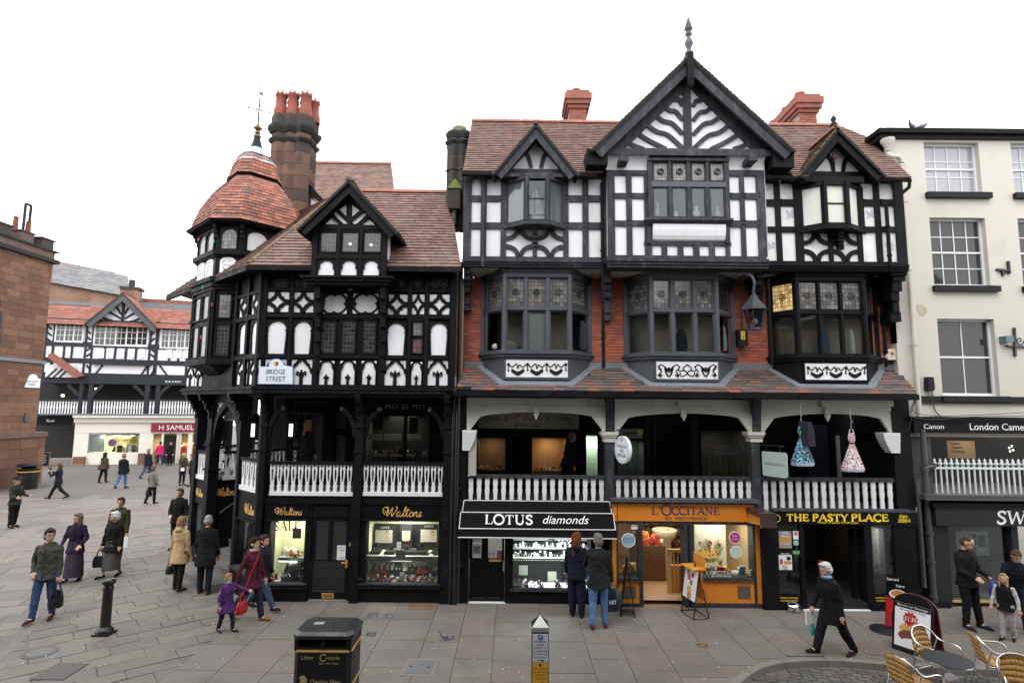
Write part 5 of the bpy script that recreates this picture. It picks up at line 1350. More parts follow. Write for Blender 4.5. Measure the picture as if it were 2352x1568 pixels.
serif(F3,'Est.',2066,2088,1182,1189,YEL,sg,.067,.25,.14,small=.8);serif(F3,'2004',2063,2092,1192,1199,YEL,sg,.067,.25,.14)
u,z=F3.px(1784,1190,.064);MB().poly(F3,[(u+.085*math.cos(t),z+.085*math.sin(t))for t in[math.pi*2*i/20 for i in range(20)]],.06,.064).o('emblem',YEL,sg);MB().poly(F3,[(u+.07*math.cos(t),z+.07*math.sin(t))for t in[math.pi*2*i/20 for i in range(20)]],.064,.066).o('emblem',BLKSIGN,sg)
for x0,x1 in((1778,1783),(1840,1850),(1990,2004),(2058,2107)):pr('post',BLACK,s3,F3,x0,1204,x1,1404,-.3,.02)
for x0,x1,s in((1783,1842,1),(2004,2060,0)):
 pb=pr('stall_riser',BLKSIGN,s3,F3,x0,1366,x1,1386,-.25,.01)
 text(F3,'AWARD WINNING',(x0+x1)/2,1372.5,3.6,YEL,pb,.014);text(F3,'CORNISH PASTIES',(x0+x1)/2,1379,3.6,YEL,pb,.014)
 pr('plinth',BLACK,s3,F3,x0-2,1386,x1+2,1403,-.3,.05);pr('shop_window_pane',GLASS,s3,F3,x0,1205,x1,1366,-.03,-.022)
pr('threshold',WCARD,s3,F3,1846,1400,2000,1404,-.3,.06);pr('door_step',DKGREY,s3,F3,1848,1384,1998,1400,-.5,.0)
u0,u1=F3.px(1783,1300,-.1)[0],F3.px(2060,1300,-.1)[0];z1=F3.px(1900,1206,0)[1];zf=F3.px(1900,1384,0)[1]
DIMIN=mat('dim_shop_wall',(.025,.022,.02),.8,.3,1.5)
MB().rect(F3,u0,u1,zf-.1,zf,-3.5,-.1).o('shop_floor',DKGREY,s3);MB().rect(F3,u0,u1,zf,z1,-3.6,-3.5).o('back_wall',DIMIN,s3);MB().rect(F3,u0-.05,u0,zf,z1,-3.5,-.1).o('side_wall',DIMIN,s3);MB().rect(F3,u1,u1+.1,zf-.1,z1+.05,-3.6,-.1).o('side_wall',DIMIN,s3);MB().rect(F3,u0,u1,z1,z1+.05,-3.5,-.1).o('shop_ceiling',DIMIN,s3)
WBRK=mat('white_painted_brick',(.60,.60,.57),.7,.08,3)
ur=F3.px(2014,1300,-.9)[0];SW=Fr((u1,13.16,0),(0,1,0));SW2=Fr((u1-.02,13.2+1.5,0),(0,-1,0))
WF=Fr((ur,13.16+1.0,0),tuple(Vector((u1-.02-ur,-.95)).normalized()));WL=Vector((u1-.02-ur,-.95)).length
blocks(WF,(0,WL,zf,z1),.23,.085,.008,WBRK,s3,-.04,0,'painted_brick',160,var=.1,jit=.002,mort=WBRK)
pr('plaster_column',WBRK,s3,F3,2020,1214,2036,1318,-.75,-.5)
lamp(F3.w(u1-.5,z1-.05,-.35),3.5,.4,(1,.98,.93));lamp(F3.w(F3.px(1870,1300,-2)[0],z1-.1,-2),1.5,.4,(1,.8,.5))
dr3=pr('open_door',BLACK,s3,F3,1958,1210,1998,1214,-1.0,-.05)
for x0,x1,y0,y1,m in((1958,1966,1214,1384,BLACK),(1990,1998,1214,1384,BLACK)):pr('door_stile',m,dr3,F3,x0,y0,x1,y1,-.4,-.3)
pr('orange_post',mat('rust_orange_paint',(.32,.09,.03),.6,.1),s3,F3,1884,1288,1896,1384,-.9,-.8)
def poster(fr,x0,y0,x1,y1,d,par,base,extra=()):
 n=pr('poster',base,par,fr,x0,y0,x1,y1,d-.006,d)
 for i,(a,b,c,e,m)in enumerate(extra):pr('printed_patch',m,n,fr,x0+(x1-x0)*a,y0+(y1-y0)*b,x0+(x1-x0)*c,y0+(y1-y0)*e,d,d+.002+.0006*i)
 return n
FOOD=mat('pasty_gold',(.5,.26,.08),.6,.3,30);GREYP=mat('grey_print',(.3,.28,.26),.6,.3,20);GRNP=mat('green_print',(.1,.42,.12),.6)
n=poster(F3,1789,1219,1818,1258,0,s3,GREYP,[(.05,.35,.95,.68,FOOD)]);text(F3,'Pasty',1803,1223,4.5,WLET,n,.005);text(F3,'Month',1803,1231,5,WLET,n,.005);text(F3,'Pork & Apple',1803,1248,3.2,WLET,n,.005)
n=poster(F3,1789,1274,1819,1308,0,s3,WCARD,[(.1,.28,.3,.62,mat('red_cup',(.4,.06,.05),.5)),(.4,.4,.95,.62,FOOD),(.6,.1,.9,.35,DKGREY)]);text(F3,'PASTY',1804,1300,3.6,DLET,n,.005);text(F3,'CAN',1804,1305.5,3.4,DLET,n,.005)
text(F3,'MEAL DEAL',1804,1271,3,WLET,s3,.0)
poster(F3,1822,1219,1834,1238,0,s3,WCARD,[(.2,.1,.8,.5,mat('red_ring',(.5,.1,.1),.5))]);poster(F3,1823,1241,1834,1251,0,s3,WCARD,[(.05,.1,.95,.9,mat('mint_print',(.25,.5,.35),.5))]);poster(F3,1821,1264,1837,1272,0,s3,GRNP)
c=F3.w(F3.px(2014,1352,-.3)[0],F3.px(2014,1362,-.3)[1],-.3);t=root('potted_plant',c,'dark leafy plant in the right window of the pasty shop','plant')
b=MB();DGRN=mat('dark_leaf',(.03,.055,.03),.6,.3,20)
for i in range(170):
 p=c+Vector((RND.gauss(0,.1),RND.gauss(0,.08),RND.uniform(.12,.62)));a=Vector((RND.uniform(-1,1),RND.uniform(-1,1),RND.uniform(-.5,1))).normalized()*.045;s=a.cross(Vector((0,0,1)))*.5
 b.add([p-a,p+s,p+a,p-s],[(0,1,2,3)])
b.o('leaves',DGRN,t,kind='stuff');MB().lathe(c,[(.07,0),(.1,.16),(.09,.16)],10).o('pot',DKGREY,t);MB().tube([c+Vector((0,0,.1)),c+Vector((.02,0,.45))],.012,5).o('stem',DKWOOD,t)
c=G(1818,1400,0);t=root('dog_bowl',c,'shiny steel dog bowl tilted on the pavement before the pasty shop','bowl')
o=MB().lathe((0,0,0),[(.16,0),(.16,.01),(.13,.07),(.14,.075),(.11,.03),(.02,.02)],24).o('bowl',mat('polished_steel',(.6,.6,.6),.15,.1,metal=1.0));o.parent=t;o.location=(0,-.1,.05);o.rotation_euler=(math.radians(28),0,0)
# corner house with the domed turret
CH=root('corner_house',(-4.6,14.2,0),'black timbered corner house with white cut-out panels and a tiled turret dome','house')
FM=Fr((0,13.4,0))
PA_,PB_=Vector((-5.76,13.4)),Vector((-9.02,16.4));cdir=(PB_-PA_).normalized();nch=Vector((-cdir.y,cdir.x));nch=nch if nch.y<0 else-nch
FCH=Fr((PB_.x,PB_.y,0),tuple(-cdir));LCH=(PB_-PA_).length
UW=.3
def zm(y,d=0,x=820):return FM.px(x,y,d)[1]
zfl,zbm0,zbm1=zm(1138),zm(905,.4),zm(888,.4);zev=FM.px(1000,613,.7)[1];zwt=zev+.25
def corner(d):
 o=PA_+nch*d;t=(13.4-d-o.y)/cdir.y
 return o+cdir*t
def planring(d,back=3.4):
 c0=corner(d);e=PB_+nch*d+cdir*.05;xr=FM.px(1046,760,UW)[0]
 return[(xr,13.4-d),(xr,13.4+back),(e.x+1.5,13.4+back+1.2),(e.x,e.y+1.4),(e.x,e.y),(c0.x,c0.y)]
MB().poly(GF,planring(UW),zbm1-.02,zwt).o('upper_wall',BLACK,CH)
b=MB();b.poly(GF,planring(.40),zbm0,zbm0+(zbm1-zbm0)*.55);b.poly(GF,planring(.46),zbm0+(zbm1-zbm0)*.55,zbm0+(zbm1-zbm0)*.8);b.poly(GF,planring(.41),zbm0+(zbm1-zbm0)*.8,zbm1);b.o('jetty_beam',BLACK,CH)
b=MB();c4=corner(.46)
for i in range(70):u=c4.x+.05+i*.063;b.rect(FM,u,u+.035,zbm0+.03,zbm0+(zbm1-zbm0)*.5,.4,.425)
b.o('dentils',CHAR,CH,kind='stuff')
def cut_panel(fr,x0,y0,x1,y1,shape,d=UW,m=WHITE,fret=BLACK):
 """white panel behind a cut-out timber board"""
 xm,ym=(x0+x1)/2,(y0+y1)/2;dd=d+.045
 u0,u1=fr.px(x0,ym,dd)[0],fr.px(x1,ym,dd)[0];z0,z1=fr.px(xm,y1,dd)[1],fr.px(xm,y0,dd)[1];w,h=u1-u0,z1-z0;um,zc=(u0+u1)/2,(z0+z1)/2
 pn=MB().rect(fr,u0,u1,z0,z1,d-.02,d+.012).o('plaster_panel',m,CH)
 S=lambda a,c:(u0+w*a,z0+h*c)
 if shape=='arch':
  I=[S(.10,.0),S(.90,.0),S(.90,.70),S(.97,.73),S(.97,.77)]+[S(.5+.44*math.cos(t),.77+.23*math.sin(t))for t in[math.pi*i/12 for i in range(1,12)]]+[S(.03,.77),S(.03,.73),S(.10,.70)]
  I=[(a,max(c,z0+.001))for a,c in I]
  MB().hole(fr,u0-.02,u1+.02,z0-.02,z1+.03,I,d-.01,dd,(um,z0+h*.45)).o('arch_fret',fret,pn)
 elif shape=='quat':
  for sx in(0,1):
   for sz in(0,1):
    cx,cz=(u0,u1)[sx],(z0,z1)[sz];q=(1 if sx==0 else-1,1 if sz==0 else-1)
    def A(r,n=8):return[(cx+q[0]*r*w*math.cos(t),cz+q[1]*r*h*math.sin(t))for t in[math.pi/2*i/n for i in range(n+1)]]
    o,i_=A(.53),A(.375)
    MB().poly(fr,o+i_[::-1],d-.01,dd-.002*(sx+2*sz)).o('curved_fret',fret,pn)
    k=MB()
    p=(cx+q[0]*.27*w,cz+q[1]*.27*h);k.poly(fr,[(p[0]-.05*w,p[1]-.05*h),(p[0]+.05*w,p[1]-.05*h),(p[0]+.05*w,p[1]+.05*h),(p[0]-.05*w,p[1]+.05*h)],d-.01,dd-.01)
    k.o('fret_cusp',fret,pn)
 elif shape=='ogee':
  for s in(0,1):
   X=lambda a:a if s==0 else 1-a
   pts=[S(X(0),.46),S(X(.06),.46),S(X(.10),.62),S(X(.26),.78),S(X(.42),.90),S(X(.5),1.0),S(X(.30),1.0),S(X(.22),.88),S(X(.12),.84),S(X(.08),.70),S(X(0),.66)]
   MB().poly(fr,pts,d-.01,dd).o('ogee_fret',fret,pn)
  kk=MB();kk.poly(fr,[S(.41,0),S(.59,0),S(.57,.36),S(.43,.36)],d-.01,dd+.001)
  kk.poly(fr,[S(.36,.36),S(.64,.36),S(.56,.5),S(.5,.62),S(.44,.5)],d-.01,dd+.002)
  for s in(-1,1):kk.stroke(fr,[S(.5+s*.06,.44),S(.5+s*.2,.54),S(.5+s*.24,.44),S(.5+s*.16,.40)],.05*w,d-.01,dd+.003)
  kk.o('fleur_fret',fret,pn)
 elif shape=='bell':
  I=[S(.04,0),S(.96,0),S(.96,.32),S(.84,.56),S(.90,.62)]+[S(.5+.38*math.cos(t),.62+.38*math.sin(t))for t in[math.pi*i/10 for i in range(1,10)]]+[S(.10,.62),S(.16,.56),S(.04,.32)]
  I=[(a,max(c,z0+.001))for a,c in I]
  MB().hole(fr,u0-.02,u1+.02,z0-.02,z1+.02,I,d-.01,dd,(um,z0+h*.35)).o('bell_fret',fret,pn)
 elif shape=='round':
  n=32;I=[]
  for i in range(n):
   t=2*math.pi*i/n;r=.5*(1-.16*max(0,math.cos(4*t))**3*1.6);I.append((um+w*r*.94*math.cos(t),zc+h*r*.98*math.sin(t)))
  MB().hole(fr,u0,u1,z0,z1,I,d-.01,dd).o('round_fret',fret,pn)
  for s in(0,1):
   for q in(0,1):MB().poly(fr,[S(s,q),S(s+(.17 if s==0 else-.17),q),S(s,q+(.2 if q==0 else-.2))],dd,dd+.002).o('plaster_spandrel',m,pn)
 if shape=='foot':
  I=[S(.05,0),S(.95,0),S(.95,.60),S(.84,.72)]+[S(.5+.32*math.cos(t),.80+.2*math.sin(t))for t in[math.pi*i/8 for i in range(1,8)]]+[S(.16,.72),S(.05,.60)]
  I=[(a,max(c,z0+.001))for a,c in I]
  MB().hole(fr,u0-.01,u1+.01,z0-.01,z1,I,d-.01,dd,(um,z0+h*.4)).o('arch_fret',fret,pn)
  kk=MB();kk.poly(fr,[S(.41,0),S(.59,0),S(.57,.26),S(.66,.26),S(.66,.34),S(.56,.36),S(.5,.46),S(.44,.36),S(.34,.34),S(.34,.26),S(.43,.26)],d-.01,dd+.001);kk.o('fleur_fret',fret,pn)
  for s in(0,1):MB().poly(fr,[S(s,1),S(s+(.2 if s==0 else-.2),1),S(s,.88)],dd,dd+.002).o('plaster_spandrel',m,pn)
 return pn
cols=((611,662,670),(672,719,671),(887,935,676),(986,1032,676))
for x0,x1,y in cols:
 cut_panel(FM,x0,y,x1,y+45.5,'quat');cut_panel(FM,x0+1,737+(y-670)*.8,x1-4,812+(y-670)*.6,'arch');cut_panel(FM,x0-4,825+(y-670)*.4,x1-4,883+(y-670)*.3,'ogee')
cut_panel(FM,946,676,974,721,'quat');cut_panel(FM,943,831,969,884,'foot')
for x0,x1 in((731,767),(781,816),(830,864)):cut_panel(FM,x0,829,x1,883,'foot')
cut_panel(FM,738,674,797,720,'round',m=WHITEW);cut_panel(FM,811,674,869,720,'round',m=WHITEW)
for x0,x1,y0 in((546,573,681),(574,600,675)):
 cut_panel(FCH,x0+3,y0,x1-3,y0+45,'quat');cut_panel(FCH,x0+2,y0+63,x1-6,812,'arch');cut_panel(FCH,x0-3,830-(x0>560)*3,x1-9,882,'ogee')
for x0,x1 in((427,444),(446,461)):cut_panel(FCH,x0,841,x1,886,'ogee')
def leaded(fr,x0,y0,x1,y1,d,par,m=LEADD,fw=3):
 return windowlight(par,fr,x0,y0,x1,y1,d,m,BLACK,fw=fw)
wn=pr('window',BLACK,CH,FM,733,726,868,732,UW,UW+.06)
for x0,x1 in((735,772),(783,818),(831,865)):leaded(FM,x0,733,x1,813,UW+.03,wn)
RSTN=leaded_mat('red_stained_glass',(.16,.08,.085),(.05,.05,.05),.1)
wn2=pr('window',BLACK,CH,FM,944,732,974,737,UW,UW+.06);leaded(FM,946,738,973,773,UW+.03,wn2,LEADL);leaded(FM,945,775,972,813,UW+.03,wn2,RSTN)
for x0,x1 in((600,609),(662,670),(722,733),(872,885),(936,944),(975,984),(1033,1046)):pr('timber',BLACK,CH,FM,x0,633,x1,886,UW-.02,UW+.075)
for y0,y1 in((664,669),(722,730),(815,823),(884,889)):pr('rail',BLACK,CH,FM,602,y0,1046,y1,UW-.02,UW+.065)
for x in(545,572,598):
 u=FCH.px(x,760,UW)[0];MB().rect(FCH,u-.05,u+.05,zbm1,zev-.1,UW-.02,UW+.075).o('timber',BLACK,CH)
for y0,y1 in((668,675),(722,733),(815,825)):
 u0=FCH.px(540,y0,UW)[0];MB().rect(FCH,u0,FCH.px(600,y0,UW)[0],zm(y1,UW),zm(y0,UW),UW-.02,UW+.065).o('rail',BLACK,CH)
for x in(640,654,683,703,900,920,960,1000,1020):
 u,z=FM.px(x,651,UW+.02);b=MB()
 for r0,r1 in((.105,.08),(.055,.0)):
  n=14;o=[(u+r0*math.cos(2*math.pi*i/n),z+r0*math.sin(2*math.pi*i/n))for i in range(n+1)];i_=[(u+r1*math.cos(2*math.pi*i/n),z+r1*math.sin(2*math.pi*i/n))for i in range(n+1)]
  b.poly(FM,o+i_[::-1]if r1 else o[:-1],UW,UW+.03)
 b.o('carved_roundel',CHAR,CH)
Yr=15.3;FMR=Fr((0,12.7,zev),(1,0,0),(0,Yr-12.7,FM.px(1000,444,13.4-Yr)[1]-zev))
rf=bpy.data.objects.new('roof',None);link(rf,CH)
hip=FMR.w(*FMR.px(775,446));rEnd=FMR.px(1030,444)
el=corner(.7);eo=PB_+nch*.7
rel=Vector((hip.x,hip.y))-el;tt=rel.dot(cdir);foot=el+cdir*tt
FCR=Fr((eo.x,eo.y,zev),(*(-cdir),0),tuple(hip-Vector((foot.x,foot.y,zev))))
MAINP=[(el.x,-.04),(FMR.px(1060,613)[0],-.04),rEnd,FMR.px(775,446)]
tiled(FMR,MAINP,.20,.135,.042,TILE,rf,0)
hp=hip-FCR.o;hu,hv=hp.dot(FCR.u),hp.dot(FCR.v);lu=(Vector((el.x,el.y,zev))-FCR.o).dot(FCR.u)
tiled(FCR,[(-.9,-.04),(lu,-.04),(hu,hv),(1.2,hv)],.20,.135,.042,TILE,rf,0)
ridge_run(FMR.w(*FMR.px(806,440),.02),FMR.w(*rEnd,.02),.11,RIDGE,rf,.42)
ridge_run(Vector((el.x,el.y,zev+.05)),hip+Vector((0,0,.03)),.06,MOSS,rf,.14,'hip_tile')
MB().add([FMR.w(*FMR.px(775,446)),FMR.w(*rEnd),Vector((FMR.w(*rEnd).x,18.2,8)),Vector((hip.x,18.2,8))],[(0,1,2,3)]).o('rear_slope',TILE,rf)
MB().poly(GF,planring(.68,1.5),zev-.09,zev-.02).o('eaves_soffit',BLACK,rf)
b=MB();b.rect(FM,el.x,FM.px(1060,613,.7)[0],zev-.12,zev-.03,.66,.76);b.o('gutter',BLACK,rf)
MB().rect(Fr((eo.x,eo.y,0),tuple(-cdir)),-.9,lu,zev-.13,zev-.03,-.05,.05).o('gutter',BLACK,rf)
DD=.78
gd_,ad,ld,rd,kd=gable(CH,FM,(802,415),(686,526),(911,532),21,DD+.28,2.6,BLACK,MOSS,name='dormer_roof')
pz=FM.w(*FM.px(802,415,DD+.28),DD+.28);ridge_run(pz+Vector((0,0,.05)),pz+Vector((0,2.6,.05)),.09,MOSS,gd_,.3)
pr('dormer_wall',BLACK,CH,FM,716,512,888,640,UW-.3,DD);MB().ppoly(FM,[(802,440),(708,522),(898,525)],UW-.3,DD).o('dormer_gable',BLACK,CH)
for P in([(795,471),(776,484),(795,503)],[(809,471),(809,503),(829,486)],[(767,491),(771,485),(797,511),(797,514),(787,514)],[(810,514),(810,509),(834,486),(841,493),(820,514)],[(747,515),(762,501),(778,515)],[(833,516),(846,502),(863,518)]):
 MB().ppoly(FM,P,DD-.01,DD+.006).o('gable_plaster',WHITE,CH)
for x0,y0,x1,y1 in((802,468,802,518),(800,506,770,478),(804,506,836,480),(786,516,764,496),(820,517,846,497)):MB().pbar(FM,x0,y0,x1,y1,8,DD-.01,DD+.05+.001*(x0%7)).o('gable_strut',BLACK,CH)
MB().prect(FM,712,516,892,526,DD-.01,DD+.07).o('tie_beam',BLACK,CH)
wd=pr('window',BLACK,CH,FM,728,526,880,531,DD,DD+.05)
for x0,x1 in((734,775),(784,825),(834,877)):leaded(FM,x0,532,x1,581,DD+.03,wd,LEADD)
for x,y in((804,560),(852,562)):
 u,z=FM.px(x,y,DD+.03);o=MB().ball(FM.w(u,z,DD+.025),.022,8);o.o('lamp_glow',BULB,wd)
for x0,x1 in((729,769),(781,821),(832,872)):cut_panel(FM,x0,598,x1,632,'bell',DD)
for x0,x1 in((716,728),(773,780),(825,831),(876,888)):pr('timber',BLACK,CH,FM,x0,526,x1,634,DD-.02,DD+.07)
pr('rail',BLACK,CH,FM,716,583,888,594,DD-.02,DD+.06)
u,_=FM.px(888,560,DD);MB().rect(Fr((u,13.4-DD,0),(0,1,0)),.06,.36,zm(592,DD),zm(535,DD),0,.01).o('cheek_plaster',WHITE,CH)
b=MB()
for i,(ya,yb,o)in enumerate(((632,637,.14),(637,645,.09),(645,653,.03))):b.prect(FM,706-9*(2-i),ya,892+6*(2-i),yb,0,DD+o)
b.o('dormer_cornice',BLACK,CH)
for x in(728,879):
 b=MB()
 for i in range(12):
  y0=652+16.5*i;k=i/11;o=DD-.06-.36*min(1,k*1.4)+.05*(i%2);b.prect(FM,x-7+(i%2),y0,x+7-(i%2),y0+16.6,UW,max(UW+.05,o))
 b.o('carved_bracket',BLACK,CH)
cr_=pr('crest',mat('blue_crest',(.03,.09,.2),.5),CH,FM,797,656,812,668,UW+.06,UW+.07);pr('crest_emblem',GOLD,cr_,FM,801,658,808,667,UW+.07,UW+.075)
ctr=(PA_+PB_)/2+nch*-.40+cdir*.2
def tring(h,t,z):return[Vector((*(ctr+nch*a+cdir*c_),z))for a,c_ in((t,-h),(h,-t),(h,t),(t,h),(-t,h),(-h,t),(-h,-t),(-t,-h))][::-1]
test=tring(1,.6,0);area=sum(test[i].x*test[(i+1)%8].y-test[(i+1)%8].x*test[i].y for i in range(8))
if area<0:_tr=tring;tring=lambda h,t,z:_tr(h,t,z)[::-1]
FT=Fr((0,ctr.y-1.315,0));zt=lambda y:FT.px(516,y)[1]
tur=bpy.data.objects.new('turret',None);link(tur,CH)
HT,TT=1.10,.66
MB().loft([tring(HT,TT,zt(836)),tring(HT,TT,zt(500))]).o('turret_wall',BLACK,tur)
for ya,yb,o in((573,584,.10),(584,588,.05),(636,646,.14),(646,657,.08),(657,664,.04),(822,836,.10),(500,516,.06)):MB().loft([tring(HT+o,TT+o*.6,zt(yb)),tring(HT+o,TT+o*.6,zt(ya))]).o('cornice',BLACK,tur)
MB().loft([tring(.25,.15,zt(880)),tring(.55,.35,zt(868)),tring(.85,.5,zt(850)),tring(HT,TT,zt(835))]).o('corbel',BLACK,tur)
V=tring(HT,TT,0);faces=[Fr(V[i],tuple((V[(i+1)%8]-V[i]).xy))for i in range(8)];FL=[(V[(i+1)%8]-V[i]).length for i in range(8)]
RELIEF=mat('carved_white_plaster',(.74,.74,.75),.8,.05,3,1.0,9)
for f,L in zip(faces,FL):
 if f.n.dot(CAMO-f.o)<0:continue
 n=2 if L>1 else 1;e=.09
 for k in range(n):
  a,c_=e+(L-2*e)*k/n+.03,e+(L-2*e)*(k+1)/n-.03
  right=f.n.x>.3
  arch=[(a,zt(570)),(c_,zt(570)),(c_,zt(541))]+[((a+c_)/2+(c_-a)/2*math.cos(t),zt(541)+(zt(524)-zt(541))*math.sin(t))for t in[math.pi*i/10 for i in range(1,10)]]+[(a,zt(541))]
  MB().poly(f,arch,0,.012).o('arched_panel' if right else 'arched_window',WHITE if right else LEADL,tur)
  MB().hole(f,a-.03,c_+.03,zt(571),zt(520),arch,.0,.05,((a+c_)/2,zt(555))).o('arch_frame',BLACK,tur)
  ac2=[(a,zt(635)),(c_,zt(635)),(c_,zt(596)),((a+c_)/2+(c_-a)*.3,zt(590.5)),((a+c_)/2,zt(589)),((a+c_)/2-(c_-a)*.3,zt(590.5)),(a,zt(596))]
  MB().poly(f,ac2,0,.02).o('relief_panel',RELIEF,tur)
  b=MB();ac,zc2=(a+c_)/2,(zt(592)+zt(632))/2
  for s in(-1,1):
   for q in(0,1,2):b.stroke(f,bend([(ac,zc2+.16-.1*q),(ac+s*.08,zc2+.2-.12*q),(ac+s*(c_-a)*.36,zc2+.10-.13*q),(ac+s*(c_-a)*.25,zc2-.02-.1*q)],4),.022,.015,.034+.0005*q)
  b.o('relief_scroll',RELIEF,tur)
  for ya,yb in((672,732),(742,820)):
   q=.04;b=MB()
   za,zb=zt(yb),zt(ya)
   for r in((a,a+q,za,zb),(c_-q,c_,za,zb),(a,c_,za,za+q),(a,c_,zb-q,zb)):b.rect(f,*r,0,.05)
   fm_=b.o('oriel_light',BLACK,tur);MB().rect(f,a+q,c_-q,za+q,zb-q,.005,.015).o('oriel_pane',LEADD if ya>700 else LEADL,fm_)if False else MB().rect(f,a+q,c_-q,za+q,zb-q,.005,.015).o('oriel_pane',LEADD if ya>700 or f.n.x<-.3 else LEADL,tur)
 for u in(0.0,L):MB().rect(f,max(0,u-.07),min(L,u+.07)if u==0 else L,zt(822),zt(664),0,.06).o('oriel_post',BLACK,tur)
for v in V:
 d_=Vector((v.x-ctr.x,v.y-ctr.y,0)).normalized();p=Vector((v.x,v.y,0))
 b=MB();s_=d_.cross(Vector((0,0,1)))*.05
 for i in range(4):r=.04+.05*i;z0,z1=zt(545-10*i),zt(535-10*i);b.hexa([p-s_+Vector((0,0,z0)),p+s_+Vector((0,0,z0)),p+s_-d_*-r+Vector((0,0,z0)),p-s_-d_*-r+Vector((0,0,z0)),p-s_+Vector((0,0,z1)),p+s_+Vector((0,0,z1)),p+s_+d_*r+Vector((0,0,z1)),p-s_+d_*r+Vector((0,0,z1))])
 b.o('eaves_bracket',BLACK,tur)
GBULB=mat('green_bulb',(.02,.4,.12),.2,0);RBULB=mat('red_bulb',(.5,.03,.03),.2,0)
for x,y,m in((491,555,GBULB),(456,551,RBULB),(466,660,GBULB),(462,775,RBULB),(487,700,RBULB)):
 u,z=FT.px(x,y,.35);o=MB().lathe(FT.w(u,z,.35),[(.010,.05),(.022,.0),(.012,-.04)],8).o('festoon_bulb',m,tur)
dome=bpy.data.objects.new('dome',None);link(dome,CH)
FD=Fr((0,ctr.y,0));zd_=lambda y:FD.px(545,y)[1]
PR=[(1.46,500),(1.40,497),(1.37,484),(1.31,470),(1.20,450),(.98,424),(.78,409),(.60,400)]
PR2=[(.64,393),(.60,385),(.565,377),(.535,366),(.48,356),(.44,350)]
zf_=lambda y,r:Fr((0,ctr.y-1.018*r,0)).px(520,y)[1]
def dr(h,y):return tring(h*.90,h*.90*.60,zf_(y,h))
MB().loft([dr(r-.03,y)for r,y in PR]+[dr(r-.03,y)for r,y in PR2]).o('dome_boarding',DKGREY,dome)
MB().loft([dr(1.50,507),dr(1.55,500)]).o('dome_eaves',BLACK,dome);MB().loft([dr(.66,402),dr(.70,397)]).o('dome_collar',BLACK,dome)
TL=[]
def dome_courses(P,n):
 pts=bend([(r,y)for r,y in P],6);cum=[0]
 for a,c_ in zip(pts,pts[1:]):cum.append(cum[-1]+math.hypot(c_.x-a.x,(c_.y-a.y)*.012))
 def at(s):
  s=min(s,cum[-1]-1e-6)
  for i in range(len(cum)-1):
   if cum[i]<=s<=cum[i+1]:k=(s-cum[i])/(cum[i+1]-cum[i]);return pts[i]+(pts[i+1]-pts[i])*k
 for i in range(n):
  a,c_=at(cum[-1]*i/n),at(min(cum[-1],cum[-1]*(i+1.25)/n));ra,rb=dr(a.x+.035,a.y),dr(c_.x+.006,c_.y);rb0=dr(c_.x-.02,c_.y);ra0=dr(a.x-.01,a.y)
  for f in range(8):
   p0,p1,q0,q1=ra[f],ra[(f+1)%8],rb[f],rb[(f+1)%8];m_=max(1,round((p1-p0).length/.20));of=.5 if i%2 and m_>1 else 0
   cuts=[0]+[(k+of)/m_ for k in range(1 if not of else 0,m_)if 0<(k+of)/m_<1]+[1]
   for s0,s1 in zip(cuts,cuts[1:]):
    L=lambda A,B,s:A+(B-A)*s
    g=.004/(p1-p0).length;a0,a1=s0+g*(s0>0),s1-g*(s1<1);nn=(L(p0,p1,.5)-Vector((ctr.x,ctr.y,L(p0,p1,.5).z))).normalized()*RND.uniform(0,.008)
    TL.append(([L(ra0[f],ra0[(f+1)%8],a0),L(ra0[f],ra0[(f+1)%8],a1),L(rb0[f],rb0[(f+1)%8],a1),L(rb0[f],rb0[(f+1)%8],a0),L(p0,p1,a0)+nn,L(p0,p1,a1)+nn,L(q0,q1,a1)+nn,L(q0,q1,a0)+nn],(p0-CAMO).length))
dome_courses(PR,17);dome_courses(PR2,6)
TL.sort(key=lambda t:t[1]);rest=MB()
for i,(p,k)in enumerate(TL):
 if i<290:MB().hexa(p).o('tile',TILED,dome)
 else:rest.hexa(p)
rest.o('tile_courses',TILED,dome,kind='stuff')
LEADW_=mat('pale_lead',(.36,.40,.46),.5,.2,6)
cz=lambda y:Vector((ctr.x,ctr.y,zd_(y)))
MB().loft([dr(.55,362),dr(.50,356),dr(.455,350)]).o('lead_apron',LEADW_,dome);MB().loft([dr(.47,350),dr(.46,347.5)]).o('lead_edge',DKGREY,dome)
MB().lathe((ctr.x,ctr.y,zf_(348,.45)),[(.36,0),(.24,.07),(.17,zd_(341)-zf_(348,.45))],12).o('lead_cone',LEADW_,dome)
zz=[zd_(y)-zd_(350)for y in(341,330,318,312,308,303,297,293,288)]
MB().lathe(cz(350),[(.175,zz[0]),(.12,zz[1]),(.085,zz[2]),(.07,zz[3]),(.06,zz[6]),(.05,zz[8])],12).o('spire',DKGREY,dome)
for i,r in((3,.10),(5,.075),(7,.115)):MB().lathe(cz(350)+Vector((0,0,zz[i]-.03)),[(.05,-.02),(r,0),(r,.03),(.05,.06)],14).o('gilt_ring',GOLDD,dome)
vn=bpy.data.objects.new('weathervane',None);link(vn,CH)
top=cz(288);zt2=zd_(180)-zd_(288);GREYI=mat('grey_wrought_iron',(.08,.08,.085),.5)
MB().tube([top,top+Vector((0,0,zt2))],.024,6,r2=.010).o('rod',GREYI,vn)
zc3=zd_(252)-zd_(288);b=MB()
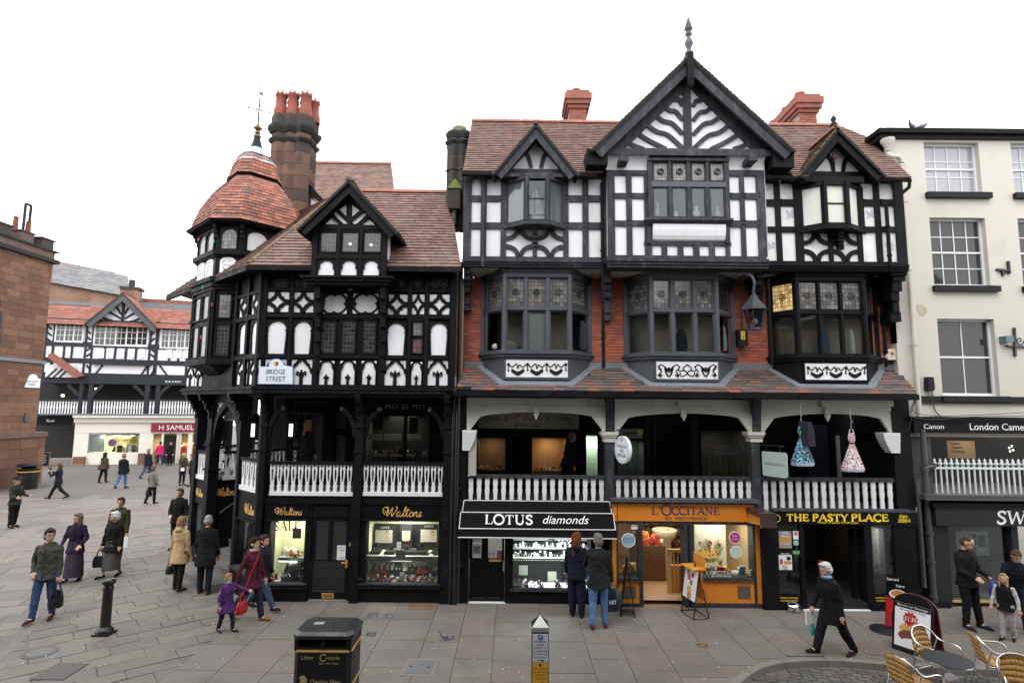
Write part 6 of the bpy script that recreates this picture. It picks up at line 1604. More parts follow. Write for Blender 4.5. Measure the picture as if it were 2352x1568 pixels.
for k in range(4):
 a=math.pi/2*k+.5;d_=Vector((math.cos(a),math.sin(a),0));b.tube([top+Vector((0,0,zc3)),top+Vector((0,0,zc3))+d_*.27],.013,5);b.ball(top+Vector((0,0,zc3))+d_*.28,.03,6)
 for q in(-1,1):b.tube(bend([top+Vector((0,0,zc3+q*.28)),top+Vector((0,0,zc3+q*.2))+d_*.12,top+Vector((0,0,zc3+q*.08))+d_*.1,top+Vector((0,0,zc3))+d_*.04],4),.011,5)
b.o('scrolled_cross',GREYI,vn)
z4=zd_(214)-zd_(288);fv=Fr((top.x,top.y,top.z+z4),(.8,-.6))
MB().poly(fv,[(-.14,.1),(.0,.02),(.16,-.02),(.18,-.16),(.06,-.08),(0,-.04),(-.16,.16)],-.008,.008).o('vane',GREYI,vn)
def chimney(label_name,par,cx,cy,w,dpt,z0,z1,stone,n,pots,bands,course=.42,single=60,potm=None,poth=1.0,potr=.14):
 st=bpy.data.objects.new(label_name,None);link(st,par)
 def star(k,z):
  pts=[]
  for side in range(4):
   for i in range(n):
    for(t,o)in((0.0,0),(.5,1)):
     s=(i+t)/n*2-1;q=k+.30*o*(w/n)
     p={0:(s*w/2,-dpt/2*(1+.0)-q+k),1:(w/2+q-k,s*dpt/2),2:(-s*w/2,dpt/2+q-k),3:(-w/2-q+k,-s*dpt/2)}[side]
     pts.append(Vector((cx+p[0]*k,cy+p[1]*k,z)))
  return pts
 z=z0;i=0
 while z<z1-.05:
  zz1=min(z1,z+course*RND.uniform(.85,1.15));nxt=zz1-.012;r0,r1=star(1,z),star(1,nxt);N=len(r0);k=0
  while k<N:
   m=min(3 if(i+k)%2 else 4,N-k);j=[(k+t)%N for t in range(m+1)]
   mm=MB();c0=Vector((cx,cy,0));s=.004
   ins=lambda P:P+(Vector((cx,cy,P.z))-P)*.12
   a,b_=[r0[t]for t in j],[r1[t]for t in j];vs=a+[ins(p)for p in a]+b_+[ins(p)for p in b_];q=m+1;fs=[]
   for t in range(m):fs+=[(t,t+1,2*q+t+1,2*q+t),(2*q+t,2*q+t+1,3*q+t+1,3*q+t),(t+1,t,q+t,q+t+1)]
   fs+=[(0,2*q,3*q,q),(m,q+m,3*q+m,2*q+m)]
   mm.add(vs,fs);mm.o('stone_block',stone,st);k+=m
  z=zz1;i+=1
 MB().loft([star(.93,z0),star(.93,z1)]).o('core',SANDB,st)
 for za,zb,o,m in bands:MB().loft([star(1+o*.4,za),star(1+o,za+(zb-za)*.5),star(1+o,zb-.04),star(1+o*.5,zb)]).o('moulded_band',m,st)
 for x,y in pots:
  h=poth;p=Vector((cx+x,cy+y,bands[0][1]if bands else z1));b=MB()
  b.lathe(p,[(potr*1.25,0),(potr*1.2,.3*h),(potr*1.0,.36*h),(potr*.92,.75*h),(potr*1.12,.8*h),(potr*1.1,.88*h),(potr*.95,.9*h),(potr*.7,.9*h)],12)
  for k in range(6):a=math.pi/3*k;b.lathe(p+Vector((math.cos(a)*potr*.85,math.sin(a)*potr*.85,.88*h)),[(potr*.32,0),(.005,.16*h)],4)
  b.o('chimney_pot',potm,st)
 return st
POT=mat('terracotta_pot',(.20,.046,.028),.75,.2,4,.2,30,dirt=(.12,.06,.05),dscale=2.5)
FK=Fr((0,17.2,0));zk=lambda y:FK.px(660,y)[1];xk=lambda x,y:FK.px(x,y)[0]
cx_,cw_=(xk(613,400)+xk(712,400))/2,xk(712,400)-xk(613,400)
chimney('chimney',CH,cx_-.06,17.2+cw_*.36,cw_*.78,cw_*.62,zk(520),zk(262),CHSTONE,3,[(-.40,-.25),(0,-.27),(.40,-.25),(-.2,.2),(.22,.2),(.5,.2)],[(zk(302),zk(260),.05,SANDD),(zk(302),zk(283),.20,SANDB),(zk(324),zk(313),.14,SANDB)],potm=POT,poth=(zk(205)-zk(262)),potr=.175)
FK2=Fr((0,14.6,0));zk2=lambda y:FK2.px(1049,y)[1];w2=FK2.px(1074,380)[0]-FK2.px(1030,380)[0];x2=(FK2.px(1074,380)[0]+FK2.px(1030,380)[0])/2
c2=chimney('party_wall_chimney',GH,x2,14.6+w2/2,w2*.95,w2,zk2(520),zk2(300),SANDB,2,[],[(zk2(316),zk2(300),.14,SANDB),(zk2(330),zk2(320),.2,SANDB),(zk2(392),zk2(386),.10,SANDB)])
MB().lathe((x2,14.6+w2/2,zk2(301)),[(.30,0),(.28,.06),(.2,.10),(.2,.2),(.1,.23)],8,rot=.39).o('cap',mat('mossy_cap',(.10,.11,.05),.9,.4,8),c2)
ln=root('stone_lantern',(FK2.px(1047,455)[0],14.35,zk2(500)),'square stone vent with a pyramid cap of green moss before the black chimney stack','vent')
p=ln.location;MB().boxw(p+Vector((0,0,.12)),.30,.30,zk2(446)-zk2(490)).o('body',SANDD,ln);MB().lathe(p+Vector((0,0,.12+zk2(446)-zk2(490))),[(.26,0),(.22,.05),(.19,.1),(.02,.32)],4,rot=math.pi/4,smooth=False).o('cap',MOSSG,ln);MB().tube([p+Vector((0,0,-.25)),p+Vector((0,0,.12))],.055,8).o('pipe',GREYPIPE,ln)
bh=root('rear_house',(-6.0,21,0),'plain red tiled roof with a crested ridge rising behind the corner house','house')
FB2=Fr((0,21.0,FM.px(760,470,-7.6)[1]),(1,0,0),(0,1,1.0));P4=RP(FB2,(690,470),(905,470),(899,377),(700,374))
tiled(FB2,P4,.19,.13,.03,TILE,bh,0);ridge_px(FB2,(705,375),(899,378),.12,RIDGE,bh,.02,.4)
e=FB2.w(*P4[2]);f_=FB2.w(*P4[1]);MB().add([f_,e,e+Vector((0,3,-3)),f_+Vector((0,6,0))],[(0,1,2,3)]).o('gable_end',BRICK,bh)
a0_,b0_=FB2.w(*P4[0]),FB2.w(*P4[1]);MB().hexa([Vector((a0_.x,21.2,0)),Vector((b0_.x,21.2,0)),Vector((b0_.x,26,0)),Vector((a0_.x,26,0)),a0_+Vector((0,.2,0)),b0_+Vector((0,.2,0)),Vector((b0_.x,26,a0_.z)),Vector((a0_.x,26,a0_.z))]).o('wall',BRICK,bh)
b=MB();fq=Fr((0,17.6,0));b.ppoly(fq,[(700,420),(708,420),(752,468),(745,474),(700,436)],-.2,0);b.o('barge_board',BLACK,bh);MB().ppoly(fq,[(700,440),(735,476),(700,498)],-.25,-.1).o('gable_plaster',WHITE,bh)
gl2=bpy.data.objects.new('gallery',None);link(gl2,CH)
FBK=Fr((0,16.9,0))
xr=FM.px(1046,1000,0)[0]
fl=[(xr,13.42),(xr,17.0),(-5.3,17.0),(-4.9,15.2),(PA_.x+cdir.x*.9,PA_.y+cdir.y*.9),(PA_.x+.02,PA_.y+.02)]
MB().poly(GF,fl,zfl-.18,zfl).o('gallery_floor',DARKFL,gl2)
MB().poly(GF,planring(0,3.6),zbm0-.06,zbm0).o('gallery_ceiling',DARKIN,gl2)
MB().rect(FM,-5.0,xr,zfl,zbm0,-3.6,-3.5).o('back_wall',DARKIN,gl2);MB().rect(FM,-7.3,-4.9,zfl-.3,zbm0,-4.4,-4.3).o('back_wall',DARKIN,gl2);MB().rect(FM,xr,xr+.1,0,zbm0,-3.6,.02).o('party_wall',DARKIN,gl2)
sf=bpy.data.objects.new('gallery_shopfront',None);link(sf,gl2)
F16=Fr((0,16.0,0))
pr('fascia',BLKSIGN,sf,F16,655,905,1030,948,-.3,0)
text(F16,'MO ZI MO',930,934,11,GLET,sf,.006,w=1.2,space=1.1,wpx=90);text(F16,'MO ZI MO',712,925,10,mat('dim_lettering',(.12,.12,.12),.5),sf,.006,wpx=74)
for x0,x1 in((655,668),(684,690),(738,764),(796,836),(925,932),(984,1035)):pr('post',BLKSIGN,sf,F16,x0,948,x1,1150,-.1,.02)
pr('door_leaf',mat('dim_rose_door',(.05,.03,.028),.6,.3),sf,F16,690,952,738,1150,-.3,-.2)
pr('door_leaf',BLKSIGN,sf,F16,738,948,800,1150,-.2,-.1);pr('grey_panel',mat('dim_grey_panel',(.06,.06,.06),.6),sf,F16,772,1000,792,1062,-.1,-.09);pr('grey_panel',mat('dim_brown_panel',(.05,.042,.035),.6),sf,F16,772,945,794,985,-.1,-.09)
q=room(F16,836,952,985,1150,-1.2,-.05,mat('dim_shoe_shop',(.16,.14,.10),.8,.25),sf,floor=DARKFL)
MB().rect(F16,*q,-.045,-.04).o('shop_pane',GLASS,sf)
lamp(F16.w((q[0]+q[1])/2,q[3]-.06,-.6),3.0,.8,(1,.92,.75))
for x0,x1,y0,y1,d,m in((842,880,955,985,-.9,mat('grey_board',(.28,.28,.27),.7)),(940,960,958,1000,-.9,MATS['grey_board']),(838,878,996,1010,-.5,MATS['grey_board']),(882,922,996,1012,-.5,MATS['grey_board']),(934,968,996,1012,-.5,MATS['grey_board'])):pr('board',m,sf,F16,x0,y0,x1,y1,d-.02,d)
text(F16,'Gabor',902,1004,8,GLET,sf,-.48);text(F16,'Wolford',951,1004,8,GLET,sf,-.48)
trinkets(F16,q[0],q[1],F16.px(900,1045,-.4)[1],-.9,-.2,30,sf,[JEWB,mat('tan_leather',(.2,.1,.05),.5),JEWS],.05,.12,'display_shoes')
MB().rect(F16,q[0],q[1],F16.px(900,1045,-.4)[1]-.03,F16.px(900,1045,-.4)[1],-1.0,-.1).o('display_shelf',DARKFL,sf)
lamp((-4.2,14.6,zbm0-.1),1.2,.6,(1,.95,.88));lamp((-2.2,14.6,zbm0-.1),1.2,.6,(1,.95,.88))
def post(fr,x,w,d0=-.14,d1=.12,y0=905,y1=1160):
 u=fr.px(x,1020,d1)[0];k=w*.0094/2
 o=MB().rect(fr,u-k,u+k,0.0,zbm0,d0,d1).o('post',BLACK,gl2)
 for zz in(zfl+.98,zfl+1.85,zfl+1.55):MB().rect(fr,u-k-.03,u+k+.03,zz,zz+.05,d0-.02,d1+.03).o('post_moulding',BLACK,gl2)
 b=MB()
 for i in range(8):
  t=i/7;z1=zbm0-.075*i;o_=d1+.30*(1-t)**1.4+.03*(i%3==1);b.rect(fr,u-k*.7,u+k*.7,z1-.076,z1,d0,o_)
 b.o('carved_bracket',BLACK,gl2)
 return u,k
pu=[post(FM,604,13),post(FM,824,20),post(FM,1028,20)]
def spandrel(fr,u,s,L=.62,h=.62,d=.02):
 pts=[(u,zbm0-.1-h*1.25),(u+s*.07,zbm0-.1-h*1.3)]+[(u+s*(L-(L-.08)*math.cos(t)),zbm0-.22-(h+.35)*(1-math.sin(t)))for t in[math.pi/2*i/8 for i in range(9)]]+[(u+s*L,zbm0-.02),(u+s*(L-.16),zbm0-.04)]+[(u+s*(.10+(L-.3)*(1-math.cos(t))),zbm0-.16-(h-.1)*(1-math.sin(t)))for t in[math.pi/2*i/6 for i in range(6,-1,-1)]]
 MB().stroke(fr,bend([(u+s*.02,zbm0-.98),(u+s*.06,zbm0-.72),(u+s*.17,zbm0-.5),(u+s*.36,zbm0-.34)],5),.10,d-.06,d+.06).o('curved_brace',BLACK,gl2)
 c_=fr.w(u+s*.34,zbm0-.34,d+.03);MB().lathe(c_,[(.06,-.05),(.07,0),(.04,.06)],10,axis=tuple(fr.n)).o('brace_scroll',CHAR,gl2)
spandrel(FM,pu[0][0]+pu[0][1],1);spandrel(FM,pu[1][0]-pu[1][1],-1);spandrel(FM,pu[1][0]+pu[1][1],1);spandrel(FM,pu[2][0]-pu[2][1],-1)
PROF2=[(1,.40),(.955,.40),(.93,.33),(.88,.36),(.80,.36),(.66,.33),(.5,.28),(.36,.22),(.27,.20),(.25,.27),(.215,.30),(.18,.24),(.165,.29),(.14,.24),(.0,.27)]
SLIT2=[(.93,.0),(.915,.10),(.86,.0),(.84,.06),(.78,.15),(.66,.16),(.5,.13),(.40,.09),(.36,.0),(.30,0),(.2,0),(.14,0),(.05,0),(.02,0),(0,0)]
SLIT2[0]=(1.0,.14)
balustrade(gl2,FM,618,811,1060,1066.5,1129,12,PROF2,WPAINT,.02,BLACK,.05,SLIT2,1138)
balustrade(gl2,FM,833,1019,1062,1068,1130,12,PROF2,WPAINT,.02,BLACK,.05,SLIT2,1139)
MB().rect(FM,pu[0][0],pu[2][0]+.2,zm(1157),zfl-.005,-.3,.03).o('floor_beam',BLACK,gl2)
PR3=[(1,.34),(.78,.26),(.5,.30),(.26,.2),(.2,.3),(.1,.22),(0,.34)]
uP=[FCH.px(x,1040,0)[0]for x in(455,486,556)]+[LCH]
for i in range(3):
 w=(.12,.15,.07)[i];u=uP[i];MB().rect(FCH,u-w,u+w*.9,0,zbm0,-.16,.10).o('post',BLACK,gl2)
 b=MB()
 for j in range(8):t=j/7;b.rect(FCH,u-.06,u+.06,zbm0-.08*(j+1),zbm0-.08*j,0,.12+.30*(1-t)**1.4+.03*(j%3==1))
 b.o('carved_bracket',BLACK,gl2)
for zz,e in((zfl+.95,.05),(zfl+1.02,.02),(zfl+.3,.03)):MB().rect(FCH,uP[1]-.16-e,uP[1]+.15+e,zz,zz+.06,-.16-e,.10+e).o('post_moulding',BLACK,gl2)
def rail_by_u(fr,u0,u1,n,prof,slit,m=WPAINT,zb=zfl+.13,zt=None,railm=BLACK,base=True):
 zt=zt or zb+.60;r=MB().rect(fr,u0,u1,zt,zt+.07,-.05,.07).o('balustrade',railm,gl2)
 if base:MB().rect(fr,u0,u1,zb-.10,zb,-.04,.06).o('base_rail',m,r)
 pitch=(u1-u0)/n;b=MB();h=zt-zb;lf=Fr((0,0,0))
 for s in(-1,1):b.poly(lf,[(s*hw*pitch,z*h)for z,hw in prof]+[(s*hw*pitch,z*h)for z,hw in slit][::-1],-.025,.025)
 me=b.mesh('baluster',m)
 for i in range(n):
  p=fr.w(u0+pitch*(i+.5),zb,0);inst('baluster',me,r,Matrix(((fr.u.x,-fr.n.x,0,p.x),(fr.u.y,-fr.n.y,0,p.y),(0,0,1,p.z),(0,0,0,1))))
rail_by_u(FCH,uP[2]+.07,LCH-.10,4,PROF2,SLIT2);rail_by_u(FCH,uP[0]+.1,uP[1]-.16,4,PROF2,SLIT2)
for a,c_ in((uP[2],LCH),(uP[0],uP[1])):MB().rect(FCH,a,c_,zfl-.28,zfl+.03,-.2,.04).o('floor_beam',BLACK,gl2)
um=(uP[1]+uP[2])/2;hw=(uP[2]-uP[1])/2-.1
for s in(-1,1):
 MB().stroke(FCH,bend([(um+s*hw,zfl+.75),(um+s*hw*.92,zfl+1.25),(um+s*hw*.66,zfl+1.75),(um+s*.05,zfl+2.1)],5),.16,-.06,.06).o('arch_brace',BLACK,gl2)
 MB().poly(FCH,[(um+s*hw,zbm0-.2),(um+s*hw*.35,zbm0-.2),(um+s*hw*.78,zfl+1.75),(um+s*hw,zfl+1.3)],-.035,-.025).o('spandrel_tracery',WHITEW,gl2)
 MB().stroke(FCH,bend([(um+s*hw*.95,zbm0-.25),(um+s*hw*.8,zfl+1.9),(um+s*hw*.95,zfl+1.55)],4),.04,-.03,-.01).o('tracery',CHAR,gl2)
MB().rect(FCH,uP[1],uP[2],zbm0-.22,zbm0,-.1,.06).o('arch_head',BLACK,gl2)
Pl=FCH.w(uP[1]+.05,0,-.1);Pr_=FCH.w(uP[2]-.05,0,-.1);inw=-nch;WST=(Pr_-Pl).length
ST=mat('worn_stone_step',(.15,.135,.125),.7,.2,4,.3,20,dirt=(.06,.055,.05),dscale=3)
FSt=Fr((Pl.x,Pl.y,0),tuple(inw));n=12;rise=zfl/n;FSn=Fr((Pl.x,Pl.y,0),tuple((Pr_-Pl).xy.normalized()))
for i in range(n):
 d1=.42-.30*i if i else.62;b=MB();ext=.55-.2*i if i<3 else 0
 b.rect(FSn,-ext*1.4,WST+ext*.0,0 if i==0 else rise*i-.02,rise*(i+1)-.0,-3.6,d1);b.o('step',ST,gl2)
 MB().rect(FSn,-ext*1.4-.01,WST,rise*(i+1)-.035,rise*(i+1)+.002,d1-.05,d1+.02).o('nosing',ST,gl2)
MB().rect(FSt,.15,3.4,0,zfl+.05,-.25,-.02).o('stair_wall',BLACK,gl2)
u0_=FSt.px(498,1130,0)[0];sgn=MB().rect(FSt,.25,2.6,zfl-.75,zfl-.1,-.02,.0).o('side_sign',BLKSIGN,gl2)
script(FSt,495,538,1119,1139,GOLDL,sgn,.01)
rail_by_u(FSt,.2,2.3,9,PROF2,SLIT2,mat('shaded_white_paint',(.72,.73,.73),.4));
MB().rect(Fr(tuple(Pr_.xy)+(0,),tuple(inw)),.05,3.5,0,zfl,-.05,.1).o('stair_wall',BLACK,gl2)
for k in(0,1,2):
 p=Vector((PB_.x+.25+.05*k,PB_.y+1.4+1.5*k));MB().boxw((p.x,p.y,0),.2,.2,zbm0).o('post',BLACK,gl2)
FE=Fr((PB_.x+.3,PB_.y+4.6,0),(-.02,-1));rail_by_u(Fr((PB_.x+.2,PB_.y+.2,0),(.03,1)),.2,4.0,18,PROF2,SLIT2)
MB().poly(GF,[(PB_.x+.1,PB_.y+.1),(PB_.x+1.3,PB_.y+.1),(PB_.x+2.2,PB_.y+4.2),(PB_.x+.2,PB_.y+4.2)],zfl-.15,zfl).o('gallery_floor',DARKFL,gl2)
MB().rect(Fr((PB_.x+.15,PB_.y+.1,0),(.03,1)),0,4.2,0,zfl-.1,-.1,0).o('side_wall',BLACK,gl2)
hr=root('stair_handrail',FSn.w(WST*.62,rise*4,-.9),'steel and black handrails climbing the corner steps','handrail')
CHROME=mat('polished_steel',(.6,.6,.6),.15,.1,metal=1.0)
for t,m,dz,a,c_ in((.75,CHROME,.95,-.35,-2.9),(.12,IRON,1.0,-.1,-3.0)):
 z=lambda d:rise*(1+max(0,(.42-d))/.30)
 MB().tube([FSn.w(WST*t,z(a)+dz,a),FSn.w(WST*t,z(c_)+dz,c_)],.022,8).o('rail',m,hr)
 for d in(a-.4,c_+.6):MB().tube([FSn.w(WST*t,z(d)-.05,d),FSn.w(WST*t,z(d)+dz,d)],.018,6).o('upright',IRON,hr)
shp=bpy.data.objects.new('corner_shopfront',None);link(shp,CH)
def shopwin(fr,x0,y0,x1,y1,par,depth=.8,pw=7):
 u0,u1,z0,z1=room(fr,x0,y0,x1,y1,-depth,-.05,CRMIN,par)
 MB().rect(fr,u0,u1,z0,z1,-.045,-.04).o('shop_window_pane',GLASS,par)
 lamp(fr.w((u0+u1)/2,z1-.03,-depth*.45),pw,.5,(1,.98,.82));lamp(fr.w((u0+u1)/2,(z0+z1)/2-.2,-.2),pw*.6,.5,(1,.98,.85))
 return u0,u1,z0,z1
def framed(fr,x0,y0,x1,y1,d0,d1,w,name,m,par):
 b=MB();b.prect(fr,x0,y0,x1,y0+w,d0,d1);b.prect(fr,x0,y1-w,x1,y1,d0,d1);b.prect(fr,x0,y0+w,x0+w,y1-w,d0,d1);b.prect(fr,x1-w,y0+w,x1,y1-w,d0,d1);b.o(name,m,par)
WL_=shopwin(FM,617,1195,698,1341,shp);WR_=shopwin(FM,838,1197,1006,1341,shp,.9,14)
for x0,x1,y0,y1 in((610,709,1155,1193),(826,1019,1157,1194)):
 sg=pr('shop_sign',BLKSIGN,shp,FM,x0,y0,x1,y1,-.1,.05);framed(FM,x0,y0,x1,y1,.05,.075,2,'sign_frame',BLACK,sg)
 pr('sign_ledge',BLACK,sg,FM,x0-2,y1,x1+2,y1+3,-.1,.12)
 if x0<700:script(FM,629,692,1165,1183,GOLDL,sg,.056)
 else:script(FM,876,967,1163,1187,GOLDL,sg,.056)
MB().rect(FM,PA_.x-.05,pu[2][0]+.2,zm(1197),zm(1155),-.3,-.06).o('fascia',BLACK,shp)
for x0,x1 in((603,617),(698,712),(800,838),(1006,1050)):pr('pilaster',BLACK,shp,FM,x0,1157,x1,1384,-.3,.04 if x0!=698 else.02)
for x0,x1,y in((607,702,1341),(821,1017,1341)):
 for i,(a,b_,o)in enumerate(((0,3,.10),(3,7,.16),(7,11,.12),(11,16,.08))):pr('sill',BLACK if i%2 else CHAR,shp,FM,x0,y+a,x1,y+b_,-.1,o)
 pr('stall_riser',BLACK,shp,FM,x0,y+16,x1,1386,-.3,.05)
for x in(818,1034):pr('pilaster_band',CHAR,shp,FM,x-12,1326,x+12,1332,0,.07);pr('pilaster_band',BLACK,shp,FM,x-13,1332,x+13,1337,0,.09)
dr=pr('door',BLACK,shp,FM,714,1286,800,1378,-.10,-.05);pr('door_panel',mat('dark_door_glass',(.012,.012,.013),.12,spec=.6),dr,FM,718,1288,792,1357,-.05,-.045);pr('door_bottom',CHAR,dr,FM,718,1357,792,1359,-.05,-.035)
for x0,x1 in((712,724),(754,763),(795,803)):pr('door_stile',BLACK,dr,FM,x0,1180,x1,1287,-.10,-.04)
u0,u1=FM.px(716,1190,-.05)[0],FM.px(800,1190,-.05)[0];za,zb=zm(1196,-.05),zm(1160,-.05)
MB().poly(FM,[(u0,za),(u0,zb),(u1,zb),(u1,za)]+[((u0+u1)/2+(u1-u0)/2*math.cos(t),za+.10*math.sin(t))for t in[math.pi*i/10 for i in range(1,10)]],-.1,-.03).o('arched_head',BLACK,dr)
for x0,x1 in((724,754),(763,795)):pr('door_glass',GLASSD,dr,FM,x0,1184,x1,1286,-.08,-.075)
n_=notice(FM,774,1252,794,1285,-.07,dr,[('Ladysmart',.12,2.6),('VISA',.34,4),('PayPal',.85,3)],ink=BLUEL)
pr('door_handle',GOLD,dr,FM,793,1285,798,1303,-.04,-.02);pr('door_lever',GOLD,dr,FM,784,1291,794,1294,-.03,.02);pr('letter_slot',GOLD,dr,FM,739,1362,766,1373,-.05,-.03);pr('letter_flap',mat('dull_brass',(.3,.18,.05),.4,metal=.6),dr,FM,742,1364,763,1371,-.03,-.025);pr('lock',GOLD,dr,FM,802,1246,805,1254,.0,.05)
pr('threshold',KERB,shp,FM,706,1379,806,1384,-.3,.06)
u0,u1,z0,z1=WL_
serif(FM,'SALE',628,690,1197,1218,REDL,shp,-.03,.16,.07)
zs=zm(1277,-.3);MB().rect(FM,u0+(u1-u0)*.25,u1,zs-.10,zs,-.75,-.12).o('display_shelf',SHELF,shp)
MB().rect(FM,u0,u1,z0,z0+.03,-.78,-.06).o('display_base',JEWW,shp)
trinkets(FM,u0+.25,u1,zs,-.6,-.15,40,shp,[JEWG,JEWW,JEWG,mat('red_gem',(.4,.03,.02),.2)],.02,.05)
trinkets(FM,u0+.3,u1,z0+.10,-.5,-.15,40,shp,[JEWS,JEWS,JEWB],.02,.05);MB().poly(Fr((0,0,0),(0,1,0),(0,0,1)),[(13.5,z0+.03),(13.95,z0+.03),(13.95,z0+.35),(13.85,z0+.35)],u0+.28,u1-.05).o('black_stand',JEWB,shp)
for r in range(3):trinkets(Fr((0,13.4,0)),u0+.28,u1-.05,z0+.12+.1*r,-.62+.0*r-.06*0-.12+.12*(2-r)*.0+(.22-.1*r),-.40-.1*r+.2,10,shp,[JEWS],.025,.05)
trinkets(FM,u0,u0+.25,z0+.03,-.4,-.1,10,shp,[JEWB,JEWR,JEWW],.04,.07)
notice(FM,663,1286,691,1308,-.06,shp,[('50% OFF',.35,3.6),('MADE NECKLACES',.68,2)],ink=REDL);notice(FM,672,1212,692,1236,-.08,shp,[],card=WCARD)
pr('black_picture',JEWB,shp,FM,618,1248,628,1280,-.7,-.68)
def bust(x,y,d,s,m,lab):
 c=FM.w(*FM.px(x,y,d),d);o=MB().lathe(c,[(.03,0),(.09,.02),(.10,.1),(.07,.18),(.03,.22)],10,sx=s,sy=s*.5).o('display_bust',m);tag(o,lab,'display bust')
bust(654,1277,-.45,.9,JEWW,'cream necklace bust on the shelf under the red sale lettering, nearer the left');bust(671,1277,-.5,1.1,JEWW,'taller cream necklace bust on the shelf under the red sale lettering')
u0,u1,z0,z1=WR_
zs=zm(1272,-.3);MB().rect(FM,u0,u1,zs-.10,zs,-.85,-.12).o('display_shelf',SHELF,shp);MB().rect(FM,u0,u1,zs,zs+.012,-.85,-.12).o('shelf_top',JEWW,shp);MB().rect(FM,u0,u1,z0,z0+.03,-.88,-.06).o('display_base',JEWW,shp)
SKIN_P=mat('printed_skin',(.55,.36,.26),.6,.1,10);HAIRP=mat('printed_hair',(.16,.09,.05),.7)
pr('back_panel',DKGREY,shp,FM,850,1203,1005,1262,-.88,-.84)
def adposter(x0,y0,x1,y1,d,m,par,face=None,head=True):
 n=pr('advert_card',m,par,FM,x0,y0,x1,y1,d-.02,d);
 if face:
  fx,fy,r=face;u,z=FM.px(fx,fy,d+.004);k=.0094*r
  E=lambda a,c_,dx=0,dz=0:[(u+dx+a*math.cos(t),z+dz+c_*math.sin(t))for t in[2*math.pi*i/14 for i in range(14)]]
  MB().poly(FM,E(k*1.05,k*1.3,0,k*.25),d,d+.002).o('printed_hair',HAIRP,n);MB().poly(FM,[(u-k*.4,z-k),(u+k*.4,z-k),(u+k*1.5,z-k*3),(u-k*1.5,z-k*3)],d,d+.003).o('printed_shoulders',SKIN_P,n);MB().poly(FM,E(k*.75,k),d,d+.004).o('printed_face',SKIN_P,n)
 return n
PGREY=mat('pale_grey_card',(.46,.42,.38),.6)
n1=pr('advert_card',JEWB,shp,FM,858,1206,906,1262,-.72,-.70);text(FM,'LINKS',884,1211,4.5,WLET,n1,-.69,space=1.3);adposter(862,1217,901,1246,-.68,PGREY,shp,(889,1225,4.5))
n2=pr('advert_card',JEWB,shp,FM,962,1204,1005,1262,-.72,-.70);text(FM,'LINKS',985,1208,4.5,WLET,n2,-.69,space=1.3);adposter(966,1216,1003,1244,-.68,PGREY,shp,(993,1225,4.5))
adposter(919,1206,946,1262,-.66,JEWB,shp);adposter(924,1219,942,1240,-.63,PGREY,shp,(933,1228,5))
for x,h in((857,24),(864,28),(889,26),(899,20),(934,20),(960,22),(969,26),(1000,22)):
 c=FM.w(*FM.px(x,1272,-.4),-.4);MB().boxw(c,.075,.04,h*.0094).o('earring_stand',JEWB,shp);MB().tube(bend([c+Vector((math.sin(t)*.025,-.024,h*.0094*.6-.05*math.cos(t)))for t in(-2,-1,0,1,2)],3),.005,4).o('pendant_chain',JEWS,shp)
for x0,x1 in((848,872),(882,906),(918,958),(960,980),(990,1004)):MB().prect(FM,x0,1267,x1,1271,-.5,-.2).o('black_tray',JEWB,shp)
notice(FM,908,1262,931,1284,-.05,shp,[('ASK INSIDE FOR',.2,2),('FREE ENGRAVING',.5,2),('AND GIFT WRAP',.8,2)],ink=REDL);notice(FM,911,1244,921,1262,-.3,shp,[])
trinkets(FM,u0,u1,z0+.03,-.5,-.12,150,shp,[JEWS,JEWS,JEWW,JEWB,JEWG,JEWR],.02,.06);trinkets(FM,u0,u1,z0+.16,-.8,-.5,90,shp,[JEWS,JEWS,JEWW,JEWB,JEWG],.02,.06)
MB().rect(FM,u0+.05,u1-.05,z0+.03,z0+.16,-.82,-.5).o('black_riser',JEWB,shp)
for x0,x1,m in((861,882,PGREY),(884,902,GREYP),(906,922,mat('dark_print',(.06,.06,.055),.6)),(959,978,PGREY),(981,1001,mat('olive_print',(.12,.13,.08),.6))):pr('advert_card',m,shp,FM,x0,1290,x1,1316,-.8,-.78)
for x0 in(861,957):MB().prect(FM,x0,1311,x0+23,1316,-.6,-.4).o('red_tray',JEWR,shp)
notice(FM,918,1314,929,1340,-.1,shp,[('OFFER',.5,2)],card=JEWW)
WC=(uP[2]+.10,LCH-.11)
zsa,zsb=zm(1201),zm(1160)
MB().rect(FCH,uP[2],LCH,zsb,zfl-.1,-.3,.02).o('fascia',BLACK,shp)
sg=MB().rect(FCH,uP[2]+.1,LCH-.06,zsa,zsb+.02,-.2,.05).o('shop_sign',BLKSIGN,shp);MB().rect(FCH,uP[2]+.08,LCH-.05,zsa-.035,zsa,-.2,.10).o('sign_ledge',BLACK,sg);script(FCH,560,585,1157,1182,GOLDL,sg,.056)
z0=zm(1318);zi=zsa-.04
w=FCH.w;P=[w(WC[0],z0,-.03),w(WC[1],z0,-.03),w(WC[1],zi,-.03),w(WC[0],zi,-.03)]
MB().add(P,[(0,1,2,3)]).o('shop_window_pane',GLASS,shp);MB().rect(FCH,WC[0],WC[1],z0,zi,-.5,-.45).o('window_back',CRMIN,shp);lamp(FCH.w(sum(WC)/2,zi-.04,-.22),3.5,.3,(1,.98,.82))
MB().rect(FCH,uP[2],LCH,0,z0-.06,-.3,.10).o('stall_riser',BLACK,shp);MB().rect(FCH,uP[2]+.05,LCH+.02,z0-.06,z0,-.1,.17).o('sill',CHAR,shp);MB().rect(FCH,uP[2],WC[0],z0,zi,-.3,.0).o('jamb',BLACK,shp)
MB().rect(FCH,LCH-.10,LCH+.02,0,zbm0,-.2,.08).o('corner_post',BLACK,shp)
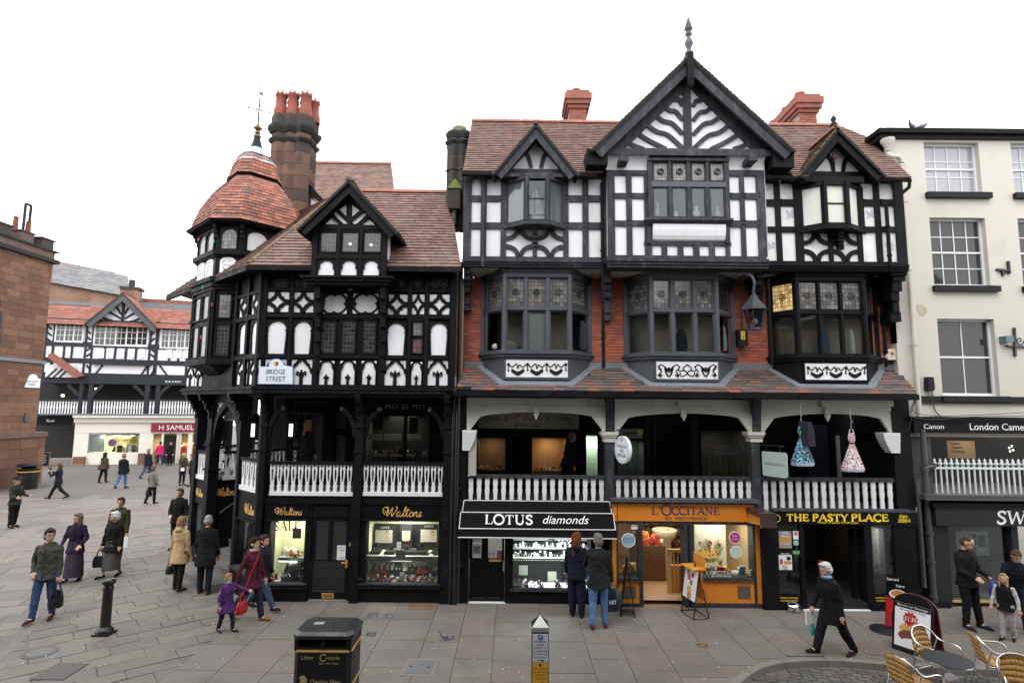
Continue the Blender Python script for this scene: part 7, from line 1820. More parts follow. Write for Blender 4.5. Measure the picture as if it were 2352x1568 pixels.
sg=MB().rect(FCH,uP[0]+.1,uP[1]-.14,zsa,zsb,-.2,.05).o('shop_sign',BLKSIGN,shp);script(FCH,449,465,1121,1140,GOLDL,sg,.056)
MB().rect(FCH,uP[0]+.1,uP[1]-.14,z0,zsa,-.06,-.05).o('shop_window_pane',GLASSG,shp);MB().rect(FCH,uP[0],uP[1],0,z0,-.2,.06).o('stall_riser',BLACK,shp);MB().rect(FCH,uP[0],uP[1],zsb,zfl-.1,-.2,.02).o('fascia',BLACK,shp)
ss=root('street_sign',FM.w(*FM.px(633,882,UW+.1),UW+.1),'white street name board with an arched crest top on the corner house','street sign')
SIGNW=mat('white_enamel',(.70,.74,.78),.4,.03);BLUEE=mat('blue_edge',(.08,.22,.5),.4)
MB().ppoly(FM,[(593,841),(616,841)]+[(634.5+18*math.cos(t),838-15*math.sin(t))for t in[math.pi*i/12 for i in range(12,-1,-1)]]+[(673,842),(673,883),(593,882)],UW+.07,UW+.095).o('edge',BLUEE,ss)
MB().ppoly(FM,[(594.2,842),(617.5,842)]+[(634.5+16.6*math.cos(t),838.5-14*math.sin(t))for t in[math.pi*i/12 for i in range(12,-1,-1)]]+[(671.8,843),(671.8,881.5),(594.2,881)],UW+.07,UW+.10).o('board',SIGNW,ss)
text(FM,'BRIDGE',633,854,11,BLUEL,ss,UW+.104,wpx=44);text(FM,'STREET',633,870,11,BLUEL,ss,UW+.104,wpx=47)
sh_=MB().ppoly(FM,[(629.5,830),(639,830),(639,837),(634,841),(629.5,837)],UW+.10,UW+.105).o('crest',GOLD,ss);MB().ppoly(FM,[(634,830.5),(638.5,830.5),(638.5,837),(634,840)],UW+.105,UW+.108).o('crest_half',mat('crest_red',(.3,.03,.03),.5),ss)
FH=Fr((0,15.4,0))
hs=root('hanging_sign',FH.w(*FH.px(532,938)),'white hanging direction board under the arch of the corner steps','sign')
pr('board',SIGNW,hs,FH,515,937,549,966,-.02,.02);text(FH,'EASTGATE ROW SOUTH',532,944,4,BLUEL,hs,.024,wpx=30);text(FH,'&',532,951,3,BLUEL,hs,.024);text(FH,'BRIDGE STREET ROW EAST',532,959,4,BLUEL,hs,.024,wpx=30)
for x in(520,544):u,z=FH.px(x,937);MB().tube([FH.w(u,z),FH.w(u,zbm0)],.012,5).o('hook',IRON,hs)
LAMPW=emit_mat('lit_lantern_glass',(.9,.93,1),1.6)
def lantern(x,y,Y,lab,s=1.0):
 f=Fr((0,Y,0));u,z=f.px(x,y);c=f.w(u,z);t=root('gallery_lantern',c,lab,'lantern')
 MB().boxw(c+Vector((.06*s,.02,-.24*s)),.24*s,.24*s,.48*s).o('case',IRON,t);MB().boxw(c+Vector((.03*s,-.105*s,-.15*s)),.09*s,.03,.32*s).o('glass',LAMPW,t);MB().lathe(c+Vector((.06*s,.02,.24*s)),[(.2*s,0),(.06*s,.14*s),(.02,.2*s)],4,rot=.78,smooth=False).o('cap',IRON,t)
 MB().tube([c+Vector((.06*s,.02,.4*s)),Vector((c.x+.06*s,c.y+.02,zbm0))],.015,5).o('hanger',IRON,t)
lantern(500,991,15.6,'lit black lantern under the arch by the corner steps');lantern(582,988,14.6,'lit black lantern behind the narrow bay right of the corner steps');lantern(669,988,15.3,'lit black lantern in the gallery above the sale window')
dp_=root('drainpipe',(FM.px(1050,1100,.1)[0],13.3,0),'black drainpipes running down between the corner house and the gabled house','drainpipe')
for x,r,y0,y1 in((1041,.04,905,1388),(1051,.055,600,1390)):u,z=FM.px(x,1000,.12);MB().tube([FM.w(u,0,.12),FM.w(u,zm(y0,.12),.12)],r,8).o('pipe',IRON,dp_)
for y in(1120,1210,1300):pr('collar',IRON,dp_,FM,1044,y,1058,y+4,.05,.19)
pr('bare_post',mat('bare_weathered_wood',(.30,.22,.13),.8,.3,4,.3,stretch=(6,6,1)),CH,FM,1047,640,1063,862,-.1,.12)
# cream rendered building (right)
CB=root('cream_building',(10.2,13.55,0),'cream rendered sash-windowed building with black shopfront and white gallery railing','building')
FC=Fr((0,13.55,0));zc=lambda y,x=2200:FC.px(x,y)[1]
ul,ur=FC.px(2030,360)[0],15.0
W_=[]
def wavg(*p):return sum(FC.px(x,y)[0]for x,y in p)/len(p)
ua=wavg((2125,385),(2138.5,578),(2161,820));ub=wavg((2246,385),(2272,578),(2292,820))
u2a=wavg((2325,390),(2345,580));u2b=u2a+(ub-ua)
LV=[(zc(444),zc(327)),(zc(657),zc(500)),(zc(909),zc(732))]
z0,zt=zc(1003),zc(322);CTOP=zt+.23
zs_=[z0]+[v for a,b in LV[::-1]for v in(a,b)]+[zt];us_=[ul,ua,ub,u2a,u2b,ur]
for i in range(len(zs_)-1):
 za,zb=zs_[i],zs_[i+1]
 if i%2==0:MB().rect(FC,ul,ur,za,zb,-.35,0).o('wall',CREAM,CB)
 else:
  for j in(0,2,4):MB().rect(FC,us_[j],us_[j+1],za,zb,-.35,0).o('wall',CREAM,CB)
for a,b in((0,.36),(.08,.26),(.16,.12)):pass
MB().rect(FC,ul-.12,ur,zt,zt+.10,-.4,.08).o('cornice',DKGREY,CB);MB().rect(FC,ul-.2,ur,zt+.10,zt+.21,-.4,.20).o('cornice',BLACK,CB)
MB().rect(FC,ul,ur,zt+.21,zt+.23,-2,.17).o('parapet_top',DKGREY,CB);MB().rect(Fr((ul,13.55,0),(0,-1,0)),-6,0,6,zt,-.02,0).o('side_wall',CREAM,CB)
def sash(u0,u1,za,zb,nx,ny,m,blind=None):
 w=bpy.data.objects.new('sash_window',None);link(w,CB);d=-.16
 b=MB();f=.05
 for r in((u0,u0+f,za,zb),(u1-f,u1,za,zb),(u0+f,u1-f,za,za+.07),(u0+f,u1-f,zb-f,zb)):b.rect(FC,*r,d-.1,d+.03)
 b.o('frame',WPAINT,w)
 iu0,iu1,iz0,iz1=u0+f,u1-f,za+.07,zb-f;zm_=(iz0+iz1)/2
 MB().rect(FC,iu0,iu1,zm_-.022,zm_+.022,d-.06,d+.015).o('meeting_rail',WPAINT,w)
 gb=MB()
 for i in range(1,nx):u=iu0+(iu1-iu0)*i/nx;gb.rect(FC,u-.011,u+.011,iz0,zm_-.022,d-.04,d);gb.rect(FC,u-.011,u+.011,zm_+.022,iz1,d-.04,d)
 for j in range(1,ny):
  if ny>2 or ny==2:
   z=iz0+(iz1-iz0)*j/ny
   if abs(z-zm_)>.03:gb.rect(FC,iu0,iu1,z-.011,z+.011,d-.042,d-.002)
 gb.o('glazing_bars',WPAINT,w,kind='stuff')
 for i in range(nx):
  for j in range(ny):
   MB().rect(FC,iu0+(iu1-iu0)*i/nx,iu0+(iu1-iu0)*(i+1)/nx,iz0+(iz1-iz0)*j/ny,iz0+(iz1-iz0)*(j+1)/ny,d-.025+RND.uniform(-.002,.002),d-.018).o('pane',m,w)
 MB().rect(FC,u0-.06,u1+.16,za-.14,za-.0,-.05,.11).o('window_sill',DKGREY,w)
GLS=mat('blind_behind_glass',(.30,.30,.33),.06,.04,spec=.8,coat=.4);GLS2=mat('dim_reflecting_glass',(.03,.03,.031),.04,0,spec=.5)
for(u0,u1)in((ua,ub),(u2a,u2b)):
 sash(u0,u1,*LV[0],4,3,GLS);sash(u0,u1,*LV[1],4,4,GLS2)
sash(ua,ub,*LV[2],2,2,GLS2);
MB().rect(FC,u2a,u2b,*LV[2],-.3,-.01).o('wall',CREAM,CB)
MB().rect(FC,FC.px(2098,916)[0],ur,zc(926),zc(910),-.1,.06).o('string_course',DKGREY,CB)
PATCH=mat('bare_render_patch',(.42,.36,.28),.95,.2,12,.4)
MB().ppoly(FC,[(2106,700),(2118,698),(2128,709),(2130,717),(2122,726),(2112,722),(2107,712)],.001,.006).o('render_patch',PATCH,CB)
pp=root('drainpipe',(FC.px(2084,640)[0],13.45,0),'cream painted drainpipe with a hopper on the cream building','drainpipe')
up=FC.px(2088,620,.1)[0];MB().tube([FC.w(up,zc(385),.1),FC.w(up,zc(965),.1)],.055,8).o('pipe',CREAM2,pp)
uh=FC.px(2042,345,.15)[0];MB().tube(bend([FC.w(uh,zc(345),.12),FC.w(uh,zc(362),.12),FC.w(uh+.1,zc(366),.12),FC.w(up-.1,zc(366),.12),FC.w(up,zc(374),.1),FC.w(up,zc(388),.1)],5),.06,8).o('offset_pipe',CREAM2,pp)
MB().lathe(FC.w(uh,zc(350),.12),[(.06,0),(.12,.14),(.16,.22),(.16,.26)],10).o('hopper',CREAM2,pp)
for y in(470,625,795):MB().tube([FC.w(up,zc(y),.1),FC.w(up,zc(y)+.06,.1)],.075,8).o('collar',CREAM2,pp)
p2=root('drainpipe',(FC.px(2135,1200)[0],13.4,0),'two brown grey drainpipes between the pasty shop and the camera shop','drainpipe')
for x,r,ya,yb in((2113,.045,1100,1345),(2133,.06,1075,1388),(2134,.06,985,1066)):u=FC.px(x,1200,.12)[0];MB().tube([FC.w(u,max(.05,zc(yb)),.12),FC.w(u,zc(ya),.12)],r,8).o('pipe',BRNPIPE,p2)
u=FC.px(2133,1200,.12)[0]
MB().tube(bend([FC.w(u+.22,zc(1062),.12),FC.w(u+.2,zc(1070),.12),FC.w(u+.04,zc(1073),.12),FC.w(u,zc(1084),.12)],5),.06,8).o('bend',BRNPIPE,p2)
for y in(1080,1225,1290,1370):MB().tube([FC.w(u,zc(y),.12),FC.w(u,zc(y)+.06,.12)],.08,8).o('collar',BRNPIPE,p2)
pr('gallery_back',DARKIN,CB,FC,2095,985,2480,1160,-2.6,-2.5);pr('gallery_floor',DARKFL,CB,FC,2095,1138,2500,1146,-2.5,-.02)
pr('party_pier',mat('grey_stone_pier',(.06,.055,.055),.8,.3,4,.3),CB,FC,2095,985,2142,1165,-1.5,-.02)
sg=pr('shop_sign',BLKSIGN,CB,FC,2099,966,2480,995,-.3,.14);pr('sign_moulding',BLACK,sg,FC,2096,958,2480,967,-.3,.2)
text(FC,'Canon',2145,979.5,11,WLET,sg,.145,wpx=50);text(FC,'London Camera',2226,980,15.5,WLET,sg,.145,align='LEFT')
RAILW=mat('pale_green_white_paint',(.62,.66,.65),.5,.05)
rl=root('gallery_railing',FC.w(FC.px(2240,1138)[0],zc(1138),0),'white spiked iron railing of the gallery over the black shop ledge','railing')
b=MB();b.tube([(0,0,0),(0,0,zc(1062)-zc(1138))],.020,6);zz=zc(1076)-zc(1138)
b.lathe((0,0,zz),[(.02,.02),(.035,.05),(.018,.075),(.05,.10),(.05,.13),(.02,.15),(.035,.18),(.005,.24)],6);me=b.mesh('rail_spike',RAILW)
for i in range(22):u=FC.px(2150+12.9*i,1110,0)[0];inst('spike',me,rl,Matrix.Translation(FC.w(u,zc(1138),-.0)))
pr('top_rail',RAILW,rl,FC,2140,1074,2480,1078,-.025,.025)
pr('ledge',mat('brown_grey_ledge',(.05,.044,.044),.6,.2),CB,FC,2126,1138,2480,1150,-.5,.34);pr('ledge_top',BRNPIPE,CB,FC,2128,1146,2480,1150,-.4,.4)
sg=pr('shop_fascia',mat('charcoal_fascia',(.018,.02,.023),.5,.1,spec=.2),CB,FC,2150,1166,2480,1208,-.3,.25);pr('fascia_frame',BLACK,sg,FC,2144,1156,2480,1167,-.3,.3)
serif(FC,'SWAR',2289,2420,1174,1203,WLET,sg,.256,.17,.08,slant=.12)
for x0,x1 in((2143,2182),(2330,2345)):pr('pilaster',mat('blue_black_paint',(.016,.019,.023),.5,.15,spec=.2),CB,FC,x0,1208,x1,1392,-.3,.12);pr('pilaster_base',BLACK,CB,FC,x0-2,1385,x1+4,1413,-.3,.22)
pr('plinth',BLACK,CB,FC,2182,1382,2480,1412,-.3,.08);pr('gilt_line',GOLD,CB,FC,2182,1381,2480,1384,.0,.09)
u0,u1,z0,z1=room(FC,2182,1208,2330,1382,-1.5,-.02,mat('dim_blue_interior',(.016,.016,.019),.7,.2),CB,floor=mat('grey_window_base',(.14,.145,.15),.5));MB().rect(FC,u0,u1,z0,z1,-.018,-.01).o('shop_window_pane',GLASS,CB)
pr('white_step',WCARD,CB,FC,2235,1369,2290,1373,-.7,-.4);lamp(FC.w((u0+u1)/2,z1-.05,-.7),1.0,.6,(.9,.95,1))
n=poster(FC,2197,1219,2271,1275,-.05,CB,mat('silver_poster',(.42,.44,.47),.5,.1),[(.1,.15,.35,.85,mat('white_print',(.6,.6,.62),.5)),(.42,.12,.62,.55,mat('dark_print2',(.06,.05,.055),.6,.3,20)),(.66,.15,.9,.65,mat('navy_print',(.03,.03,.07),.6)),(.45,.6,.6,.9,mat('teal_print',(.04,.08,.12),.6)),(.68,.72,.86,.85,WCARD)])
for i,x in enumerate((2204,2222)):MB().pbar(FC,x,1250,x+30,1228,1.0,-.05,-.044+.001*i).o('printed_line',WLET,n)
pp_=poster(FC,2176,1012,2240,1052,-1.4,CB,mat('tan_board',(.26,.17,.08),.6,.1));text(FC,'London',2195,1018,5,DLET,pp_,-1.39);text(FC,'Camera',2199,1027,5,DLET,pp_,-1.39);text(FC,'Exchange',2203,1036,5,DLET,pp_,-1.39);lamp(FC.w(FC.px(2240,1000,-1)[0],zc(1003),-1),2.0,.4,(1,.9,.75))
SPK=emit_mat('small_bright_lamp',(1,.95,.8),3)
for x,y in((2318,1028),(2324,1024),(2320,1036),(2327,1033)):MB().ball(FC.w(*FC.px(x,y,-1.8),-1.8),.02,6).o('spot_lamp',SPK,CB)
cc=root('flood_light',FC.w(*FC.px(2140,905,.1),.1),'small dark floodlight box on the cream wall with its hanging cable','floodlight')
MB().ppoly(FC,[(2133,865),(2145,866),(2148,894),(2143,898),(2133,896)],.0,.16).o('case',DKGREY,cc);MB().tube(bend([FC.w(*FC.px(x,y,.05),.05)for x,y in((2141,897),(2143,925),(2150,945),(2168,962))],5),.014,5).o('cable',BRNPIPE,cc)
ib=root('iron_bracket',FC.w(*FC.px(2305,617),0),'short black iron bracket left on the cream wall between two windows','bracket')
MB().pbar(FC,2291,618,2320,621,4,0,.06).o('arm',IRON,ib);MB().pbar(FC,2318,599,2321,628,4,0,.065).o('upright',IRON,ib);MB().pbar(FC,2305,620,2306,632,5,0,.055).o('stub',IRON,ib)
sb_=root('scrolled_sign_bracket',FC.w(*FC.px(2334,790),0),'black scrolled iron sign bracket at the right edge of the cream wall','bracket')
MB().pbar(FC,2332,752,2334,818,4,0,.06).o('upright',IRON,sb_);MB().pbar(FC,2315,794,2380,797,4,0,.05).o('arm',IRON,sb_);MB().tube(bend([FC.w(*FC.px(2342+10*math.cos(t)*(1-t/9),782+12*math.sin(t)*(1-t/9),.05),.05)for t in[i*.7 for i in range(11)]],3),.014,5).o('scroll',IRON,sb_)
MB().prect(FC,2311,771,2329,785,0,.2).o('sensor_box',mat('teal_grey_box',(.10,.16,.18),.5),sb_)
cb_=root('loose_cables',FC.w(*FC.px(2110,950,.2),.2),'tangle of thin cables sagging over the camera shop sign','cables')
for k,P in enumerate((((2100,925),(2092,950),(2100,958),(2150,963),(2230,957),(2352,955)),((2104,915),(2094,935),(2110,950),(2170,955),(2300,950),(2380,945)),((2088,985),(2093,960),(2090,940),(2098,930)))):MB().tube(bend([FC.w(*FC.px(x,y,.22+.02*k),.22+.02*k)for x,y in P],5),.008,4).o('cable',BRNPIPE,cb_)
b=MB()
for i,(x0,x1,y0,y1)in enumerate(((2040,2084,622,632),(2046,2080,632,645),(2044,2072,645,668),(2042,2066,668,690),(2046,2066,690,716),(2040,2070,716,738))):b.prect(FG,x0+6,y0,x1,y1,-.3,.40-.06*i)
b.o('end_bracket',BLACK,GH)
for x,ya,yb in((1072,613,712),(1396,612,735),(1744,622,735)):
 b=MB()
 for i in range(7):y0=ya+(yb-ya)*i/7;b.prect(FG,x-7,y0,x+8,y0+(yb-ya)/7+.3,BD,UD-.05-(UD-BD-.25)*min(1,(i+.5)/4.5)+.04*(i%2))
 b.o('jetty_bracket',CHAR if x<1700 else BLACK,GH)
pr('side_wall',BRICK,GH,FG,2058,650,2066,850,-3,BD-.06)
MB().rect(FG,FG.px(2070,520,UD)[0],FG.px(2078,520,UD)[0],zpx(612,UD),zpx(404,UD),-3,UD-.05).o('side_wall',WHITEW,GH)
MB().rect(FG,FG.px(2054,1050,0)[0]+.02,FG.px(2100,1050,0)[0],0,zpx(905,0),-1.5,-.06).o('end_pier',BLACK,GH)
for x,d,ya,yb,m,lab in((1110,UD+.12,402,612,CHAR,'charcoal drainpipe over the white panels of the left upper storey'),(1384.5,UD+.1,420,845,BLACK,'long black drainpipe left of the tall centre gable'),(1768,.2,640,838,BLACK,'dark drainpipe between the middle and right bay windows'),(2040,UD+.12,470,610,BLACK,'black drainpipe over the right upper storey'),(1118,BD+.1,650,846,GREYPIPE,'grey drainpipe on the brick left of the left bay window'),(2030,BD+.12,640,842,BLACK,'black drainpipe on the narrow brick strip right of the right bay')):
 t=root('drainpipe',FG.w(*FG.px(x,yb,d),d),lab,'drainpipe');u=FG.px(x,(ya+yb)/2,d)[0]
 MB().tube([FG.w(u,zpx(yb,d,x),d),FG.w(u,zpx(ya,d,x),d)],.042,8).o('pipe',m,t)
 for k in(.15,.62):z=zpx(yb,d,x)+(zpx(ya,d,x)-zpx(yb,d,x))*k;MB().tube([FG.w(u,z,d),FG.w(u,z+.05,d)],.056,8).o('collar',m,t)
 if x==2040:MB().tube([FG.w(*FG.px(2040,470,d),d),FG.w(*FG.px(2088,430,d+.2),d+.2),FG.w(*FG.px(2090,412,d+.2),d+.2)],.042,8).o('offset_pipe',m,t)
 if x==1110:MB().tube([FG.w(*FG.px(1110,430,d),d),FG.w(*FG.px(1102,412,d),d),FG.w(*FG.px(1102,398,d+.1),d+.1)],.042,8).o('offset_pipe',m,t)
def brick_stack(x0,x1,y0,y1,Y,dpt,lab,npots):
 f=Fr((0,Y,0));u0,u1=f.px(x0,(y0+y1)/2)[0],f.px(x1,(y0+y1)/2)[0];za,zb=f.px(x0,y1)[1]-2.2,f.px(x0,y0)[1];t=bpy.data.objects.new('brick_chimney',None);link(t,GH)
 blocks(f,(u0,u1,za+1.4,zb-.55),.235,.078,.010,CHBRICK,t,-.1,0,'brick',40,var=.1,jit=.002);MB().rect(f,u0,u1,za,zb-.5,-dpt,-.012).o('core',MORTAR,t)
 sf_=Fr((u0,Y+dpt,0),(0,-1,0));blocks(sf_,(0,dpt,za+1.4,zb-.55),.235,.078,.010,CHBRICK,t,-.1,0.0,'side_brick',0,var=.1,jit=.002)
 for i,(o,a,b_)in enumerate(((.05,.55,.44),(.11,.44,.30),(.15,.30,.10),(.09,.10,0))):MB().rect(f,u0-o,u1+o,zb-a,zb-b_,-dpt-o,o).o('oversailing_course',CHBRICK,t)
 for i in range(npots):MB().lathe(f.w((u0+u1)/2,zb,-dpt*(i+.5)/npots),[(.16,0),(.13,.2),(.15,.24),(.15,.3),(.1,.3)],12).o('chimney_pot',POT,t)
brick_stack(1308,1347,210,285,16.4,.9,'',1);brick_stack(1836,1876,219,292,16.0,3.4,'',4)
# row on the far side of the crossing
a17=math.radians(17);o17=G(192,1067);FF=Fr((o17.x,o17.y,0),(math.cos(a17),math.sin(a17)))
FB=root('far_timbered_row',(o17.x,o17.y,0),'distant black and white row with red roofs, white railings and a red shop sign','building')
def fp(name,m,x0,y0,x1,y1,d0=0,d1=.05,par=None):return pr(name,m,par or FB,FF,x0,y0,x1,y1,d0,d1)
CREAMS=mat('cream_shop_paint',(.72,.69,.60),.6,.05,1)
fp('upper_wall',WHITE,60,735,470,866,-1,0);
MB().ppoly(FF,[(282,678),(206,742),(350,746)],-1,0.0).o('gable_wall',WHITE,FB)
fr2=FF.off(-.3);zr0,zr1=FF.px(160,742)[1],FF.px(160,702,-2)[1]
FRO=Fr(FF.w(0,zr0,.35),tuple(FF.u),tuple(Vector((0,0,zr1-zr0))-FF.n*1.9))
REDT=mat('bright_red_tile',(.3,.1,.06),.8,.2,3,rand=[(.21,.075,.05),(.26,.095,.062),(.19,.07,.05)])
tiled(FRO,RP(FRO,(70,741),(480,758),(480,716),(70,700)),.3,.3,.03,REDT,FB,60)
g5,_a,_l,_r,_k=gable(FB,FF,(282,672),(196,742),(360,752),15,.6,3,SLATEGREY,REDT,gauge=.3,tw=.3)
DT=mat('blue_grey_timber',(.026,.03,.038),.5,.2,2,spec=.2)
for x0,x1 in((100,105),(118,124),(193,198),(208,213),(341,346),(355,363),(428,440)):fp('timber',DT,x0,738,x1,866)
for y0,y1 in((736,741),(788,797),(825,834),(858,867)):fp('rail',DT,90,y0,470,y1+2,0,.06)
for x in(146,164,240,264,289,312,389,410):fp('timber',DT,x-2.5,795,x+2.5,830,0,.045)
for x0,y0,x1,y1 in((106,745,118,756),(106,760,118,771),(106,775,118,786),(198,758,208,766),(198,772,208,780),(346,770,355,762),(346,784,355,776),(198,805,208,797),(198,818,208,811),(346,800,355,808),(346,813,355,821),(212,866,236,838),(340,838,320,866),(198,838,208,850),(346,862,356,846),(366,838,384,862)):MB().pbar(FF,x0,y0,x1,y1,4.5,0,.05).o('diagonal_brace',DT,FB)
for s in(-1,1):
 for k in range(3):MB().stroke(FF,bend([FF.px(282+s*(18+17*k),703+12*k,.05),FF.px(282+s*(12+10*k),708+13*k,.05),FF.px(282+s*4,722+10*k,.05)],4),.14,0,.05).o('curved_brace',DT,FB)
fp('king_post',DT,279,690,286,745,0,.06);fp('tie_beam',DT,205,738,352,744,0,.12)
def farwin(x0,x1,y0,y1,n):
 w=fp('window',WPAINT,x0,y0,x1,y1,0,.10);k=(x1-x0-4)/n
 for i in range(n):
  xa=x0+3+k*i;fp('pane',GLASSD,xa+1,y0+4,xa+k-2.5,y1-4,.10,.105,w)
  b=MB();b.prect(FF,xa+k/2-1.3,y0+4,xa+k/2-.1,y1-4,.105,.12)
  for j in(1,2):y=y0+4+(y1-y0-8)*j/3;b.prect(FF,xa+1,y-.5,xa+k-2.5,y+.5,.105,.119)
  b.o('glazing_bars',WPAINT,w,kind='stuff')
farwin(126,192,741,786,3);farwin(215,341,745,795,5);farwin(368,445,751,801,4)
for x in(222,244,268,292,316,378,400,418):fp('plaster_panel',WHITE,x+3,801,x+17,822,.045,.06)
fp('window_sill',DT,210,832,346,838,0,.25)
pv=fp('porch_gable',WHITE,105,838,170,866,.0,.3)
MB().ppoly(FF,[(113,811),(119,811),(190,862),(172,868),(109,820)],.3,.8).o('porch_roof',REDT,FB)
for k in range(3):MB().pbar(FF,108+14*k,866,130+14*k,846,4,.3,.34).o('diagonal_brace',DT,FB)
fp('lintel',DT,92,865,470,882,-.3,.15);text(FF,'BAR & REST',398,876.5,4,WLET,FB,.16,wpx=40)
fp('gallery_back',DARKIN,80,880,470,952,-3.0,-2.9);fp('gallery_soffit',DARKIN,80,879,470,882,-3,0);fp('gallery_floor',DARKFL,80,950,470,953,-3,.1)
for x0,x1 in((180,188),(201,212),(331,341),(356,366)):fp('post',DT,x0,878,x1,953,-.15,.12)
for x,s in((212,1),(331,-1),(366,1),(180,-1)):MB().stroke(FF,bend([FF.px(x,908,.05),FF.px(x+s*8,898,.05),FF.px(x+s*24,884,.05)],4),.22,-.05,.1).o('curved_brace',DT,FB)
for x0,x1,n in((88,180,14),(188,201,2),(213,331,18),(341,356,2),(366,470,16)):
 balustrade(FB,FF,x0,x1,917,921,950,n,[(1,.3),(.8,.22),(.5,.34),(.3,.2),(.25,.3),(.2,.2),(0,.32)],WPAINT,.05,DT,.05)
for x,y in((144,908),(221,893),(366,896)):MB().ball(FF.w(*FF.px(x,y,-.6),-.6),.09,8).o('warm_lamp',BULB,FB)
fp('cornice',CREAMS,167,952,480,959,-.3,.5);fp('cornice',CREAMS,170,959,480,970,-.3,.25);fp('fascia',CREAMS,172,970,480,993,-.3,.1);fp('ledge',LEADM,90,950,480,953,-.3,.55)
for x0,x1 in((168,201),(318,347),(404,412)):fp('pier',CREAMS,x0,990,x1,1068,-.3,.08)
fp('stall_riser',CREAMS,198,1039,322,1067,-.3,.06);fp('red_plinth',SAND,166,1049,192,1070,-.2,.4);fp('red_plinth',SAND,316,1041,330,1068,0,.35)
sg=fp('shop_sign',mat('crimson_sign',(.23,.012,.035),.5,.05),347,972,470,991,.1,.22);text(FF,'H SAMUEL',405,982,11,WLET,sg,.23,wpx=78)
u0,u1,z0,z1=room(FF,201,996,319,1039,-1.5,.02,CRMIN,FB);MB().rect(FF,u0,u1,z0,z1,.03,.04).o('shop_window_pane',GLASS,FB);lamp(FF.w((u0+u1)/2,z1-.1,-.5),45,1.5,(1,.98,.85))
bl=fp('pale_blind',mat('pale_blind',(.5,.54,.52),.6),203,998,240,1037,-.3,-.2)
for x,y,r,m in((258,1016,9,'violet_disc'),(308,1009,8,'yellow_disc'),(307,1027,6,'violet_disc')):u,z=FF.px(x,y,-.1);k=.031*r;MB().poly(FF,[(u+k*math.cos(t),z+k*math.sin(t))for t in[math.pi*i/8 for i in range(16)]],-.12,-.1).o('round_offer_card',mat(m,(.38,.16,.42)if m[0]=='v' else(.62,.55,.06),.6),FB)
trinkets(FF,u0+1.3,u1,z0,-1,-.2,40,FB,[JEWG,JEWW,mat('yellow_disc',(.62,.55,.06),.6),JEWB],.12,.3,'window_goods');trinkets(FF,u0+1.3,u1,z0+.75,-1.2,-.6,26,FB,[JEWG,JEWW,JEWG],.12,.3,'window_goods');fp('violet_strip',mat('violet_disc',(.38,.16,.42),.6),203,996,318,999,-.1,-.05)
u0,u1,z0,z1=room(FF,348,996,480,1067,-4,.02,mat('yellow_shop',(.5,.42,.2),.8,.2),FB);lamp(FF.w((u0+u1)/2,z1-.2,-1.6),70,1.5,(1,.9,.65));fp('open_door',DARKIN,374,1000,404,1066,-.5,-.3)
for x0,x1 in((347,350),(369,374),(404,414),(430,440)):fp('door_post',CREAMS,x0,994,x1,1067,0,.08)
trinkets(FF,u0,u1,z0+.8,-3,-.6,40,FB,[JEWG,JEWW,JEWB,PROD[1]],.15,.4,'window_goods')
fp('passage',DARKIN,76,952,172,1072,-4,-3.9);fp('passage_sign',BLKSIGN,80,955,168,976,-.2,.05);text(FF,'Row',116,966,6,WLET,FB,.06)
for i in range(3):fp('passage_step',KERB,92,1066-5*i,190,1072-5*i,-2.5,.5-.5*i)
SLATE=mat('grey_slate',(.14,.14,.15),.7,.2,4,.2,rand=[(.115,.115,.12),(.165,.165,.17),(.135,.13,.135)],dirt=(.2,.19,.18),dscale=.6)
sl=root('slate_roofed_building',(-27,52,0),'grey slate roofed brick building behind the far row','building')
FZ=Fr((-24,50,0),(math.cos(.25),math.sin(.25)));OLDB=mat('weathered_brick_wall',(.22,.13,.09),.9,.4,1.2,.4,4,dirt=(.34,.26,.2),dscale=.5)
MB().ppoly(FZ,[(112,646),(290,676),(330,700),(330,800),(112,800)],-3,0).o('wall',OLDB,sl)
q0,q1=FZ.w(*FZ.px(112,648,.3),.3),FZ.w(*FZ.px(300,682,.3),.3);q2,q3=FZ.w(*FZ.px(292,640,-5),-5),FZ.w(*FZ.px(112,598,-5),-5)
FSl=Fr(q0,tuple(q1-q0),tuple((q3-q0)-(q1-q0).normalized()*(q3-q0).dot((q1-q0).normalized())));PL=[((p-q0).dot(FSl.u),(p-q0).dot(FSl.v))for p in(q0,q1,q2,q3)]
tiled(FSl,PL,.5,.4,.03,SLATE,sl,0);ridge_run(q3,q2,.2,REDT,sl,1.0)
fp('rear_parapet',LEADM,110,694,240,700,-2.6,-2.4);fp('rear_parapet',LEADM,318,698,470,714,-2.6,-2.4);fp('rear_roof',REDT,300,688,470,702,-6,-5)
MB().ppoly(FF,[(276,660),(292,657),(318,664),(318,690),(276,684)],-5,-4).o('rear_chimney',OLDB,FB);fp('rear_chimney_cap',SANDD,274,658,322,664,-5.1,-3.9);fp('chimney_pot',SANDD,296,642,308,658,-4.6,-4.3)
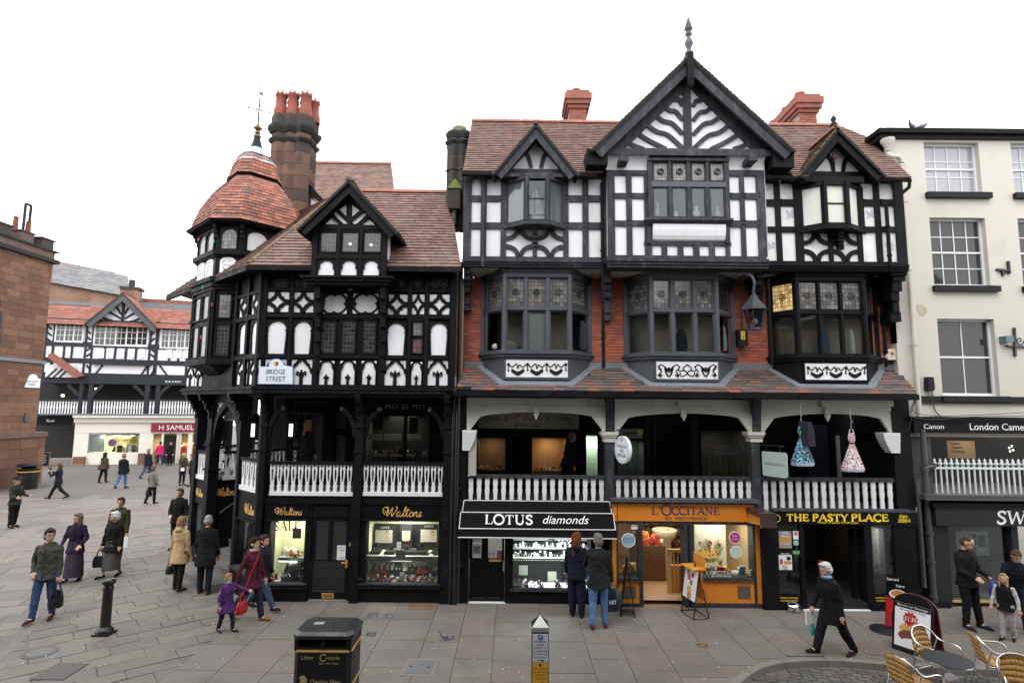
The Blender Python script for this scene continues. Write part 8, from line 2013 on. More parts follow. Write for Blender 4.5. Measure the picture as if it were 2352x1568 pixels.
# sandstone church at the left edge
CHX=-26.2;FX=Fr((CHX,31.7,0),(0,1,0));FX=Fr((CHX,0,0),(0,1,0))
cr0_=root('sandstone_church',(CHX-2,30,0),'red sandstone church wall with a crenellated parapet at the left edge','church')
yE=31.7;zT=13.0;zP=FX.px(100,1000)[1]
def zx(y,Y=yE):
 f=Fr((0,Y,0));return f.px(120,y)[1]
zpar,zplin=zx(606),zx(997)
MB().rect(FX,26.0,yE,0,zpar+.2,-3,-.06).o('core',MORTAR,cr0_)
blocks(FX,(27.0,yE,zplin,zpar),.78,.35,.012,SAND,cr0_,-.06,0,'stone_block',230,inside=lambda u,z:not(u<28.6 and 6.4<z<11.2 and(28.6-u)**2+max(0,z-8.6)**2*.4<1e9 and u<28.55-max(0,z-8.2)**2*.35))
blocks(FX,(26.5,yE+.3,0,zplin-.1),.9,.5,.014,SAND,cr0_,-.2,.35,'plinth_block',40);MB().rect(FX,26,yE+.35,zplin-.12,zplin+.12,-.3,.42).o('plinth_moulding',SANDD,cr0_)
blocks(Fr((CHX,yE,0),(-1,0,0)),(0,2,0,zpar),.9,.42,.014,SAND,cr0_,-.1,0,'return_block',0)
MB().rect(FX,26,yE+.2,zpar,zpar+.22,-.6,.22).o('string_course',SANDB,cr0_);MB().rect(FX,26,yE,zpar+.22,zpar+.62,-.6,.05).o('parapet',SANDD,cr0_)
MB().rect(FX,26,yE+.15,zpar+.62,zpar+.72,-.6,.16).o('string_course',SANDB,cr0_)
for i in range(4):u=yE-.5-1.35*i;MB().rect(FX,u-.45,u+.35,zpar+.72,zpar+1.22,-.6,.05).o('merlon',SANDD,cr0_);MB().rect(FX,u-.52,u+.42,zpar+1.22,zpar+1.30,-.64,.10).o('merlon_coping',SANDB,cr0_)
MB().rect(FX,26,yE+.1,zx(836),zx(829),-.1,.10).o('pale_string',LEADM,cr0_)
MB().stroke(FX,bend([(27.2,11.1),(28.0,10.4),(28.5,9.2),(28.65,7.6),(28.65,6.2)],6),.3,-.3,.12).o('arched_window_hood',SANDD,cr0_);MB().rect(FX,26,28.5,6.2,11,-.5,-.4).o('arched_window',DARKIN,cr0_)
for u in(30.4,29.6):MB().lathe((CHX-.5,u,zpar+1.2),[(.14,0),(.11,.8),(.13,.85)],10).o('chimney_pot',POT,cr0_)
hp_=MB()
for u in(30.2,30.55):hp_.tube([(CHX-.6,u,zpar+1),(CHX-.6,u,zpar+3.0)],.07,6)
hp_.tube([(CHX-.6,30.2,zpar+3),(CHX-.6,30.55,zpar+3)],.07,6);hp_.o('roof_hoop',SANDB,cr0_)
pz_=zx(888)
t=root('wall_plaque',FX.w(29.9,zx(880),.02),'white street name plaque with a round top on the church wall','plaque')
ya_,yb_=FX.px(56,876)[0],FX.px(90,876)[0];za_,zb_=FX.px(72,890)[1],FX.px(72,868)[1]
ym_=(ya_+yb_)/2;MB().poly(FX,[(ya_,za_),(yb_,za_),(yb_,zb_),(ym_+.3,zb_)]+[(ym_+.3*math.cos(q),zb_+.22*math.sin(q))for q in[math.pi*i/8 for i in range(1,8)]]+[(ym_-.3,zb_)],.01,.06).o('board',SIGNW,t)
for i,s in enumerate(('EASTGATE','STREET')):text(FX,s,73,876+7*i,4.5,BLUEL,t,.065,wpx=26-8*i)
t=root('small_plaque',FX.w(FX.px(61,962)[0],FX.px(61,962)[1],.02),'small grey pointed plaque low on the church wall','plaque');MB().ppoly(FX,[(57,968),(66,968),(66,956),(61.5,948),(57,956)],.01,.06).o('board',SLATEGREY,t)
# the row the photograph is taken from (seen only in the window glass)
OR=root('opposite_row',(0,-1.5,0),'dark timbered row across the street, seen only as reflections in the glass','building')
OW=mat('opposite_wall',(.20,.19,.18),.9,.3,.5)
MB().boxw((-2,-4.5,6.2),42,6,2.2).o('upper_wall',OW,OR);MB().boxw((-2,-5.5,0),42,5,6.2).o('lower_wall',DARKIN,OR)
for x,w,h in((-17,8,3.4),(-8,7,2.6),(0,8,4.0),(9,7,2.8),(16,6,3.3)):MB().poly(Fr((0,-1.45,0)),[(x-w/2,8.3),(x+w/2,8.3),(x,8.2+h)],-6,0).o('gable',OW,OR)
for x in(-12.5,-4,4.6,12.6):MB().boxw((x,-4,9),1.2,1.2,4.6).o('chimney',BRICK,OR)
for x in(-20,-14,-8,6,12,18):MB().boxw((x,-1.6,0),.3,.3,6.2).o('post',DKGREY,OR)
# street furniture and hanging things
c=G(752,1560);bx_,by=-2.6,8.64;t=root('litter_bin',(bx_,by,0),'big black double litter bin with gold bands at the bottom of the picture','bin')
BINB=mat('black_bin_plastic',(.010,.011,.012),.4,.2,4,spec=.3);BINT=mat('dirty_bin_lid',(.022,.024,.026),.3,.3,5,spec=.5,dirt=(.12,.12,.12),dscale=4,dlo=.6,dhi=.85)
def oct_(w,d,k,z,x=bx_,y=by):return[Vector((x+a*w/2-(k if abs(b)==1 and e else 0)*a,y+b*d/2-(0 if e else k)*b,z))for a,b,e in((-1,-1,0),(-1,-1,1),(1,-1,1),(1,-1,0),(1,1,0),(1,1,1),(-1,1,1),(-1,1,0))]
BW,BD_=.80,.58
MB().loft([oct_(BW,BD_,.06,0),oct_(BW,BD_,.06,1.0)]).o('body',BINB,t)
for s in(-1,1):MB().boxw((bx_+s*BW*.46,by,1.0),.06,BD_*.96,.17).o('hood_side',BINB,t)
MB().boxw((bx_,by+.1,1.0),BW*.9,.3,.17).o('hood_back',DARKIN,t);MB().boxw((bx_,by-BD_/2+.03,1.0),.05,.05,.17).o('hood_post',BINB,t);MB().boxw((bx_,by-BD_/2+.04,1.0),BW*.95,.05,.045).o('hood_lip',BINB,t)
MB().loft([oct_(BW+.04,BD_+.04,.07,1.16),oct_(BW+.06,BD_+.06,.08,1.21),oct_(BW-.02,BD_-.02,.08,1.25)]).o('lid',BINT,t)
MB().boxw((bx_-.16,by+.03,1.252),.14,.10,.004,.1).o('ash_plate',mat('scuffed_steel',(.3,.3,.3),.4,.2),t)
for z in(.985,.5):MB().loft([oct_(BW+.012,BD_+.012,.06,z),oct_(BW+.012,BD_+.012,.06,z+.025)]).o('gold_band',GOLDL,t)
fb=Fr((bx_,by-BD_/2,0));BL=mat('dull_gold_print',(.45,.36,.18),.5)
def tx(s,u,z,hm,m,par,fr=fb,wd=None,d=.006,al='CENTER'):
 cu_=bpy.data.curves.new('lettering','FONT');cu_.body=s;cu_.align_x=al;cu_.align_y='CENTER';cu_.size=hm/.7;cu_.extrude=.001;cu_.resolution_u=3
 tmp=bpy.data.objects.new('lettering',cu_);me=bpy.data.meshes.new_from_object(tmp);bpy.data.objects.remove(tmp);me.materials.clear();me.materials.append(m)
 o=bpy.data.objects.new('lettering',me);p=fr.w(u,z,d);w=1.0
 if wd:xs=[v.co.x for v in me.vertices];w=wd/max(1e-3,max(xs)-min(xs))
 o.matrix_basis=Matrix(((fr.u.x*w,fr.v.x,fr.n.x,p.x),(fr.u.y*w,fr.v.y,fr.n.y,p.y),(fr.u.z*w,fr.v.z,fr.n.z,p.z),(0,0,0,1)));return link(o,par)
tx('Litter',-.2,.915,.052,BL,t,wd=.17);tx('recycle',.15,.915,.05,BL,t,wd=.19);tx('Paper  Cans  Plastic',.1,.84,.026,BL,t,wd=.27);tx('Cheshire West',.06,.60,.06,BL,t,wd=.42)
ring_=[(.0+.045*math.cos(a)+.02,.915+.045*math.sin(a))for a in[math.radians(40+28*i)for i in range(11)]];MB().stroke(fb,ring_,.014,.0,.006).o('recycle_mark',BL,t)
MB().poly(fb,[(-.30,.55),(-.20,.55),(-.19,.62),(-.22,.67),(-.27,.68),(-.30,.65),(-.28,.62)],0,.006).o('crest_mark',BL,t)
PY=9.05;fpz=Fr((0,PY,0));pxx,_=fpz.px(1241,1500);t=root('parking_post',(pxx,PY+.12,0),'square parking post with a pyramid cap, white and yellow plates','post')
zt_=fpz.px(1241,1450)[1];hw=abs(fpz.px(1261,1500)[0]-fpz.px(1222,1500)[0])/2
MB().boxw((pxx,PY+hw,0),hw*2,hw*2,zt_).o('post',mat('bronze_post',(.08,.075,.07),.5,.15),t)
CAPM=mat('white_cap',(.62,.62,.6),.4,.05);a=hw*1.03;zz=zt_+.06;ap=Vector((pxx,PY+hw,fpz.px(1241,1421)[1]+.02))
MB().boxw((pxx,PY+hw,zt_),hw*2.06,hw*2.06,.06).o('cap_collar',mat('steel_collar',(.3,.3,.3),.4),t)
R4=[Vector((pxx-a,PY+hw-a,zz)),Vector((pxx+a,PY+hw-a,zz)),Vector((pxx+a,PY+hw+a,zz)),Vector((pxx-a,PY+hw+a,zz))]
MB().add([R4[0],R4[1],ap],[(0,1,2)]).o('cap_front',CAPM,t);MB().add(R4+[ap],[(1,2,4),(2,3,4),(3,0,4),(3,2,1,0)]).o('cap',DKGREY,t)
fp_=Fr((pxx,PY,0));W2=hw*.9;zA=fpz.px(1241,1455)[1];zB=fpz.px(1241,1520)[1];zC=fpz.px(1241,1572)[1]
pl=MB().rect(fp_,-W2,W2,zB+.005,zA,0,.008).o('white_plate',mat('plate_white',(.62,.64,.68),.4,.03),t);py_=MB().rect(fp_,-W2,W2,zC,zB-.005,0,.008).o('yellow_plate',mat('plate_yellow',(.75,.40,.01),.4,.03),t)
sq=MB().rect(fp_,-.035,.035,zA-.08,zA-.012,.008,.010).o('blue_square',mat('sign_blue',(.01,.09,.42),.4),pl);tx('P',0,zA-.046,.05,WLET,pl,fp_,d=.012)
hh=(zA-.09-zB)/7
for i,s in enumerate(('Disabled','badge','holders or','loading only','8-10.30 am','4.30-6 pm')):tx(s,0,zA-.105-hh*i,hh*.52,DLET,pl,fp_,wd=min(W2*1.8,.0195*len(s)),d=.009)
def arrow(z,par):MB().stroke(fp_,[(-.05,z),(.03,z)],.010,.008,.0095).o('arrow_shaft',DLET,par);MB().poly(fp_,[(.025,z+.02),(.06,z),(.025,z-.02)],.008,.0097).o('arrow_head',DLET,par)
arrow(zB+.028,pl);k=(zB-zC)/6.5
u=0;MB().poly(fp_,[(u+.022*math.cos(q),zB-.035+.022*math.sin(q))for q in[math.pi*i/8 for i in range(16)]],.008,.010).o('clearway_disc',PURL,py_)
for i,s in enumerate(('No waiting','or loading','10.30 am','-4.30 pm')):tx(s,0,zB-.085-k*i*.95,k*.5,mat('maroon_print',(.12,.02,.03),.5),py_,fp_,wd=min(W2*1.8,.0195*len(s)),d=.009)
arrow(zC+.03,py_)
def bollard(x,y,h,lab):
 c=G(x,y);t=root('bollard',c,lab,'bollard','black iron bollards in the square');b=MB()
 b.boxw(c,.30,.30,.04);b.lathe(c+Vector((0,0,.04)),[(.15,0),(.155,.03),(.12,.07),(.10,.09),(.085,.12)],16);b.o('foot',IRON,t)
 MB().lathe(c,[(.092,.12),(.085,h*.8),(.1,h*.82),(.085,h*.85),(.083,h*.9)],16).o('shaft',IRON,t);MB().lathe(c,[(.083,h*.9),(.12,h*.92),(.12,h*.97),(.10,h*.995),(.02,h)],16).o('cap',IRON,t)
bollard(240,1455,1.02,'fluted black iron bollard standing alone in the left foreground');bollard(342,1085,1.0,'distant black bollard beside the woman in the striped jumper')
c=G(62,1122);t=root('litter_bin',c,'black litter bin against the church corner','bin');MB().loft([[c+Vector((math.cos(a)*.42,math.sin(a)*.42,0))for a in[math.pi*i/6 for i in range(12)]],[c+Vector((math.cos(a)*.47,math.sin(a)*.47,1.0))for a in[math.pi*i/6 for i in range(12)]]]).o('body',BINB,t);MB().lathe(c,[(.3,1.0),(.3,1.12),(.52,1.14),(.5,1.24),(.1,1.26)],12).o('lid',BINB,t);MB().lathe(c,[(.485,.86),(.49,.9)],12).o('gold_band',GOLDL,t)
c=G(98,1072);t=root('chalk_board',c,'small chalk A-board at the mouth of the dark passage','sign board');f=Fr(c,(.95,.3));MB().rect(f,-.35,.35,.05,1.0,-.05,0).o('frame',DKWOOD,t);MB().rect(f,-.29,.29,.12,.94,0,.01).o('slate',BLKSIGN,t)
for i in range(4):MB().rect(f,-.2+.03*i,.2-.04*(i%2),.75-.16*i,.79-.16*i,.01,.013).o('chalk_line',GLET,t)
LY=12.45;fl_=Fr((0,LY,0));lx=fl_.px(1733,720)[0];zl=lambda y:fl_.px(1733,y)[1]
t=root('wall_lantern',(lx,LY,zl(755)),'grey street lantern hanging on a swan-neck bracket before the brick wall','street lamp');c=Vector((lx,LY,0));LG=mat('grey_lantern_paint',(.035,.04,.048),.5,.2,spec=.3)
MB().lathe(c,[(.29,zl(712)),(.27,zl(706)),(.1,zl(686)),(.085,zl(680)),(.04,zl(676)),(.04,zl(665))],6,smooth=False).o('hood',LG,t);MB().lathe(c,[(.15,zl(756)),(.255,zl(712))],6,smooth=False).o('glass',glass_mat('lantern_glass',(.7,.72,.74),.15),t)
for i in range(6):a=math.pi/3*i;MB().tube([c+Vector((.152*math.cos(a),.152*math.sin(a),zl(756))),c+Vector((.258*math.cos(a),.258*math.sin(a),zl(712)))],.012,5).o('glazing_bar',LG,t)
MB().lathe(c,[(.16,zl(758)),(.16,zl(754)),(.05,zl(752))],6).o('base',LG,t);MB().ball(c+Vector((0,0,zl(738))),.07,8).o('lamp_bulb',PORC,t)
MB().tube(bend([c+Vector((0,0,zl(668))),c+Vector((.02,0,zl(648))),c+Vector((-.01,.12,zl(630))),c+Vector((-.02,.6,zl(624))),Vector((lx-.02,13.72,zl(640)))],6),.035,8).o('swan_neck',LG,t)
t=root('number_box',FG.w(*FG.px(1707,793,BD),BD),'black box with a yellow number plate on the brick beside the street lantern','box');pr('case',BINB,t,FG,1697,756,1718,793,BD,BD+.2);pt=pr('plate',mat('yellow_plate_paint',(.7,.5,.02),.5),t,FG,1702.5,760,1711,780,BD+.2,BD+.21);text(FG,'1',1707,765,8,DLET,pt,BD+.215);text(FG,'3',1707,775,8,DLET,pt,BD+.215)
MB().tube([FG.w(*FG.px(1704,757,BD+.1),BD+.1),FG.w(*FG.px(1703,690,BD+.1),BD+.1)],.02,6).o('conduit',IRON,t)
t=root('alarm_box',FG.w(*FG.px(2049,826,BD),BD),'cream triangular alarm box on the brick at the right end of the gabled house','alarm box');MB().ppoly(FG,[(2041,801),(2056,801),(2066,820),(2062,826),(2037,826),(2033,820)],BD,BD+.16).o('case',CREAM2,t);MB().ppoly(FG,[(2033,818),(2041,826),(2036,826)],BD+.16,BD+.165).o('blue_corner',PURL,t);u,z=FG.px(2050,810,BD+.17);MB().ball(FG.w(u,z,BD+.16),.045,8).o('beacon',PROD[0],t)
YO=12.75;fo=Fr((FG.px(1410,1030,.4)[0],13.2,0),(.28,-.96));t=root('oval_sign',(fo.o.x,13.0,2.9),'white oval hanging sign on the post between the left and middle gallery bays','sign')
z1,z2=zpx(1000,.3,1426),zpx(1062,.3,1426);zm_=(z1+z2)/2;hz=(z1-z2)/2;E=lambda k:[(.32+.27*k*math.cos(q),zm_+hz*k*math.sin(q))for q in[math.pi*i/14 for i in range(28)]]
fo=Fr((FG.px(1412,1030,.2)[0],13.2,0),(.42,-.9))
MB().poly(fo,E(1),-.04,.04).o('board',SIGNW,t);fo2=Fr(tuple(fo.o),tuple(fo.u));
b=MB();o_,i_=E(.9),E(.86);b.poly(fo,o_+[o_[0]]+([i_[0]]+i_[::-1]),.04,.043);b.o('rim_line',GLET,t)
for s,dz,w in(('P',.2,.08),('POWELLS',.07,.34),('THE',-.03,.14),('JEWELLERS',-.13,.32)):tx(s,.32,zm_+dz,.07,DLET,t,fo,wd=w,d=.042)
MB().tube([fo.w(.05,z1+.12),fo.w(.6,z1+.12)],.015,5).o('arm',IRON,t);MB().tube([fo.w(.32,z1),fo.w(.32,z1+.12)],.01,5).o('hook',IRON,t)
fn=Fr((FG.px(1748,1060,.1)[0],13.3,0),(.50,-.866));t=root('shop_board',fn.w(.4,zpx(1060,.1)),'pale green hanging board with clipped corners by the right gallery post','sign');za,zb=zpx(1036,.2,1760),zpx(1092,.2,1760)
MB().poly(fn,[(.04,za-.03),(.07,za),(.62,za),(.66,za-.04),(.66,zb+.04),(.62,zb),(.07,zb),(.04,zb+.03)],-.015,.015).o('board',mat('pale_sage_board',(.34,.42,.39),.6,.05),t);tx('NICHOLS & Co',.35,(za+zb)/2,.055,DLET,t,fn,wd=.48,d=.018)
MB().tube([fn.w(-.05,za+.14),fn.w(.6,za+.14)],.014,5).o('arm',IRON,t)
for u in(.15,.5):MB().tube([fn.w(u,za),fn.w(u,za+.14)],.008,5).o('hook',IRON,t)
def dress(x,y0,y1,wpx,cols,lab,jacket=False):
 f=Fr((0,13.0,0));u,z1=f.px(x,y0);_,z0=f.px(x,y1);h=z1-z0;w=wpx*.0092;t=root('hanging_dress',f.w(u,z0),lab,'dress');c=f.w(u,0)
 m=mat('print_'+lab[:5],cols[0],.8,.1,rand=cols);nb=18
 def skirt(prof,mm,nm,seg=44):
  b=MB();vs=[]
  rows=[]
  for r,z in prof:rows.append([c+Vector((math.cos(a)*r*(1+.07*math.sin(5*a)),math.sin(a)*r*.5*(1+.1*math.sin(7*a)),z))for a in[2*math.pi*i/seg for i in range(seg)]])
  for i in range(len(rows)-1):
   for j in range(seg):k=(j+1)%seg;b.add([rows[i][j],rows[i][k],rows[i+1][k],rows[i+1][j]],[(0,1,2,3)])
  return b.o(nm,mm,t)
 n=26;skirt([(w/2*(1-.82*i/n),z0+h*.64*i/n)for i in range(n+1)],m,'printed_skirt');skirt([(w*.09+w*.07*math.sin(math.pi*i/6),z0+h*(.64+.26*i/6))for i in range(7)],m,'bodice')
 skirt([(w*.46,z0-.07),(w*.5,z0-.02),(w*.47,z0+.03)],mat('pale_lilac_net',(.45,.43,.52),.9,.2,12),'petticoat');MB().lathe(c,[(w*.1,z0+h*.62),(w*.1,z0+h*.655)],12,sy=.6).o('belt',JEWB,t)
 for s in(-1,1):MB().tube([c+Vector((s*w*.1,0,z0+h*.88)),c+Vector((s*w*.06,0,z1))],.012,5).o('strap',m,t)
 MB().tube(bend([c+Vector((0,0,z1)),c+Vector((0,0,z1+.12)),c+Vector((.03,0,z1+.17)),c+Vector((0,0,z1+.22)),c+Vector((0,0,z1+.45))],4),.008,5).o('hanger_hook',mat('steel_hook',(.4,.4,.4),.3),t)
 if jacket:MB().loft([[c+Vector((w*a,b_*.2-.14,z))for a,b_ in((-.06,-1),(k,-1),(k,1),(-.06,1))]for k,z in((.24,z0+h*.42),(.22,z0+h*.75),(.12,z1))]).o('jacket',mat('navy_jacket',(.012,.016,.032),.9,.15,8),t)
dress(1840,968,1062,57,[(.01,.012,.03),(.02,.03,.05),(.18,.45,.55),(.012,.02,.04),(.3,.55,.6),(.02,.05,.09),(.1,.3,.4)],'navy dress with turquoise leaves under a dark jacket, hung in the right gallery',True)
dress(1955,985,1075,56,[(.62,.6,.62),(.6,.58,.6),(.4,.03,.08),(.62,.6,.62),(.1,.14,.04),(.5,.12,.2),(.6,.6,.6)],'white dress with red flowers hung in the right gallery bay')
def easel(p,u2,w,h,lean,m,lab,name='a_board'):
 t=root(name,p,lab,'sign board');f=Fr(p,u2);g=Fr(p,u2,tuple(Vector((0,0,1))-f.n*lean));g2=Fr(p-f.n*(2*lean*h),u2,tuple(Vector((0,0,1))+f.n*lean))
 return t,g,g2
c=G(1578,1414);BRF=mat('brown_steel_frame',(.03,.018,.016),.5,.1)
t,g,g2=easel(c+Vector((0,0,0)),(.22,-.975),.5,1.1,.16,BRF,'slim brown floor sign with a flower picture and orange tray before the orange shop')
t['category']='floor sign'
for s in(-.26,.26):MB().bar(g,(s,0),(s*.8,1.0),.025,-.02,.0).o('leg',BRF,t);MB().bar(g2,(s,0),(s*.8,1.0),.025,-.02,.0).o('leg',BRF,t)
MB().add([g.w(-.28,0),g.w(.28,0),g2.w(.28,0),g2.w(-.28,0)]+[q+Vector((0,0,.03))for q in(g.w(-.28,0),g.w(.28,0),g2.w(.28,0),g2.w(-.28,0))]+[x_ for x_ in()],[(0,1,5,4),(1,2,6,5),(2,3,7,6),(3,0,4,7)]).o('base_frame',BRF,t)
n=MB().rect(g,-.24,.24,.36,.98,0,.02).o('picture_panel',WCARD,t);MB().rect(g2.off(0),-.24,.24,.36,.98,-.02,0).o('rear_panel',ORANGE,t)
for k,(a,b_,r,mm)in enumerate(((-.05,.8,.07,MATS['printed_pink']),(.08,.86,.05,MATS['printed_dark_red']),(-.1,.9,.06,GRN),(.05,.7,.06,GRN),(0,.55,.09,PROD[2]),(.02,.44,.08,PROD[0]))):MB().poly(g,[(a+r*math.cos(q),b_+r*math.sin(q))for q in[math.pi*i/5 for i in range(10)]],.02,.022+.0005*k).o('printed_flower',mm,n)
tp=(g.w(0,1.0)+g2.w(0,1.0))/2;MB().rect(Fr(tp,(.22,-.975)),-.25,.25,.0,.03,-.16,.16).o('tray',ORANGED,t);MB().rect(Fr(tp,(.22,-.975)),-.22,.22,.03,.27,-.16,-.14).o('tray_back',ORANGED,t)
MB().lathe(tp+Vector((.03,-.03,.03)),[(.025,0),(.03,.02),(.03,.09),(.012,.1),(.012,.13)],8).o('bottle',DKWOOD,t)
c=G(1436,1412);t,g,g2=easel(c+Vector((-.1,.1,0)),(-.16,-.99),.5,1.1,.14,DKGREY,'narrow black A-board seen edge-on beside the couple at the jeweller')
for q in(g,g2):MB().rect(q,-.24,.24,.02,1.2,-.02,.0).o('panel',BLKSIGN,t)
c=G(2094,1504);RB=mat('dark_red_board',(.07,.008,.01),.5,.15);t=root('a_board',c,'leaning food A-board with a filled roll picture and a red price star','sign board')
ub2=Vector((.52,-.85)).normalized();f=Fr(c,tuple(ub2));g=Fr(c-f.u*.0,tuple(ub2),tuple(Vector((0,0,1))-f.n*.2));hb=1.04
def arch_board(q,d0,d1,w=.33,h=hb,z0=0):return[(-w,z0),(w,z0),(w,h-.2)]+[(w*math.cos(a),h-.2+.2*math.sin(a))for a in[math.pi*i/10 for i in range(1,10)]]+[(-w,h-.2)]
MB().poly(g,arch_board(g,0,0),-.03,0).o('front_board',BLKSIGN,t);gb_=Fr(c-f.n*.5,tuple(ub2),tuple(Vector((0,0,1))+f.n*.2));MB().poly(gb_,arch_board(gb_,0,0),0,.03).o('rear_board',RB,t)
n=MB().rect(g,-.29,.29,.04,.86,0,.012).o('poster',WCARD,t);MB().rect(g,-.29,.29,.77,.86,.012,.014).o('title_strip',DKGREY,n);MB().rect(g,-.29,.29,.04,.10,.012,.014).o('foot_strip',DKGREY,n)
BUN=mat('printed_bun',(.62,.33,.10),.6,.15,20);BEEF=mat('printed_filling',(.16,.05,.03),.6,.3,30)
for k,(pts,mm)in enumerate((([(.02+.24*math.cos(q),.42+.10*math.sin(q))for q in[math.pi*i/8 for i in range(16)]],BUN),([(.02+.25*math.cos(q),.30+.11*math.sin(q))for q in[math.pi*i/8 for i in range(16)]],BEEF),([(.02+.19*math.cos(q),.20+.07*math.sin(q))for q in[math.pi*i/8 for i in range(16)]],WCARD),([(-.03+.13*(1 if i%2 else.82)*math.cos(math.pi*i/12),.60+.13*(1 if i%2 else.82)*math.sin(math.pi*i/12))for i in range(24)],REDL))):MB().poly(g,pts,.012,.0135+.0006*k).o('printed_food' if k<3 else 'price_star',mm,n)
tx('£1.30',-.03,.60,.07,WLET,n,g,wd=.19,d=.0165);tx('Bacon or Sausage',.0,.815,.035,WLET,n,g,wd=.5,d=.015);tx('Breakfast Bap',.0,.74,.035,DLET,n,g,wd=.42,d=.013)
c=G(2052,1458)+Vector((-.0,.2,0));t=root('drinks_sign',c,'tall red and black drinks sign on a round base behind the food board','sign board');MB().lathe(c,[(.3,0),(.3,.04),(.05,.07)],20).o('base',DKGREY,t)
f=Fr(c,(.93,-.36));sgn=MB().poly(f,[(-.02,.1),(.33,.1),(.40,1.0),(.36,1.05),(.06,1.12)],-.03,.0).o('panel',BLKSIGN,t);MB().poly(f,[(-.02,.1),(.10,.1),(.10,.35),(.18,.6),(.03,.7)],.0,.006).o('red_swoosh',REDL,t)
tx('Served',.16,1.02,.06,WLET,t,f,wd=.2,d=.006);tx('Here',.28,.9,.06,WLET,t,f,wd=.14,d=.006);MB().poly(f,[(.23+.15*math.cos(q),.74+.09*math.sin(q))for q in[math.pi*i/8 for i in range(16)]],0,.007).o('printed_cup',WCARD,t);MB().poly(f,[(.23+.12*math.cos(q),.75+.065*math.sin(q))for q in[math.pi*i/8 for i in range(16)]],0,.008).o('printed_coffee',PROD[0],t)
RAT=mat('honey_rattan',(.42,.235,.07),.6,.2,30,.5,90);ALU=mat('polished_aluminium',(.6,.62,.63),.22,.1,metal=1.0)
def chair(p,rz,lab):
 t=root('cafe_chair',p,lab,'chair','rattan and aluminium cafe chairs',rz)
 def P(m,name,mt):me=m.mesh(name,mt);o=bpy.data.objects.new(name,me);COL.objects.link(o);o.parent=t;return o
 r=.014
 for s in(-1,1):
  P(MB().tube(bend([(s*.27,-.26,0),(s*.26,-.24,.3),(s*.27,-.22,.58),(s*.275,-.12,.66),(s*.27,.12,.66),(s*.24,.24,.76),(s*.13,.30,.84),(0,.31,.86)],5),r,7),'arm_tube',ALU)
  P(MB().tube([(s*.24,.30,0),(s*.23,.22,.44),(s*.25,.16,.66)],r,7),'leg',ALU);P(MB().tube([(s*.23,-.24,.42),(s*.22,.22,.42)],r,6),'seat_rail',ALU)
 P(MB().tube([(-.26,.26,.2),(.26,.26,.2)],.01,6),'stretcher',ALU)
 b=MB();n=9
 rows=[[Vector((x*.23*(1-.12*(y>.1)),y,.45+.012*math.cos(x*1.5)))for x in[-1+2*i/n for i in range(n+1)]]for y in(-.26,-.23,-.1,.05,.2)]
 for i in range(4):
  for j in range(n):b.add([rows[i][j],rows[i][j+1],rows[i+1][j+1],rows[i+1][j]]+[q-Vector((0,0,.025))for q in(rows[i][j],rows[i][j+1],rows[i+1][j+1],rows[i+1][j])],[(0,1,2,3),(7,6,5,4),(0,4,5,1),(2,6,7,3),(1,5,6,2),(3,7,4,0)],True)
 P(b,'seat',RAT);b=MB();bk=[]
 for k in range(6):z=.46+.40*k/5;bk.append([Vector((x*(.20+.015*math.sin(k)),.20+.10*k/5+.035*(1-x*x),z-.05*x*x*(k/5)))for x in[-1+2*i/8 for i in range(9)]])
 for i in range(5):
  for j in range(8):q=[bk[i][j],bk[i][j+1],bk[i+1][j+1],bk[i+1][j]];b.add(q+[v+Vector((0,.02,0))for v in q],[(0,1,2,3),(7,6,5,4),(0,4,5,1),(2,6,7,3),(1,5,6,2),(3,7,4,0)],True)
 P(b,'backrest',RAT);return t
def RG(x,y,z=-.078):return G(x,y,z)
def at_y(x,y,Y):
 f_=Fr((0,Y,0));return Vector((f_.px(x,y)[0],Y,-.078))
chair(at_y(2098,1540,9.0),math.radians(105),'cafe chair nearest the kerb, left of the round table and turned to it');chair(at_y(2155,1520,9.85),math.radians(22),'cafe chair standing behind the round table')
chair(at_y(2290,1500,9.75),math.radians(70),'cafe chair right of the round table with its back to the girl');chair(at_y(2352,1540,8.75),math.radians(-25),'cafe chair cut off by the right edge of the picture')
c=at_y(2176,1520,9.15);t=root('cafe_table',c,'round cafe table with a dark speckled top and metal rim','table');MB().lathe(c,[(.335,.70),(.34,.715),(.335,.725)],32).o('top',mat('speckled_table_top',(.03,.032,.036),.45,.5,60),t);MB().lathe(c,[(.342,.695),(.346,.71),(.342,.722)],32).o('rim',ALU,t);MB().tube([c,c+Vector((0,0,.7))],.03,8).o('stem',ALU,t)
for i in range(4):a=math.pi/2*i+.6;MB().tube([c+Vector((0,0,.12)),c+Vector((math.cos(a)*.3,math.sin(a)*.3,.02))],.02,6).o('foot',ALU,t)
